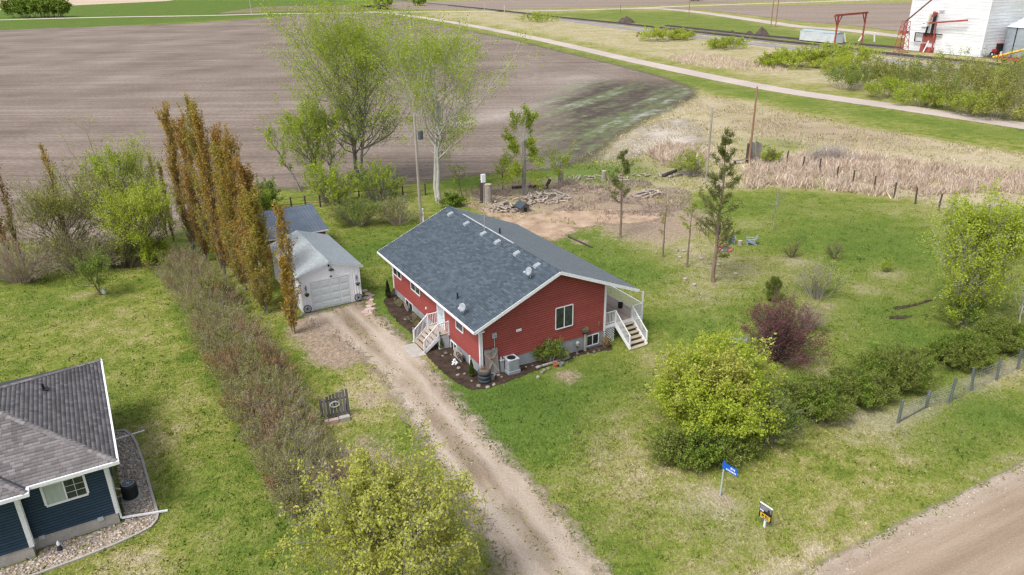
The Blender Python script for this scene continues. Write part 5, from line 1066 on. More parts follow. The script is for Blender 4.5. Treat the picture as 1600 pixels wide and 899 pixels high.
# -- the round bush by the blue sign and the hedge along the farm road
shrub('round_yellow_bush', 'big round bright yellow green bush behind the blue sign', 1112, 672, 5.2, 6.8, 111, lf_bright, bark_grey, 130, .14, 13, .1, n1=9, n2=5, flat=.55, base_r=.15, jit=.10, lm2=lf_yel, f2=.35)
shrub('green_shrub', 'dark olive shrub under the round yellow bush, right behind the blue sign', 1095, 722, 2.1, 6., 112, lf_hedge, twig_dark, 100, .11, 7, .15, d=2.6, lm2=lf_green, f2=.5)
shrub('green_shrub', 'olive twiggy shrub on the right flank of the round yellow bush', 1190, 690, 2.9, 4.8, 113, lf_hedge, twig_grey, 90, .10, 7, .2, d=3.2, lm2=lf_green, f2=.5)
for i, (px, py, h, w, lab) in enumerate([(1268, 652, 2.3, 4.4, 'olive hedge shrub nearest to the round yellow bush'), (1335, 628, 2.0, 4.2, 'olive hedge shrub left of the largest one along the wire fence'), (1395, 605, 2.6, 5.2, 'largest olive hedge shrub along the wire fence'),
                                         (1500, 570, 2.0, 4.8, 'olive hedge shrub below the tall lime tree on the right'), (1560, 545, 1.9, 4.2, 'olive hedge shrub at the right edge of the picture')]):
    shrub('olive_hedge_shrub', lab, px, py, h, w, 120+i, lf_hedge, twig_dark, 110, .09, 9, .12, d=3.4, n2=5, lm2=lf_green, f2=.25, group='olive hedge shrubs along the wire fence', base_r=.35, flat=.45)
# -- right yard
broad_tree('lime_tree', 'airy lime green tree with pale stems at the right edge of the lawn', 1497, 505, H(1497, 505, 322), 6.4, 131, lf_bright, bark_pale, .14, 28, 9, 5, 9, .26, 4, .10, up=.45, ang=.72, r0=.09)
shrub('lime_suckers', 'leafy suckers round the foot of the airy lime tree', 1500, 510, 2.2, 3.6, 132, lf_green, twig_grey, 34, .12, 6, .3, lm2=lf_lime, f2=.5)
shrub('purple_leaf_tree', 'purple leaved bushy tree on the right lawn', 1214, 562, H(1214, 562, 466), 5.8, 133, lf_purple, twig_dark, 60, .085, 7, .2, n1=8, n2=5, base_r=.04, flat=.6, stem_r=.05, cat='tree')
shrub('bare_shrub', 'pale bare branched shrub behind the purple leaved tree', 1278, 465, 3.0, 4.6, 134, lf_yel, twig_grey, 30, .08, 3, .5, n1=8, n2=4, base_r=.3, flat=.3, stem_r=.035)
shrub('bare_shrub', 'grey bare shrub touching the right side of the purple leaved tree', 1262, 515, 2.2, 2.6, 135, lf_rust, twig_mauve, 40, .07, 1, .7, n2=5)
shrub('young_shrub', 'small brownish shrub in a round bare patch on the right lawn', 1238, 403, 1.7, 2.1, 136, lf_olive, twig_dark, 16, .07, 3, .4, base_r=.08)
shrub('young_shrub', 'small twiggy shrub just above the pale bare branched shrub', 1305, 405, 1.9, 2., 137, lf_rust, twig_dark, 14, .07, 1, .6, base_r=.08)
shrub('young_shrub', 'tiny yellow green shrub alone in a bare spot in the middle of the right lawn', 1384, 424, 1.2, 1.3, 138, lf_lime, twig_grey, 12, .08, 4, .3, base_r=.08)
pine('young_conifer', 'small yellowish conifer left of the purple leaved tree', 1207, 468, 1.9, 1.5, 139, .06, 40, 1., .1, 'conifer', lf_spruce, .14)
broad_tree('bare_sapling', 'bare pale sapling on the lawn by the cattails', 1207, 358, H(1207, 358, 290), 1.6, 140, lf_olive, bark_grey, .08, 10, 5, 3, 1, .6, 1, .4, r0=.05, up=.5)
broad_tree('dead_tree', 'bare white branched tree at the right edge beside the lime tree', 1592, 505, 2.6, 2.4, 141, lf_olive, bark_pale, .07, 10, 5, 3, 0, .9, 1, .25, r0=.07)
# -- pines and saplings
pine('tall_pine', 'tall open pine in front of the garden chairs', 1114, 441, H(1114, 441, 198), 4.6, 158, .20, 60, .42, .35)
pine('slim_pine', 'slim pine with a bare lower trunk near the house lawn edge', 969, 372, H(969, 372, 232), 2.4, 155, .42, 36, .34, .4)
pine('thin_sapling', 'thin tufted sapling left of the tall pine', 1073, 418, H(1073, 418, 312), 1.8, 153, .55, 12, .5, .3, 'sapling', lf_lime, .14)
pine('thin_sapling', 'thinnest nearly bare sapling between the two pines', 1036, 402, H(1036, 402, 312), 1.2, 154, .35, 12, .25, .5, 'sapling', lf_olive, .12)
# -- beside the house
def cedar(label, px, py, h, w, seed, lm=None):
    r = np.random.default_rng(seed); b = base(px, py); n = 1500; z = r.random(n)**.8; q = (w/2)*np.clip(1-z, .05, 1)**.7*np.clip(z*6, .3, 1); a = r.random(n)*2*pi; k = r.random(n)**.4
    P = np.stack([np.cos(a)*q*k, np.sin(a)*q*k, z*h], 1); d = unit(np.stack([np.cos(a)*.4, np.sin(a)*.4, np.ones(n)], 1)); tr = Br(A1(0, 0, -.05), A1(0, 0, 1), np.array([h*.9]), np.array([.04]), np.array([.01]), 4, 0, .01, r)
    return finish('cedar_shrub', label, 'cedar', b, [tr], [6], bark_brown, [leaf_arr(P, .11, r, .45, 0, d)], [lm or lf_cedar])
cedar('small upright cedar beside the side steps of the red house', 689, 545, 1.25, .55, 161)
cedar('small upright cedar at the near corner of the red house', 737, 588, 1.15, .5, 162)
cedar('dark narrow cedar at the far left corner of the red house', 607, 466, 1.5, .55, 163, leafmat('dark_cedar', [(.02, .03, .01), (.04, .055, .018), (.07, .08, .03)], .1))
shrub('house_shrub', 'red and green leaved shrub against the gable wall of the red house', 860, 566, 1.75, 2.4, 164, lf_green, twig_mauve, 34, .09, 6, .25, d=1.2, lm2=leafmat('red_tip_leaf', [(.16, .06, .025), (.22, .09, .03), (.15, .13, .03)]), f2=.4)
shrub('climbing_plant', 'thin reddish plant at the wall corner under the porch deck', 945, 543, 1.0, .6, 165, lf_rust, twig_mauve, 12, .06, 3, .3)
# -- rough ground by the woodpiles and the cattails
shrub('bare_shrub', 'large grey bare shrub at the upper edge of the cattails', 1297, 252, 2.6, 7.5, 171, lf_olive, mat('silver_twigs', [(.26, .235, .23), (.36, .335, .325), (.46, .43, .42)], 1.2, .9, island=.6, bump=0), 60, .1, 0, 1, d=4., n2=5)
shrub('green_shrub', 'loose green shrub behind the fallen trunk by the grey utility pole', 1078, 275, 3.2, 5., 172, lf_lime, twig_grey, 40, .14, 4, .4)
shrub('green_shrub', 'yellowish low shrub right of the weathered plank shelter', 1203, 258, 2.2, 3., 173, lf_olive, twig_grey, 36, .12, 5, .3, lm2=lf_lime, f2=.5)
# -- bushes along the railway
rb = [(1030, 64, 46, 16, lf_bright, 'bright green bush nearest the first earth pile by the railway'), (1065, 62, 30, 12, lf_bright, 'low end of the bright green bush by the railway'), (1135, 76, 50, 13, lf_lime, 'low lime bush between the track and the gravel road, left of the bush belt'),
      (840, 34, 46, 10, lf_lime, 'small far bush beside the rail crossing'),
      (1215, 104, 44, 18, lf_lime, 'leftmost bush of the belt in front of the box car'), (1245, 106, 50, 24, lf_bright, 'bright green bush in front of the red loading frame'), (1285, 104, 52, 28, lf_bright, 'brightest tall bush of the belt below the red loading frame'), (1330, 106, 50, 28, lf_bright, 'bright green bush below the white elevator corner'), (1300, 114, 50, 20, lf_bright, 'low bright bush at the front of the belt'),
      (1325, 138, 56, 32, lf_green, 'dark green bush at the front left of the belt'), (1362, 136, 50, 34, lf_olive, 'greyish bush left of the elevator foot'), (1400, 140, 60, 38, lf_olive, 'yellowish olive bush below the elevator left half'), (1388, 154, 50, 24, lf_lime, 'low lime bush at the roadside below the elevator'),
      (1440, 150, 56, 42, lf_olive, 'tall olive bush in the middle of the belt below the elevator'), (1437, 166, 50, 26, lf_lime, 'low yellow green bush in the middle of the roadside belt'), (1480, 140, 60, 44, lf_olive, 'greyish twiggy bush in front of the elevator right corner'), (1480, 168, 56, 34, lf_olive, 'olive roadside bush right of the belt middle'),
      (1525, 162, 60, 48, lf_olive, 'tall yellowish bush below the grain bin'), (1515, 180, 50, 26, lf_lime, 'brilliant low bush at the roadside below the grain bin'), (1568, 162, 58, 52, lf_olive, 'tall olive bush in front of the farm machinery'), (1555, 186, 54, 32, lf_olive, 'dark olive roadside bush near the right edge'), (1595, 186, 56, 58, lf_olive, 'tall olive bush at the right edge of the belt'), (1530, 130, 50, 22, lf_olive, 'low pale bush behind the belt near the grain bin'), (1590, 140, 50, 36, lf_lime, 'lime bush at the right edge in front of the machinery')]
for i, (px, py, wp, hp, lm, lab) in enumerate(rb):
    b_ = G(px, py); k = math.hypot(b_[0], b_[1])*1.06/F_PX; shrub('railway_bush', lab, px, py, max(1.2, hp*k*1.12), wp*k*1.35, 200+i, lm, twig_grey, 40, .34 if py < 110 else .24, 6, .25, n1=6, n2=4, lm2=lf_olive if lm is not lf_olive else [lf_lime, lf_green, lf_yel][i % 3], f2=.3, group='bushes between the railway and the gravel road', jit=.2, base_r=.4, stem_r=.03)
shrub('far_hedge', 'dark green clump of trees beside the far road at the top left', 60, 27.5, 11, 42, 230, lf_green, twig_dark, 130, .9, 8, .05, d=9, n1=6, n2=4, flat=.3, base_r=.8, jit=.5, cat='tree clump')
for i, (px, py, wp) in enumerate([(600, 6, 30), (655, 5, 22), (1085, -2, 24)]):
    shrub('far_bush', ['dark low trees on the top edge left of the rail line', 'smaller dark trees on the top edge at the rail line', 'dark trees on the top edge above the farm lane'][i], px, py+4, 6, wp*.42, 240+i, lf_green, twig_dark, 40, .8, 6, .1, d=6, flat=.3, base_r=.8, jit=.4, cat='trees')

# ------------------------------------------------------------------ poles and fences
pole_m = mat('utility_pole_wood', [(.25, .215, .185), (.36, .32, .28), (.44, .40, .36)], 3., .9, stretch=(1, 1, .08), bump=.3)
pole_br = mat('brown_pole_wood', [(.22, .12, .075), (.30, .175, .115), (.36, .23, .16)], 3., .9, stretch=(1, 1, .08), bump=.3)
insul = mat('porcelain', [(.45, .43, .42)], 3., .3)
def upole(label, px, py, yt, r=.15, m=None, rot=0., arm=0., extra=None, group=None, h=None):
    b0 = G(px, py); h = h or H(px, py, yt); t = thing('utility_pole', label, 'utility pole', b0, rot, group)
    b = MB(); b.tube((0, 0, -.3), (0, 0, h), r, r*.68, 10); b.build('pole', m or pole_m, t)
    if arm: b = MB(); b.bar((-arm, r+.04, h-.5), (arm, r+.04, h-.5), .10, .12); b.build('crossarm', pole_m, t)
    for x in ((-arm*.9, -arm*.45, arm*.45, arm*.9) if arm else (0,)): b = MB(); b.lathe([(.05, 0), (.06, .06), (.03, .12), (.05, .17)], 8, 0, (x, r+.04 if arm else 0, h-.44 if arm else h)); b.build('insulator', insul, t)
    if extra: extra(t, h)
    return t
def tx(t, h):
    b = MB(); b.lathe([(.22, h-2.35), (.25, h-2.3), (.25, h-1.55), (.2, h-1.5), (.05, h-1.46)], 14, 0, (.48, -.1, 0)); b.build('transformer', mat('transformer_dark', [(.06, .065, .075), (.12, .13, .14)], 3., .5), t)
    b = MB(); b.bar((.1, -.05, h-1.75), (.4, -.1, h-1.75), .08, .2); b.build('bracket', galv, t)
    b = MB(); b.bar((-1.2, .1, h-1.15), (.05, .1, h-1.6), .10, .12); b.build('brace_arm', pole_m, t)
    b = MB(); b.bar((.0, -.12, h-1.3), (.9, -.12, h-1.65), .08, .1); b.build('cutout_arm', pole_m, t)
    b = MB(); b.box(.12, .30, -.1, .1, 0, 1.5); b.build('conduit', white, t)
upole('tall grey utility pole with a transformer, behind the far corner of the red house', 658, 348, 180, .17, None, .2, 0, tx)
upole('weathered grey utility pole left of the tall pine tip', 1103, 285, 168, .14)
upole('reddish brown utility pole beside the weathered plank shelter', 1170, 255, 136, .15, pole_br)
upole('slender pale pole out in the tilled field right of the white limbed tree', 721, 122, 30, .11, galv)
upole('thin white pole in the tilled field near the far road, topmost left of centre', 467, 38, -10, .16, insul, 0, 0, None, None, 9.)
upole('thin white pole by the far road, left of the one in the tilled field', 393, 22, -10, .18, insul, 0, 0, None, None, 10.)
upole('brown pole on the green strip by the farm lane', 1076, 27, 0, .17, pole_br, 0, 0, None, None, 9.)
upole('dark post by the railway on the near edge of the green strip', 969, 19, 8, .13, wood_dark)
upole('thin pole on the grass verge where the rail line meets the highway', 947, 16, 0, .15, None, 0, 0, None, None, 9.)
upole('thin pole beside the far rail crossing, leftmost of the two', 757, 20, 0, .15, insul, 0, 0, None, None, 9.)
def marker(label, px, py, h, m=None):
    t = thing('marker_post', label, 'marker post', G(px, py), 0, 'white marker posts by the far roads'); b = MB(); b.box(-.2, .2, -.2, .2, -.2, h); b.build('post', m or insul, t)
    b = MB(); b.box(-.205, .205, -.205, .205, h*.6, h*.75); b.build('band', acgrey, t)
marker('white marker post at the start of the gravel road', 682, 28, 3.2); marker('white marker post at the rail crossing on the highway', 788, 20, 4.); marker('white marker post on the pasture below the gravel road', 1181, 140, 1.3) if False else None
# double legged sign by the farm lane
t = thing('lane_sign', 'white sign board on two tall brown legs beside the farm lane', 'sign', G(1208, 42), R(15)); h = 13.
for x in (-1.1, 1.1): b = MB(); b.tube((x, 0, -.3), (x, 0, h), .2, .16, 8); b.build('leg', pole_br, t)
b = MB(); b.box(-1.6, 1.6, -.12, .12, h-2.4, h+.3); b.build('board', white, t)
# fence posts along the cattails
fp = [(1203, 258), (1228, 257), (1253, 267), (1280, 271), (1306, 283), (1332, 290), (1365, 300), (1396, 310), (1430, 319), (1466, 329), (1504, 338), (1541, 347)]
t = thing('pasture_fence', 'line of dark wooden fence posts with thin wire along the cattails', 'fence')
post_me = MB().tube((0, 0, -.3), (0, 0, 1.8), .10, .09, 7).mesh('post', [wood_dark])
for i, q in enumerate(fp): link('post', post_me, t, G(*q), (random.uniform(-.06, .06), random.uniform(-.06, .06), 0))
for q0, q1 in zip(fp[:-1], fp[1:]):
    for z in (.5, .85, 1.2): b = MB(); b.bar(G(*q0)+[0, 0, z], G(*q1)+[0, 0, z], .008); b.build('wire', galv, t)
# page wire fence along the farm road
gpost = mat('grey_green_post', [(.07, .085, .082), (.115, .135, .13), (.17, .19, .185)], 4., .9, stretch=(1, 1, .2))
fr = [(1403, 661, 1411, 626), (1447, 637, 1453, 611), (1483, 629, 1494, 591), (1519, 610, 1522, 575), (1557, 594, 1564, 559), (1591, 577, 1596, 546), (1632, 556, 1640, 523)]
t = thing('wire_fence', 'sagging page wire fence on grey leaning posts beside the farm road', 'fence'); fb = []
for x0, y0, x1, y1 in fr:
    b0 = G(x0, y0); h = H(x0, y0, y1); s = x1-proj(b0+np.array([0, 0, h]))[0]; tp = b0+np.array([s/26., .0, h]); fb.append((b0, tp)); b = MB(); b.tube(b0-[0, 0, .3], tp, .085, .075, 8); b.build('post', gpost, t)
b = MB()
for (a, at_), (c, ct) in zip(fb[:-1], fb[1:]):
    a, at_, c, ct = map(lambda q: np.array(q, float), (a, at_, c, ct)); n = 14
    for k in range(7):
        f = .05+k*.125; b.bar(a+(at_-a)*f, c+(ct-c)*f, .009)
    for k in range(1, n): f = k/n; p0 = a+(c-a)*f; p1 = at_+(ct-at_)*f; b.bar(p0+(p1-p0)*.05, p0+(p1-p0)*.8, .007)
o = b.build('wire_mesh', galv, t); o['kind'] = 'stuff'
b0 = fb[0][0]; b = MB(); b.bar(fb[0][0]+[0, 0, .06], fb[1][0]+[0, 0, .06], .05, .05); b.build('bottom_rail', gpost, t)
# rail fence behind the shed
t = thing('rail_fence', 'old wooden rail fence at the field edge behind the shed', 'fence'); q = [(430, 330), (456, 327), (478, 325), (501, 324), (530, 320), (562, 316), (596, 313), (630, 309), (665, 305)]
for a in q: b = MB(); p = G(*a); b.tube(p-[0, 0, .2], p+[0, 0, 1.35], .09, .08, 7); b.build('post', wood_dark, t)
for a, c in zip(q[:-1], q[1:]):
    for z in (.55, 1.2): b = MB(); b.tube(G(*a)+[0, .05, z], G(*c)+[0, .05, z+random.uniform(-.06, .06)], .05, .045, 6); b.build('rail', wood_brown, t)

# ------------------------------------------------------------------ woodpiles, dog house, fallen trunks
log_end = mat('cut_wood', [(.42, .33, .24), (.56, .46, .36)], 6., .8); log_bark = mat('log_bark', [(.21, .175, .145), (.32, .275, .24), (.44, .40, .36)], 3., .9, bump=.3)
def log_mesh(r, L, split=False):
    b = MB(); n = 8
    if split: pts = [(0, 0)]+[(r*1.3*cos(a), r*1.3*sin(a)) for a in np.linspace(-.65, .65, 5)]
    else: pts = [(r*cos(2*pi*i/n), r*sin(2*pi*i/n)) for i in range(n)]
    n = len(pts); b.add([(x, -L/2, z) for x, z in pts]+[(x, L/2, z) for x, z in pts], [(i, (i+1) % n, n+(i+1) % n, n+i)[::-1] for i in range(n)], 0); o = len(b.v)
    b.f += [tuple(range(n)), tuple(range(n, 2*n))[::-1]]; b.m += [1, 1]
    if split:
        b.m[0] = 1; b.m[n-1] = 1
    return b.mesh('firewood_log', [log_bark, log_end])
LM = [log_mesh(.09, .8), log_mesh(.12, .75), log_mesh(.12, .8, True), log_mesh(.075, 1.0)]
def pile(label, group, px, py, a, bq, ht, n, seed, rot=0.):
    r = np.random.default_rng(seed); c = G(px, py)
    for i in range(n):
        q = r.random()**.5; an = r.random()*2*pi; x, y = a*q*cos(an), bq*q*sin(an); z = ht*(1-q**1.5)*r.random()**.5
        o = link('firewood_log', LM[r.integers(0, 4)], None, (c[0]+x*cos(rot)-y*sin(rot), c[1]+x*sin(rot)+y*cos(rot), c[2]+.08+z), (r.normal(0, .3), r.normal(0, .5), r.random()*2*pi))
        tag(o, label, 'firewood log', group)
pile('pale firewood log in the heap left of the dog house, nearest the roof', 'firewood heap left of the dog house', 790, 328, 1.9, 1.1, .75, 62, 1)
pile('pale firewood log in the wide heap right of the dog house', 'firewood heap right of the dog house', 850, 312, 2.8, 2.0, .65, 75, 2, .2)
pile('loose firewood log scattered by the thick upright log', 'scattered firewood by the upright logs', 772, 314, 2.8, .9, .25, 20, 3)
pile('grey firewood log in the separate heap right of the slim pine', 'firewood heap right of the slim pine', 1012, 305, 1.9, 1.1, .6, 48, 4, .3)
pile('weathered branch piece lying in the brush line beyond the woodpiles', 'branch pieces in the brush line', 985, 277, 9.5, 1.1, .25, 34, 5, .08)
t = thing('dog_house', 'small dog house with a grey shingled gable roof among the woodpiles', 'dog house', G(817, 330), R(28))
b = MB(); pr = [(-.5, 0), (.5, 0), (.5, .62), (0, .98), (-.5, .62)]; n = 5; b.add([(x, -.55, z) for x, z in pr]+[(x, .65, z) for x, z in pr], [tuple(range(n)), tuple(range(n, 2*n))[::-1]]+[(i, n+i, n+(i+1) % n, (i+1) % n) for i in range(n)]); b.build('wall', wood_grey, t)
for s in (-1, 1): b = MB(); b.add([(0, -.72, 1.06), (0, .78, 1.06), (s*.68, .78, .57), (s*.68, -.72, .57), (0, -.72, 1.0), (0, .78, 1.0), (s*.68, .78, .51), (s*.68, -.72, .51)], [(0, 1, 2, 3), (7, 6, 5, 4), (0, 3, 7, 4), (1, 2, 6, 5), (2, 3, 7, 6)]); b.build('roof_panel', slate, t)
b = MB(); b.poly([(-.2, -.556, .03), (.2, -.556, .03), (.2, -.556, .45), (.12, -.556, .55), (-.12, -.556, .55), (-.2, -.556, .45)]); b.build('doorway', black, t)
def stump(label, px, py, r, h, m=None, tilt=0., cat='stump'):
    t = thing('log_stump', label, cat, G(px, py)-[0, 0, .03]); b = MB(); b.lathe([(r*1.15, 0), (r, h*.2), (r*.95, h)], 11); b.build('bark', m or log_bark, t); c = MB(); c.lathe([(r*.94, h), (r*.93, h+.012)], 11); c.build('cut_face', log_end, t); t.rotation_euler = (tilt, tilt*.5, random.random()*6); return t
stump('tall thick upright log left of the firewood by the white panel mast', 763, 318, .42, 2.2); stump('dark tall stump right behind the thick upright log', 754, 316, .28, 2.6, wood_dark)
stump('short stump at the foot of the thick cut back tree', 823, 303, .25, 1.1); stump('grey upright stump right of the thick cut back tree', 876, 290, .32, 1.9); stump('leaning dark stump behind the long firewood heap', 852, 295, .2, 1.4, wood_dark, .4); stump('upright stump in the brush line above the slim pine', 943, 282, .3, 1.2)
for px, py, lab in [(1068, 394, 'left of the thin tufted sapling, topmost'), (1062, 404, 'leftmost of the ring'), (1095, 406, 'right of the thin tufted sapling'), (1122, 416, 'right behind the tall pine trunk'), (1149, 430, 'rightmost of the ring'), (1084, 447, 'lowest, nearest the house deck'), (1070, 438, 'left of the lowest one'), (1121, 396, 'nearest the fire ring')]:
    stump('sawn log round in the grass ring, '+lab, px, py, .17, .2)
def trunk_log(label, p, q, r0, r1, m=None, up=0., cat='fallen log'):
    a, c = G(*p), G(*q); b = MB(); n = 6; pts = [a+(c-a)*i/n+np.array([0, 0, r0+up*i/n+random.uniform(-.03, .03)]) for i in range(n+1)]
    for i in range(n): b.tube(pts[i], pts[i+1], r0+(r1-r0)*i/n, r0+(r1-r0)*(i+1)/n, 8, 0, i in (0, n-1))
    return tag(b.build('fallen_log', m or log_bark, smooth=True), label, cat)
trunk_log('dark fallen trunk lying left of the grey utility pole', (1036, 277), (1083, 265), .22, .16, wood_dark, .5)
trunk_log('second fallen trunk crossing below the dark one by the grey utility pole', (1045, 279), (1078, 270), .18, .15)
trunk_log('long pale log reaching right from the long firewood heap', (862, 298), (892, 310), .13, .10, log_bark); trunk_log('long grey pole lying above the firewood heaps, left of the cut back tree', (800, 295), (850, 292), .16, .1, wood_dark)
trunk_log('pale log lying in the brush line by the upright stump', (950, 283), (985, 284), .15, .12); trunk_log('dark timber edging lying on the lawn behind the house roof', (888, 371), (926, 388), .09, .09, wood_dark)
t = thing('root_ball', 'brown root ball of the fallen trunk beside the grey utility pole', 'root ball', G(1083, 272)); b = MB(); b.blob((0, 0, .6), (.9, .5, .8), 5, sub=2)
b.build('soil_clod', mat('root_soil', [(.17, .11, .07), (.30, .21, .14)], 3., .95), t)
r_ = np.random.default_rng(3); b = MB()
for k in range(26): d = unit(r_.normal(0, 1, 3)); d[2] = abs(d[2]); b.tube(np.array([0, 0, .6])+d*.4, np.array([0, 0, .6])+d*(1.1+.5*r_.random()), .05, .012, 5)
o = b.build('root', wood_dark, t); o['kind'] = 'stuff'
# collapsed plank shelter
t = thing('plank_shelter', 'weathered dark plank shelter leaning beside the brown utility pole', 'shelter', G(1181, 252), R(20))
for k in range(8): b = MB(); x = -.9+k*.26; b.bar((x, .1, 0), (x+.1, .65, 2.7-.06*k+random.uniform(-.2, .1)), .20, .04, 0, (0, 1, -.2)); b.build('plank', wood_grey, t)
for z in (.7, 1.9): b = MB(); b.bar((-1.0, .2+z*.2, z), (1.2, .2+z*.2, z-.1), .1, .1); b.build('cross_rail', wood_grey, t)
for k in range(4): b = MB(); x = -1.05; b.bar((x-.1*k, -.3+.2*k, 0), (x+.1, .3+.15*k, 2.3), .18, .04); b.build('side_plank', wood_dark, t)
t = thing('plank_bench', 'low weathered plank bench left of the brown utility pole', 'bench', G(1157, 256), R(20)); b = MB(); b.box(-1.1, 1.1, -.2, .2, .45, .52); b.build('seat', wood_grey, t)
for x in (-.9, .9): b = MB(); b.box(x-.06, x+.06, -.18, .18, 0, .45); b.build('leg', wood_dark, t)

# ------------------------------------------------------------------ fire ring and garden chairs
chair_m = mat('blue_grey_paint', [(.22, .27, .34), (.30, .355, .43)], 2., .6, island=.5)
def adirondack(label, px, py, rz, m):
    t = thing('garden_chair', label, 'garden chair', G(px, py), rz, 'slatted garden chairs')
    for x in (-.27, .27):
        b = MB(); b.bar((x, -.38, .36), (x, .5, .06), .04, .12); b.build('side_rail', m, t)
        b = MB(); b.box(x*1.12-.02, x*1.12+.02, -.40, -.31, 0, .56); b.build('leg', m, t)
        b = MB(); b.box(x*1.2-.075, x*1.2+.075, -.45, .34, .56, .585); b.build('armrest', m, t)
        b = MB(); b.bar((x*1.05, .28, .57), (x*1.05, .36, .1), .04, .06); b.build('rear_post', m, t)
    for k in range(6): b = MB(); y = -.36+k*.115; z = .38-k*.038; b.bar((-.29, y, z), (.29, y, z), .1, .022, 0, (0, .3, 1)); b.build('seat_slat', m, t)
    for k in range(6): b = MB(); x = -.25+k*.1; hh = 1.0-.025*abs(k-2.5)**2; b.bar((x*.9, .26, .18), (x*1.12, .26+.30*hh, .18+.78*hh), .088, .02, 0, (0, -1, .4)); b.build('back_slat', m, t)
    b = MB(); b.bar((-.27, .47, .62), (.27, .47, .62), .05, .05); b.build('back_brace', m, t)
adirondack('blue grey slatted garden chair beyond the fire ring, partly behind the tall pine', 1142, 380, R(165), chair_m)
adirondack('blue grey slatted garden chair seen from the side, right of the fire ring', 1173, 382, R(-100), chair_m)
adirondack('grey slatted garden chair half hidden behind the round yellow bush, by the purple tree', 1153, 545, R(-100), mat('dark_grey_paint', [(.19, .22, .27), (.27, .31, .37)], 2., .6, island=.5))
stump('small log table standing between the two garden chairs', 1156, 383, .2, .45, None, 0, 'log table')
t = thing('fire_ring', 'ring of field stones round a fire pit by the tall pine', 'fire pit', G(1133, 390))
for k in range(11):
    a = 2*pi*k/11; b = MB(); b.blob((.62*cos(a), .62*sin(a), .08), (.19, .15, .15), 60+k); b.build('stone', stone_m if k % 3 else terracotta, t)
b = MB(); b.lathe([(.5, 0.01), (.3, .05), (.05, .07)], 12); b.build('ash', mat('ash', [(.05, .045, .045), (.14, .13, .13)], 5., .95), t)

# ------------------------------------------------------------------ things by the red house
def hl_(x, y): p = HB+HU*x+HV*y; return np.array([p[0], p[1], float(terr(*p))])
def acbox():
    t = thing('air_conditioner', 'square pale grey air conditioner against the red gable wall', 'air conditioner', hl_(2.72, .28), TH)
    b = MB(); b.box(-.45, .45, -.42, .40, -.05, .22); b.build('pad', concrete, t)
    b = MB(); b.box(-.38, .38, -.36, .36, .22, .98); bd = b.build('body', mat('ac_shell', [(.26, .30, .33), (.34, .38, .41)], 2., .5, bump=.03), t)
    me = MB()
    me.box(-.33, .33, -.012, .0, -.02, .02); me = me.mesh('louvre', [galv])
    for k in range(8): link('louvre', me, bd, (0, -.362, .31+k*.08)); link('louvre', me, bd, (-.382, 0, .31+k*.08), (0, 0, R(-90)))
    b = MB(); b.box(-.40, .40, -.38, .38, .98, 1.03); b.build('top', acgrey, t)
    b = MB(); b.lathe([(.29, 1.032), (.28, 1.038), (.05, 1.04)], 20); b.build('fan_grille', black, t)
acbox()
t = thing('meter_pedestal', 'grey electric pedestal between the barn door and the air conditioner', 'pedestal', hl_(2.12, .52), TH); b = MB(); b.box(-.13, .13, -.1, .1, 0, .85); b.build('cabinet', galv, t); b = MB(); b.box(-.15, .15, -.12, .12, .85, .9); b.build('cap', acgrey, t); b = MB(); b.tube((-.02, 0, .9), (-.02, 0, 1.1), .06, n=8); b.build('riser', acgrey, t)
# barn door leaning on the wall
t = thing('old_barn_door', 'weathered barn door with an X brace leaning on the red gable wall', 'barn door', hl_(1.38, .33), TH); t.rotation_euler = (R(-8), 0, TH)
for k in range(5): b = MB(); b.box(-.47+k*.19, -.29+k*.19, -.03, 0, 0, 1.85-.02*(k % 3)); b.build('plank', wood_grey, t)
for z in (.12, 1.6): b = MB(); b.box(-.48, .48, -.06, -.031, z, z+.14); b.build('rail', wood_grey, t)
brace_m = mat('pale_brace_wood', [(.26, .24, .21), (.36, .335, .30)], 3., .85)
b = MB(); b.bar((-.42, -.045, .26), (.42, -.045, 1.6), .10, .028, 0, (0, 1, 0)); b.build('brace', brace_m, t); b = MB(); b.bar((.42, -.052, .26), (-.42, -.052, 1.6), .10, .028, 0, (0, 1, 0)); b.build('brace', brace_m, t)
b = MB(); b.lathe([(.02, 0), (.10, .06), (.13, .12), (.02, .14)], 10, 0, (-.02, -.1, 1.15)); b.build('nest_pot', terracotta, t)
# half barrel of stacked tyres as a planter
t = thing('tub_planter', 'dark ribbed tub planter with dry stems at the near corner of the red house', 'planter', G(757, 596)); tyre = mat('dark_rubber', [(.03, .035, .04), (.06, .068, .075)], 4., .8)
for k in range(3): b = MB(); b.lathe([(.34, k*.27), (.42, k*.27+.06), (.43, k*.27+.13), (.42, k*.27+.2), (.34, k*.27+.265)], 22); b.build('tyre', tyre, t, smooth=True)
b = MB(); b.lathe([(.33, .76), (.32, .82), (.1, .86)], 14); b.build('soil', mat('planter_soil', [(.10, .07, .05), (.2, .15, .11)], 5., .95), t)
b = MB(); r_ = np.random.default_rng(8)
for k in range(26): a = r_.random()*6.28; q = .26*r_.random(); b.tube((q*cos(a), q*sin(a), .8), (q*cos(a)*1.4, q*sin(a)*1.4, 1.0+.25*r_.random()), .012, .005, 3)
o = b.build('dry_stems', wood_brown, t); o['kind'] = 'stuff'
def pot(label, p, r, h, m, name='flower_pot', cat='flower pot'):
    t = thing(name, label, cat, p); b = MB(); b.lathe([(r*.7, 0), (r, h*.9), (r*1.08, h*.9), (r*1.08, h), (r*.9, h), (r*.85, h*.85)], 14); b.build('pot', m, t); c = MB(); c.lathe([(r*.85, h*.86), (r*.3, h*.9)], 10); c.build('soil', MATS['planter_soil'], t); return t
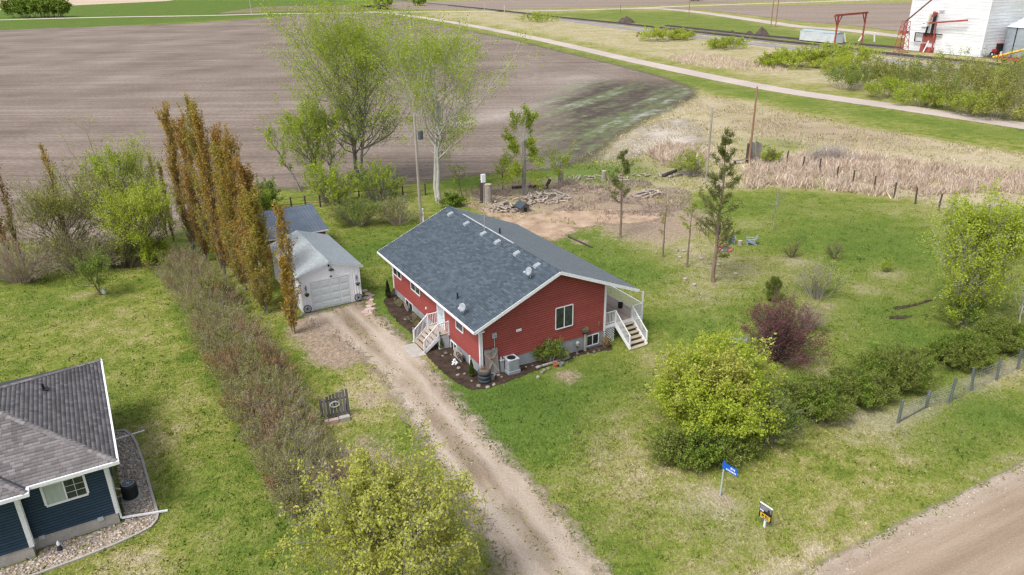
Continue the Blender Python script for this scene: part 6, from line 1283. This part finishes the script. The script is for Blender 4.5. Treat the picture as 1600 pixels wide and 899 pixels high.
pot('grey pail standing between the tub planter and the barn door', G(769, 593), .2, .36, galv); pot('orange clay pot by the log edging in the mulch bed', G(868, 573), .2, .26, terracotta); pot('grey stone pot next to the orange clay pot', G(876, 572), .17, .22, concrete)
trunk_log('short grey log edging in the mulch bed in front of the house shrub', (838, 577), (890, 560), .10, .10, brace_m, 0, 'log')
t = thing('post_planter', 'basket of dry plants on a round wooden post by the basement window', 'planter', G(914, 548)); b = MB(); b.tube((0, 0, -.1), (0, 0, 1.35), .11, .10, 10); b.build('post', brace_m, t); b = MB(); b.lathe([(.14, 1.35), (.3, 1.5), (.31, 1.6), (.2, 1.62)], 12); b.build('basket', wood_dark, t)
b = MB()
for k in range(20): a = k*2.4; b.blob((.24*math.sqrt(k/20)*cos(a), .24*math.sqrt(k/20)*sin(a), 1.66+.05*(k % 3)), (.07, .07, .06), k)
o = b.build('plant', mat('dry_green', [(.10, .09, .05), (.2, .17, .1)], 6., .9, island=.6), t); o['kind'] = 'stuff'
t = thing('garden_sculpture', 'small weathered pedestal sculpture by the foundation near the basement window', 'garden ornament', G(902, 553)); b = MB(); b.lathe([(.13, 0), (.06, .08), (.05, .5), (.14, .58), (.2, .68), (.05, .72)], 12); b.build('pedestal', stone_m, t); b = MB(); b.blob((0, 0, .82), (.15, .1, .14), 4, sub=2); b.build('figure', galv, t)
t = thing('white_garden_statue', 'white knobbly garden ornament in the mulch below the side wall', 'garden ornament', G(711, 570)); b = MB()
for k in range(18): r_ = np.random.default_rng(k); d = r_.normal(0, .085, 3); b.blob((d[0], d[1], .22+d[2]), (.08, .08, .08), k)
b.build('body', white, t); b = MB(); b.lathe([(.08, 0), (.05, .15)], 8); b.build('foot', white, t)
for px, py, rz, lab in [(721, 566, TH+R(95), 'dark wagon wheel leaning on the side wall behind the white garden ornament'), (637, 486, TH+R(90), 'pale wagon wheel leaning on the far side wall by the basement window')]:
    t = thing('wagon_wheel', lab, 'wagon wheel', G(px, py), rz, 'wagon wheels against the red house'); t.rotation_euler = (R(-14), 0, rz); wheel(t, .42, wood_dark if px > 700 else brace_m, 10)
t = thing('stone_slab', 'upright flat stone slab leaning behind the dark wagon wheel', 'stone slab', hl_(.42, 3.5), TH); t.rotation_euler = (0, R(10), TH); b = MB(); b.box(-.07, 0, -.6, .6, 0, .62); b.build('slab', stone_m, t, bevel=.03)
for (x, y, s, lab) in [(.2, 13.3, .5, 'twiggy dry perennial by the far basement window'), (.1, 10.4, .5, 'dry perennial against the side wall left of the steps'), (.0, 9.4, .4, 'dry perennial nearest the side steps')]:
    p = hl_(x, y); px, py = proj(p); shrub('dry_perennial', lab, px, py, s*1.2, s*1.8, int(x*10+y*7), lf_olive, twig_grey, 16, .06, 2, .4, n1=5, n2=2, cat='plant')
r_ = np.random.default_rng(77); k = 0
for px, py in [(697, 553), (705, 555), (692, 557), (717, 576), (726, 585), (716, 587), (737, 596), (748, 604), (772, 602), (762, 606), (784, 590), (797, 584), (800, 580), (813, 576), (822, 574), (832, 572), (847, 583), (850, 580), (857, 577), (880, 566), (886, 567), (897, 559), (901, 558), (919, 553), (936, 548), (929, 551), (633, 500), (646, 514), (622, 470), (617, 468), (676, 581), (663, 545), (788, 603), (779, 587), (841, 590)]:
    p = G(px, py); s = .06+.08*r_.random(); b = MB(); b.blob((0, 0, s*.4), (s*1.2, s, s*.7), k, sub=2); o = b.build('garden_rock', stone_m, None, smooth=True, loc=p, rot=(0, 0, r_.random()*6)); k += 1
    tag(o, 'pale rounded field stone lying in the dark mulch bed round the red house', 'rock', 'pale stones in the mulch bed of the red house')
t = thing('white_garden_ornament', 'little white ornament at the foot of the small tree on the left lawn', 'garden ornament', G(163, 459)); b = MB(); b.lathe([(.14, 0), (.16, .1), (.1, .3), (.04, .35)], 10); b.build('body', white, t); b = MB(); b.blob((0, 0, .42), (.1, .1, .1), 2, sub=2); b.build('head', white, t)

# plank panel by the driveway
plank_m = mat('old_plank', [(.055, .052, .056), (.13, .12, .12), (.25, .235, .23)], 3., .85, island=.7, stretch=(1, 1, .12), fine=14.)
soilpad = mat('dark_backing', [(.03, .027, .026)], 3., .9)
t = thing('plank_screen', 'leaning grey plank panel with an oval ring, beside the driveway and the long hedge', 'plank panel', G(526, 655), R(22)); t.rotation_euler = (R(-3), 0, R(22))
for k in range(9): b = MB(); x = -.84+k*.188; b.box(x, x+.145, 0, .035, 0, 1.45+.045*k+random.uniform(-.05, .04)); b.build('plank', plank_m, t)
for z in (.25, 1.2): b = MB(); b.box(-.82, .82, .036, .08, z, z+.1); b.build('rail', wood_dark, t)
for x in (-.72, .72): b = MB(); b.bar((x, .06, 1.3), (x, .75, 0), .07, .07); b.build('prop', wood_dark, t)
b = MB(); b.ring((.0, -.03, .98), .17, .022, 'y', 22, sx=1.5); b.build('oval_ring', acgrey, t)
t = thing('concrete_block', 'pale concrete block at the foot of the plank panel', 'concrete block', G(539, 657), R(22)); b = MB(); b.box(-.3, .3, -.16, .16, -.03, .28); b.build('block', slab_m, t, bevel=.02)
t = thing('brick_step', 'low pinkish stone step under the plank panel', 'step', G(520, 660), R(22)); b = MB(); b.box(-.45, .35, -.14, .14, -.03, .2); b.build('block', pink, t, bevel=.02)

# ------------------------------------------------------------------ signs by the farm road
SB = mat('sign_blue', [(.006, .10, .50), (.01, .13, .58)], 2., .4, bump=0); WT = mat('sign_white', [(.75, .77, .80)], 2., .5, bump=0, hv=.02); BK = mat('sign_black', [(.02, .018, .018)], 2., .4, bump=0); GD = mat('sign_gold', [(.62, .38, .03), (.70, .45, .05)], 2., .4, bump=0); DV = mat('sign_navy', [(.05, .05, .16)], 2., .4, bump=0)
def glyphs(parent, rects, m, y, name):
    b = MB()
    for x0, x1, z0, z1 in rects: b.box(x0, x1, y-.004, y, z0, z1)
    o = b.build(name, m, parent); o['kind'] = 'stuff'; return o
p = G(1125, 775); t = thing('blue_address_sign', 'small blue address sign on a thin grey post in front of the round bush', 'sign', p, R(-52)); t.rotation_euler = (0, R(1), R(-52))
b = MB(); b.tube((0, 0, -.2), (0.0, 0, 2.02), .042, .038, 10); b.build('post', mat('sign_post_grey', [(.36, .42, .43), (.46, .52, .53)], 3., .5), t)
b = MB(); b.box(-.05, .80, -.052, -.046, 1.66, 2.06); bl = b.build('blade', SB, t); b = MB(); b.tube((0, 0, 2.02), (0, 0, 2.08), .05, n=10); b.build('cap', SB, t)
txt = [(.40, .44, 1.86, 1.98), (.44, .50, 1.94, 1.98), (.47, .50, 1.86, 1.94), (.44, .47, 1.90, 1.925), (.54, .57, 1.89, 1.98), (.57, .62, 1.89, 1.92), (.61, .64, 1.84, 1.98)]+[(.16+i*.085, .225+i*.085, 1.72, 1.725+.07) for i in range(7)]
glyphs(bl, txt, WT, -.0525, 'lettering')
p = G(1193, 825); t = thing('for_sale_sign', 'black and gold real estate sign on a white post in the roadside grass', 'sign', p, R(-56)); t.scale = (.86, .86, .86)
b = MB(); b.box(-.05, .05, .01, .11, -.2, .95); b.build('post', white, t)
b = MB(); b.box(-.38, .38, -.03, .008, .55, 1.45); pn = b.build('panel', BK, t); b = MB(); b.box(-.40, .40, -.045, .02, 1.45, 1.50); b.build('top_rail', white, t)
glyphs(pn, [(-.36, .36, 1.12, 1.42)], mat('sign_grey', [(.16, .15, .18), (.27, .26, .29)], 6., .5, bump=0), -.032, 'header'); glyphs(pn, [(.14, .25, 1.18, 1.32), (.10, .29, 1.14, 1.2)], BK, -.037, 'portrait')
glyphs(pn, [(-.34, -.12, 1.0, 1.10)], WT, -.034, 'white_badge'); glyphs(pn, [(-.33, -.2, .93, 1.03)], DV, -.039, 'navy_badge')
glyphs(pn, [(-.30, .34, .66, .92)], GD, -.033, 'gold_band')
glyphs(pn, [(-.20, -.06, .74, .85), (.02, .05, .70, .88), (.05, .12, .845, .88), (.09, .12, .79, .86), (.03, .12, .77, .80), (.05, .12, .70, .73), (.18, .215, .70, .88)], BK, -.0385, 'lettering')
glyphs(pn, [(-.30, -.1, .59, .62), (-.05, .3, .59, .62)], WT, -.034, 'footer')

# ------------------------------------------------------------------ railway and elevator yard
rail_m = mat('rail_steel', [(.10, .075, .065), (.17, .135, .12)], 3., .5, metal=.3); tie_m = mat('railway_tie', [(.06, .05, .045), (.12, .10, .09)], 4., .9, island=.6)
def track(px, name, label):
    L = smooth(Gs(px), 5); t = struct(thing(name, label, 'railway track')); 
    for s in (-.75, .75):
        b = MB()
        for a, c in zip(L[:-1], L[1:]):
            d = unit(c-a); nrm = np.array([-d[1], d[0]])*s; b.bar((*(a+nrm), .42), (*(c+nrm), .42), .10, .18)
        b.build('rail', rail_m, t)
    b = MB(); seg = np.linalg.norm(np.diff(L, axis=0), axis=1); cum = np.concatenate([[0], np.cumsum(seg)]); n = int(min(cum[-1], 420)/.8)
    for i in range(n):
        s = i*.8; k = min(np.searchsorted(cum, s, 'right')-1, len(L)-2); f = (s-cum[k])/seg[k]; p = L[k]*(1-f)+L[k+1]*f; d = unit(L[k+1]-L[k]); nr = np.array([-d[1], d[0]]); b.bar((*(p-nr*1.3), .26), (*(p+nr*1.3), .26), .26, .2)
    o = b.build('tie', tie_m, t); o['kind'] = 'stuff'
track(RAIL1[1:], 'main_track', 'main railway track'); track(RAIL2[1:], 'siding_track', 'siding railway track by the elevator')
red_m = mat('faded_red_metal', [(.26, .055, .045), (.34, .085, .07), (.40, .13, .11)], 1., .6)
clad = mat('white_metal_cladding', [(.66, .68, .70), (.76, .78, .80), (.82, .83, .85)], .5, .5, bump=.02, stretch=(.06, .06, 1.6), fine=2., dirt=(.60, .61, .62))
e0, e1 = G(1412, 78)[:2], G(1531, 90)[:2]; eu = unit(e1-e0); ea = math.atan2(eu[1], eu[0]); ev = np.array([-eu[1], eu[0]]); ELn = float(np.linalg.norm(e1-e0))
el = thing('grain_elevator', 'tall white metal clad grain elevator at the top right beyond the railway', 'grain elevator', (*e0, 0), ea); D_ = 15.; HW = 21.
b = MB(); pr = [(0, 0), (D_, 0), (D_, HW), (D_*.72, HW+4.5), (D_*.28, HW+4.5), (0, HW)]
b.add([(0, y, z) for y, z in pr]+[(ELn, y, z) for y, z in pr], [tuple(range(6)), tuple(range(6, 12))[::-1]]+[(i, 6+i, 6+(i+1) % 6, (i+1) % 6)[::-1] for i in range(6)]); b.build('wall', clad, el)
b = MB(); b.box(ELn*.3, ELn*.7, D_*.28, D_*.72, HW+4.3, HW+9); b.build('cupola', clad, el)
b = MB(); b.box(-.3, ELn+.3, D_*.25, D_*.75, HW+4.5, HW+4.7); b.build('roof', galv, el)
me = MB().box(0, ELn, -.04, 0, 0, .07).mesh('cladding_seam', [clad]); me2 = MB().box(0, .04, 0, D_, 0, .07).mesh('cladding_seam', [clad])
for k in range(1, 27): link('cladding_seam', me, el, (0, 0, k*.8)); link('cladding_seam', me2, el, (ELn, 0, k*.8))
b = MB(); b.box(-.06, .12, -.06, .12, 0, HW); b.build('corner_trim', white, el); b = MB(); b.box(ELn-.12, ELn+.06, -.06, .12, 0, HW); b.build('corner_trim', white, el)
def fx(px, py, off=0.):   # point on the elevator's long face seen at a pixel
    d = ray(px, py); nrm = np.array([ev[0], ev[1], 0]); P0 = np.array([*e0, 0])-nrm*off; o = np.array([0, 0, CAM_H]); q = o+d*(((P0-o)@nrm)/(d@nrm)); r = q[:2]-e0; return (float(r@eu), -off, float(q[2]))
def epart(name, m, f): b = MB(); f(b); return b.build(name, m, el)
a_, c_ = fx(1440, 66, .0), fx(1462, 52, .0)
epart('red_door', red_m, lambda b: b.box(fx(1441, 66)[0], fx(1461, 66)[0], -.25, -.02, fx(1450, 66)[2], fx(1450, 52)[2]))
epart('loading_dock', red_m, lambda b: b.box(fx(1441, 79)[0], fx(1446, 79)[0], -1.2, -.02, .0, fx(1445, 68)[2])); epart('loading_dock', red_m, lambda b: b.box(fx(1448, 79)[0], fx(1459, 79)[0], -1.6, -.02, .0, fx(1452, 74)[2]))
P_ = lambda q, o=0.: (q[0], q[1]-o, q[2])
epart('walkway', black, lambda b: b.bar(P_(fx(1433, 51), .6), P_(fx(1474, 54), .6), .5, .2)); epart('walkway_post', black, lambda b: b.bar(P_(fx(1433, 51), .6), P_(fx(1431, 64), .6), .2))
epart('walkway_rail', black, lambda b: b.bar(P_(fx(1431, 64), .6), P_(fx(1441, 65), .6), .2))
epart('loading_spout', black, lambda b: b.tube(P_(fx(1465, 22), .8), P_(fx(1458, 54), .8), .45, .35, 8)); epart('loading_spout', mat('cream_metal', [(.55, .48, .34), (.62, .56, .44)], 2., .6), lambda b: b.tube(P_(fx(1458, 22), .8), P_(fx(1453, 41), .8), .3, .3, 8)); epart('loading_spout', black, lambda b: b.tube(P_(fx(1453, 41), .8), P_(fx(1448, 56), .8), .25, .25, 8))
epart('spout_hood', red_m, lambda b: b.tube(P_(fx(1466, 19), .9), P_(fx(1462, 27), .9), .65, .5, 8)); epart('boom', red_m, lambda b: b.bar(P_(fx(1457, 36), 1.5), P_(fx(1518, 31.5), 1.5), .35, .45)); epart('boom_post', red_m, lambda b: b.bar(P_(fx(1468, 36), 1.3), P_(fx(1461, 78), 1.3), .3))
epart('white_box', white, lambda b: b.box(fx(1450, 30)[0], fx(1455, 30)[0], -.7, -.02, fx(1452, 34)[2], fx(1452, 27)[2])); epart('vent_hood', white, lambda b: b.box(fx(1441, 40)[0], fx(1450, 40)[0], -.35, -.02, fx(1445, 42)[2], fx(1445, 38)[2])); epart('small_vent', galv, lambda b: b.box(fx(1443, 37.5)[0], fx(1445, 37.5)[0], -.3, -.02, fx(1444, 38)[2], fx(1444, 36)[2]))
epart('white_brace', white, lambda b: b.bar(fx(1442, 82, 2.6), fx(1451, 64, 2.0), .28)); epart('white_brace', white, lambda b: b.bar(fx(1475, 85, 2.6), fx(1473, 65, 2.0), .24)); epart('arrow_bracket', galv, lambda b: b.bar(P_(fx(1469, 17.5), .3), P_(fx(1477, 17.5), .3), .2))
# lattice tower with long tube beside the elevator
q = G(1407, 83); t = thing('lattice_tower', 'rusty red lattice tower carrying a long slanting tube left of the elevator', 'tower', q, ea); ht = H(1407, 83, 33)
for x in (-1.5, 1.5):
    for y in (-1.1, 1.1): b = MB(); b.bar((x, y, 0), (x*.55, y*.55, ht), .16); b.build('leg', red_m, t)
for k in range(5):
    z0, z1 = ht*k/5, ht*(k+1)/5; s0, s1 = 1-.45*k/5, 1-.45*(k+1)/5; b = MB()
    for y in (-1.1, 1.1): b.bar((-1.5*s0, y*s0, z0), (1.5*s1, y*s1, z1), .10); b.bar((1.5*s0, y*s0, z0), (-1.5*s1, y*s1, z1), .10); b.bar((-1.5*s1, y*s1, z1), (1.5*s1, y*s1, z1), .10)
    o = b.build('lattice', red_m, t); o['kind'] = 'stuff'
b = MB(); b.bar((0, 0, ht), (7.2, 3.2, ht+8.2), .35); b.build('slanting_tube', mat('dark_red_tube', [(.13, .05, .05), (.18, .07, .07)], 2., .6), t); b = MB(); b.box(-.9, .9, -.7, .7, ht*.62, ht*.70); b.build('platform', red_m, t)
# box car, loading frame
bc = G(1249, 64); b1 = G(1304, 70); ca = math.atan2(b1[1]-bc[1], b1[0]-bc[0]); bl_ = float(np.hypot(*(b1-bc)[:2])); hb = H(1249, 64, 47)*.95
t = thing('box_car', 'old pale blue grey box car body standing in the yard behind the siding', 'box car', bc, ca); cm = mat('box_car_paint', [(.46, .50, .53), (.56, .60, .63), (.64, .67, .69)], .6, .6, dirt=(.40, .36, .33)); cr = mat('box_car_roof', [(.30, .38, .42), (.36, .44, .48)], .6, .6)
b = MB(); b.box(0, bl_, 0, 3.2, .3, hb); b.build('body', cm, t); b = MB(); b.add([(-.1, -.1, hb), (bl_+.1, -.1, hb), (bl_+.1, 3.3, hb), (-.1, 3.3, hb), (-.1, 1.6, hb+.5), (bl_+.1, 1.6, hb+.5)], [(0, 1, 5, 4), (2, 3, 4, 5), (0, 4, 3), (1, 2, 5)]); b.build('roof', cr, t)
b = MB(); b.box(bl_*.42, bl_*.62, -.08, -.01, .4, hb-.2); b.build('door', cm, t); b = MB(); b.box(bl_*.40, bl_*.66, -.12, -.02, hb-.25, hb-.1); b.build('door_track', white, t); b = MB(); b.box(.2, bl_-.2, .2, 3, 0, .3); b.build('skid', wood_dark, t)
me = MB().box(-.05, .05, -.05, -.005, .3, hb).mesh('rib', [cm])
for k in range(11): link('rib', me, t, (bl_*k/10, 0, 0))
g0, g1 = G(1303, 74), G(1346, 68); ga = math.atan2(g1[1]-g0[1], g1[0]-g0[0]); gl = float(np.hypot(*(g1-g0)[:2])); gh = H(1303, 74, 24)
t = thing('loading_frame', 'tall red steel loading frame straddling the yard right of the box car', 'loading frame', g0, ga)
for x in (0, gl): b = MB(); b.bar((x, 0, 0), (x, 0, gh), .4); b.build('leg', red_m, t)
b = MB(); b.bar((-2.2, 0, gh), (gl+.8, 0, gh), .5, .6); b.build('beam', red_m, t)
for x, s in ((0, 1), (0, -1), (gl, -1)): b = MB(); b.bar((x, 0, gh-3), (x+s*2, 0, gh-.3), .25); b.build('brace', red_m, t)
for (p0, p1, lab) in (((1321, 68), (1317, 52), 'white slanting prop at the right end of the box car'), ((1341, 65), (1348, 52), 'white slanting prop leaning right inside the red loading frame'), ((1366, 66), (1364, 51), 'white slanting prop outside the right leg of the red loading frame')):
    a = G(*p0); h_ = H(*p0, p1[1]); tp = a+np.array([(p1[0]-p0[0])*.22, 0, h_]); t = thing('white_prop', lab, 'prop', a); b = MB(); b.bar((0, 0, 0), tp-a, .35); b.build('timber', white, t); b = MB(); b.box(-.3, .3, -.3, .3, 0, .15); b.build('foot', concrete, t)
# grain bin, auger, machinery
gb = np.array([*(e1+ev*8.6+eu*5.0), 0.]); t = thing('grain_bin', 'round galvanised grain bin with a conical roof right of the elevator', 'grain bin', gb); bm_ = mat('galvanised_bin', [(.25, .30, .34), (.34, .39, .43), (.44, .48, .51)], .5, .45, metal=.2, stretch=(1, 1, 3)); br_ = mat('bin_roof', [(.50, .55, .60), (.60, .65, .70)], .6, .5)
hb2 = 7.6; b = MB(); pr = [(4.1, 0)]
for k in range(10): z = .8+k*hb2/10; pr += [(4.1, z-.35), (4.18, z)]
b.lathe(pr+[(4.1, hb2)], 32); b.build('wall', bm_, t, smooth=True); b = MB(); b.lathe([(4.35, hb2), (.5, hb2+2.6), (.4, hb2+2.9)], 32); b.build('roof', br_, t)
for k in range(16): a = k*pi/8; b = MB(); b.bar((4.3*cos(a), 4.3*sin(a), hb2+.05), (.5*cos(a), .5*sin(a), hb2+2.65), .12, .12); b.build('roof_rib', br_, t)
b = MB(); b.bar((-3.7, -2.1, 0), (-3.7, -2.1, hb2), .15); b.build('ladder', black, t); b = MB(); b.box(-1.2, .2, -4.3, -3.8, 0, 1.9); b.build('bin_door', black, t)
a0 = G(1550, 94); t = thing('yellow_auger', 'long yellow grain auger sloping up in front of the grain bin', 'auger', a0); b = MB(); b.tube((0, 0, .6), (13, -3.4, 4.6), .32, .32, 10); b.build('tube', mat('auger_yellow', [(.58, .36, .03), (.66, .44, .06)], 2., .5), t)
for s in (-1, 1): b = MB(); b.bar((8, -2.1, 3.), (7+s*.2, -1.8+s*1.2, .4), .14); b.build('leg', red_m, t); c = MB(); c.tube((7+s*.2-.1, -1.8+s*1.2, .4), (7+s*.2+.1, -1.8+s*1.2, .4), .42, n=14); c.build('wheel', black, t)
red2 = mat('implement_red', [(.40, .03, .03), (.50, .045, .045)], 1., .5)
def implement(label, px, py, n, s):
    t = thing('farm_implement', label, 'farm machine', G(px, py), ea+.3); r = np.random.default_rng(s); b = MB(); b.bar((-3*n, 0, .9), (3*n, 0, .9), .3); b.build('frame', red2, t); b = MB(); b.bar((0, -2.2, .6), (0, 2, .9), .25); b.build('hitch', red2, t)
    for k in range(int(5*n)+2): x = -3*n+6*n*k/(int(5*n)+1); b = MB(); b.bar((x, -.3, 1.), (x+.1, .5, .05), .14); b.build('shank', black, t); b = MB(); b.bar((x, 0, 1.0), (x, .2, 1.9), .2, .3); b.build('spring', red2, t)
    for x in (-1.6*n, 1.6*n): b = MB(); b.tube((x-.2, .8, .55), (x+.2, .8, .55), .55, n=16); b.build('wheel', black, t)
implement('red tillage machine in front of the grain bin, under the yellow auger', 1578, 99, 1.0, 1); implement('red farm machine at the right edge below the yellow auger', 1606, 103, 1., 2)
t = thing('red_tractor', 'dark red tractor parked between the elevator and the grain bin', 'tractor', G(1552, 88), ea+1.2)
b = MB(); b.box(-1.5, 1.3, -.5, .5, .9, 1.9); b.build('hood', red2, t, bevel=.08); b = MB(); b.box(.2, 1.7, -.75, .75, 1.8, 3.2); cb = b.build('cab', black, t, bevel=.06); b = MB(); b.box(.1, 1.8, -.82, .82, 3.2, 3.35); b.build('cab_roof', red2, t)
for x, y, r in ((1.1, -1., .95), (1.1, 1., .95), (-1.2, -.8, .6), (-1.2, .8, .6)): b = MB(); b.tube((x, y-.25, r), (x, y+.25, r), r, n=20); w_ = b.build('wheel', black, t); b = MB(); b.tube((x, y-.27, r), (x, y+.27, r), r*.45, n=14); b.build('rim', white, w_)
# earth piles
soil_m = mat('pile_soil', [(.05, .036, .034), (.09, .066, .058), (.13, .10, .085)], .8, .95, bump=.5)
def heap(label, px, py, wpx, hpx, seed):
    p = G(px, py); k = math.hypot(p[0], p[1])/F_PX; w, h = wpx*k/2, hpx*k*1.1; n = 26; X, Y = np.meshgrid(np.linspace(-1.2, 1.2, n), np.linspace(-1.2, 1.2, n)); rr = np.hypot(X, Y); Zz = np.clip(1-rr**1.3, -.05, 1)*h*(.75+.5*vnoise(X*5, Y*5, 1., seed))
    o = link('earth_pile', np_mesh('earth_pile', np.stack([X.ravel()*w, Y.ravel()*w*.8, Zz.ravel()-.02], 1), grid_faces(n, n), [soil_m], True), None, p); tag(o, label, 'earth pile')
heap('dark earth pile beside the track on the green strip, the farther one', 978, 36, 28, 9, 1); heap('dark earth pile left of the box car, the nearer one', 1190, 55, 22, 9, 2); heap('low lump of earth beside the nearer dark earth pile', 1171, 53, 12, 4, 3); heap('small earth lump by the track between the two big earth piles', 1144, 51, 8, 3, 4)
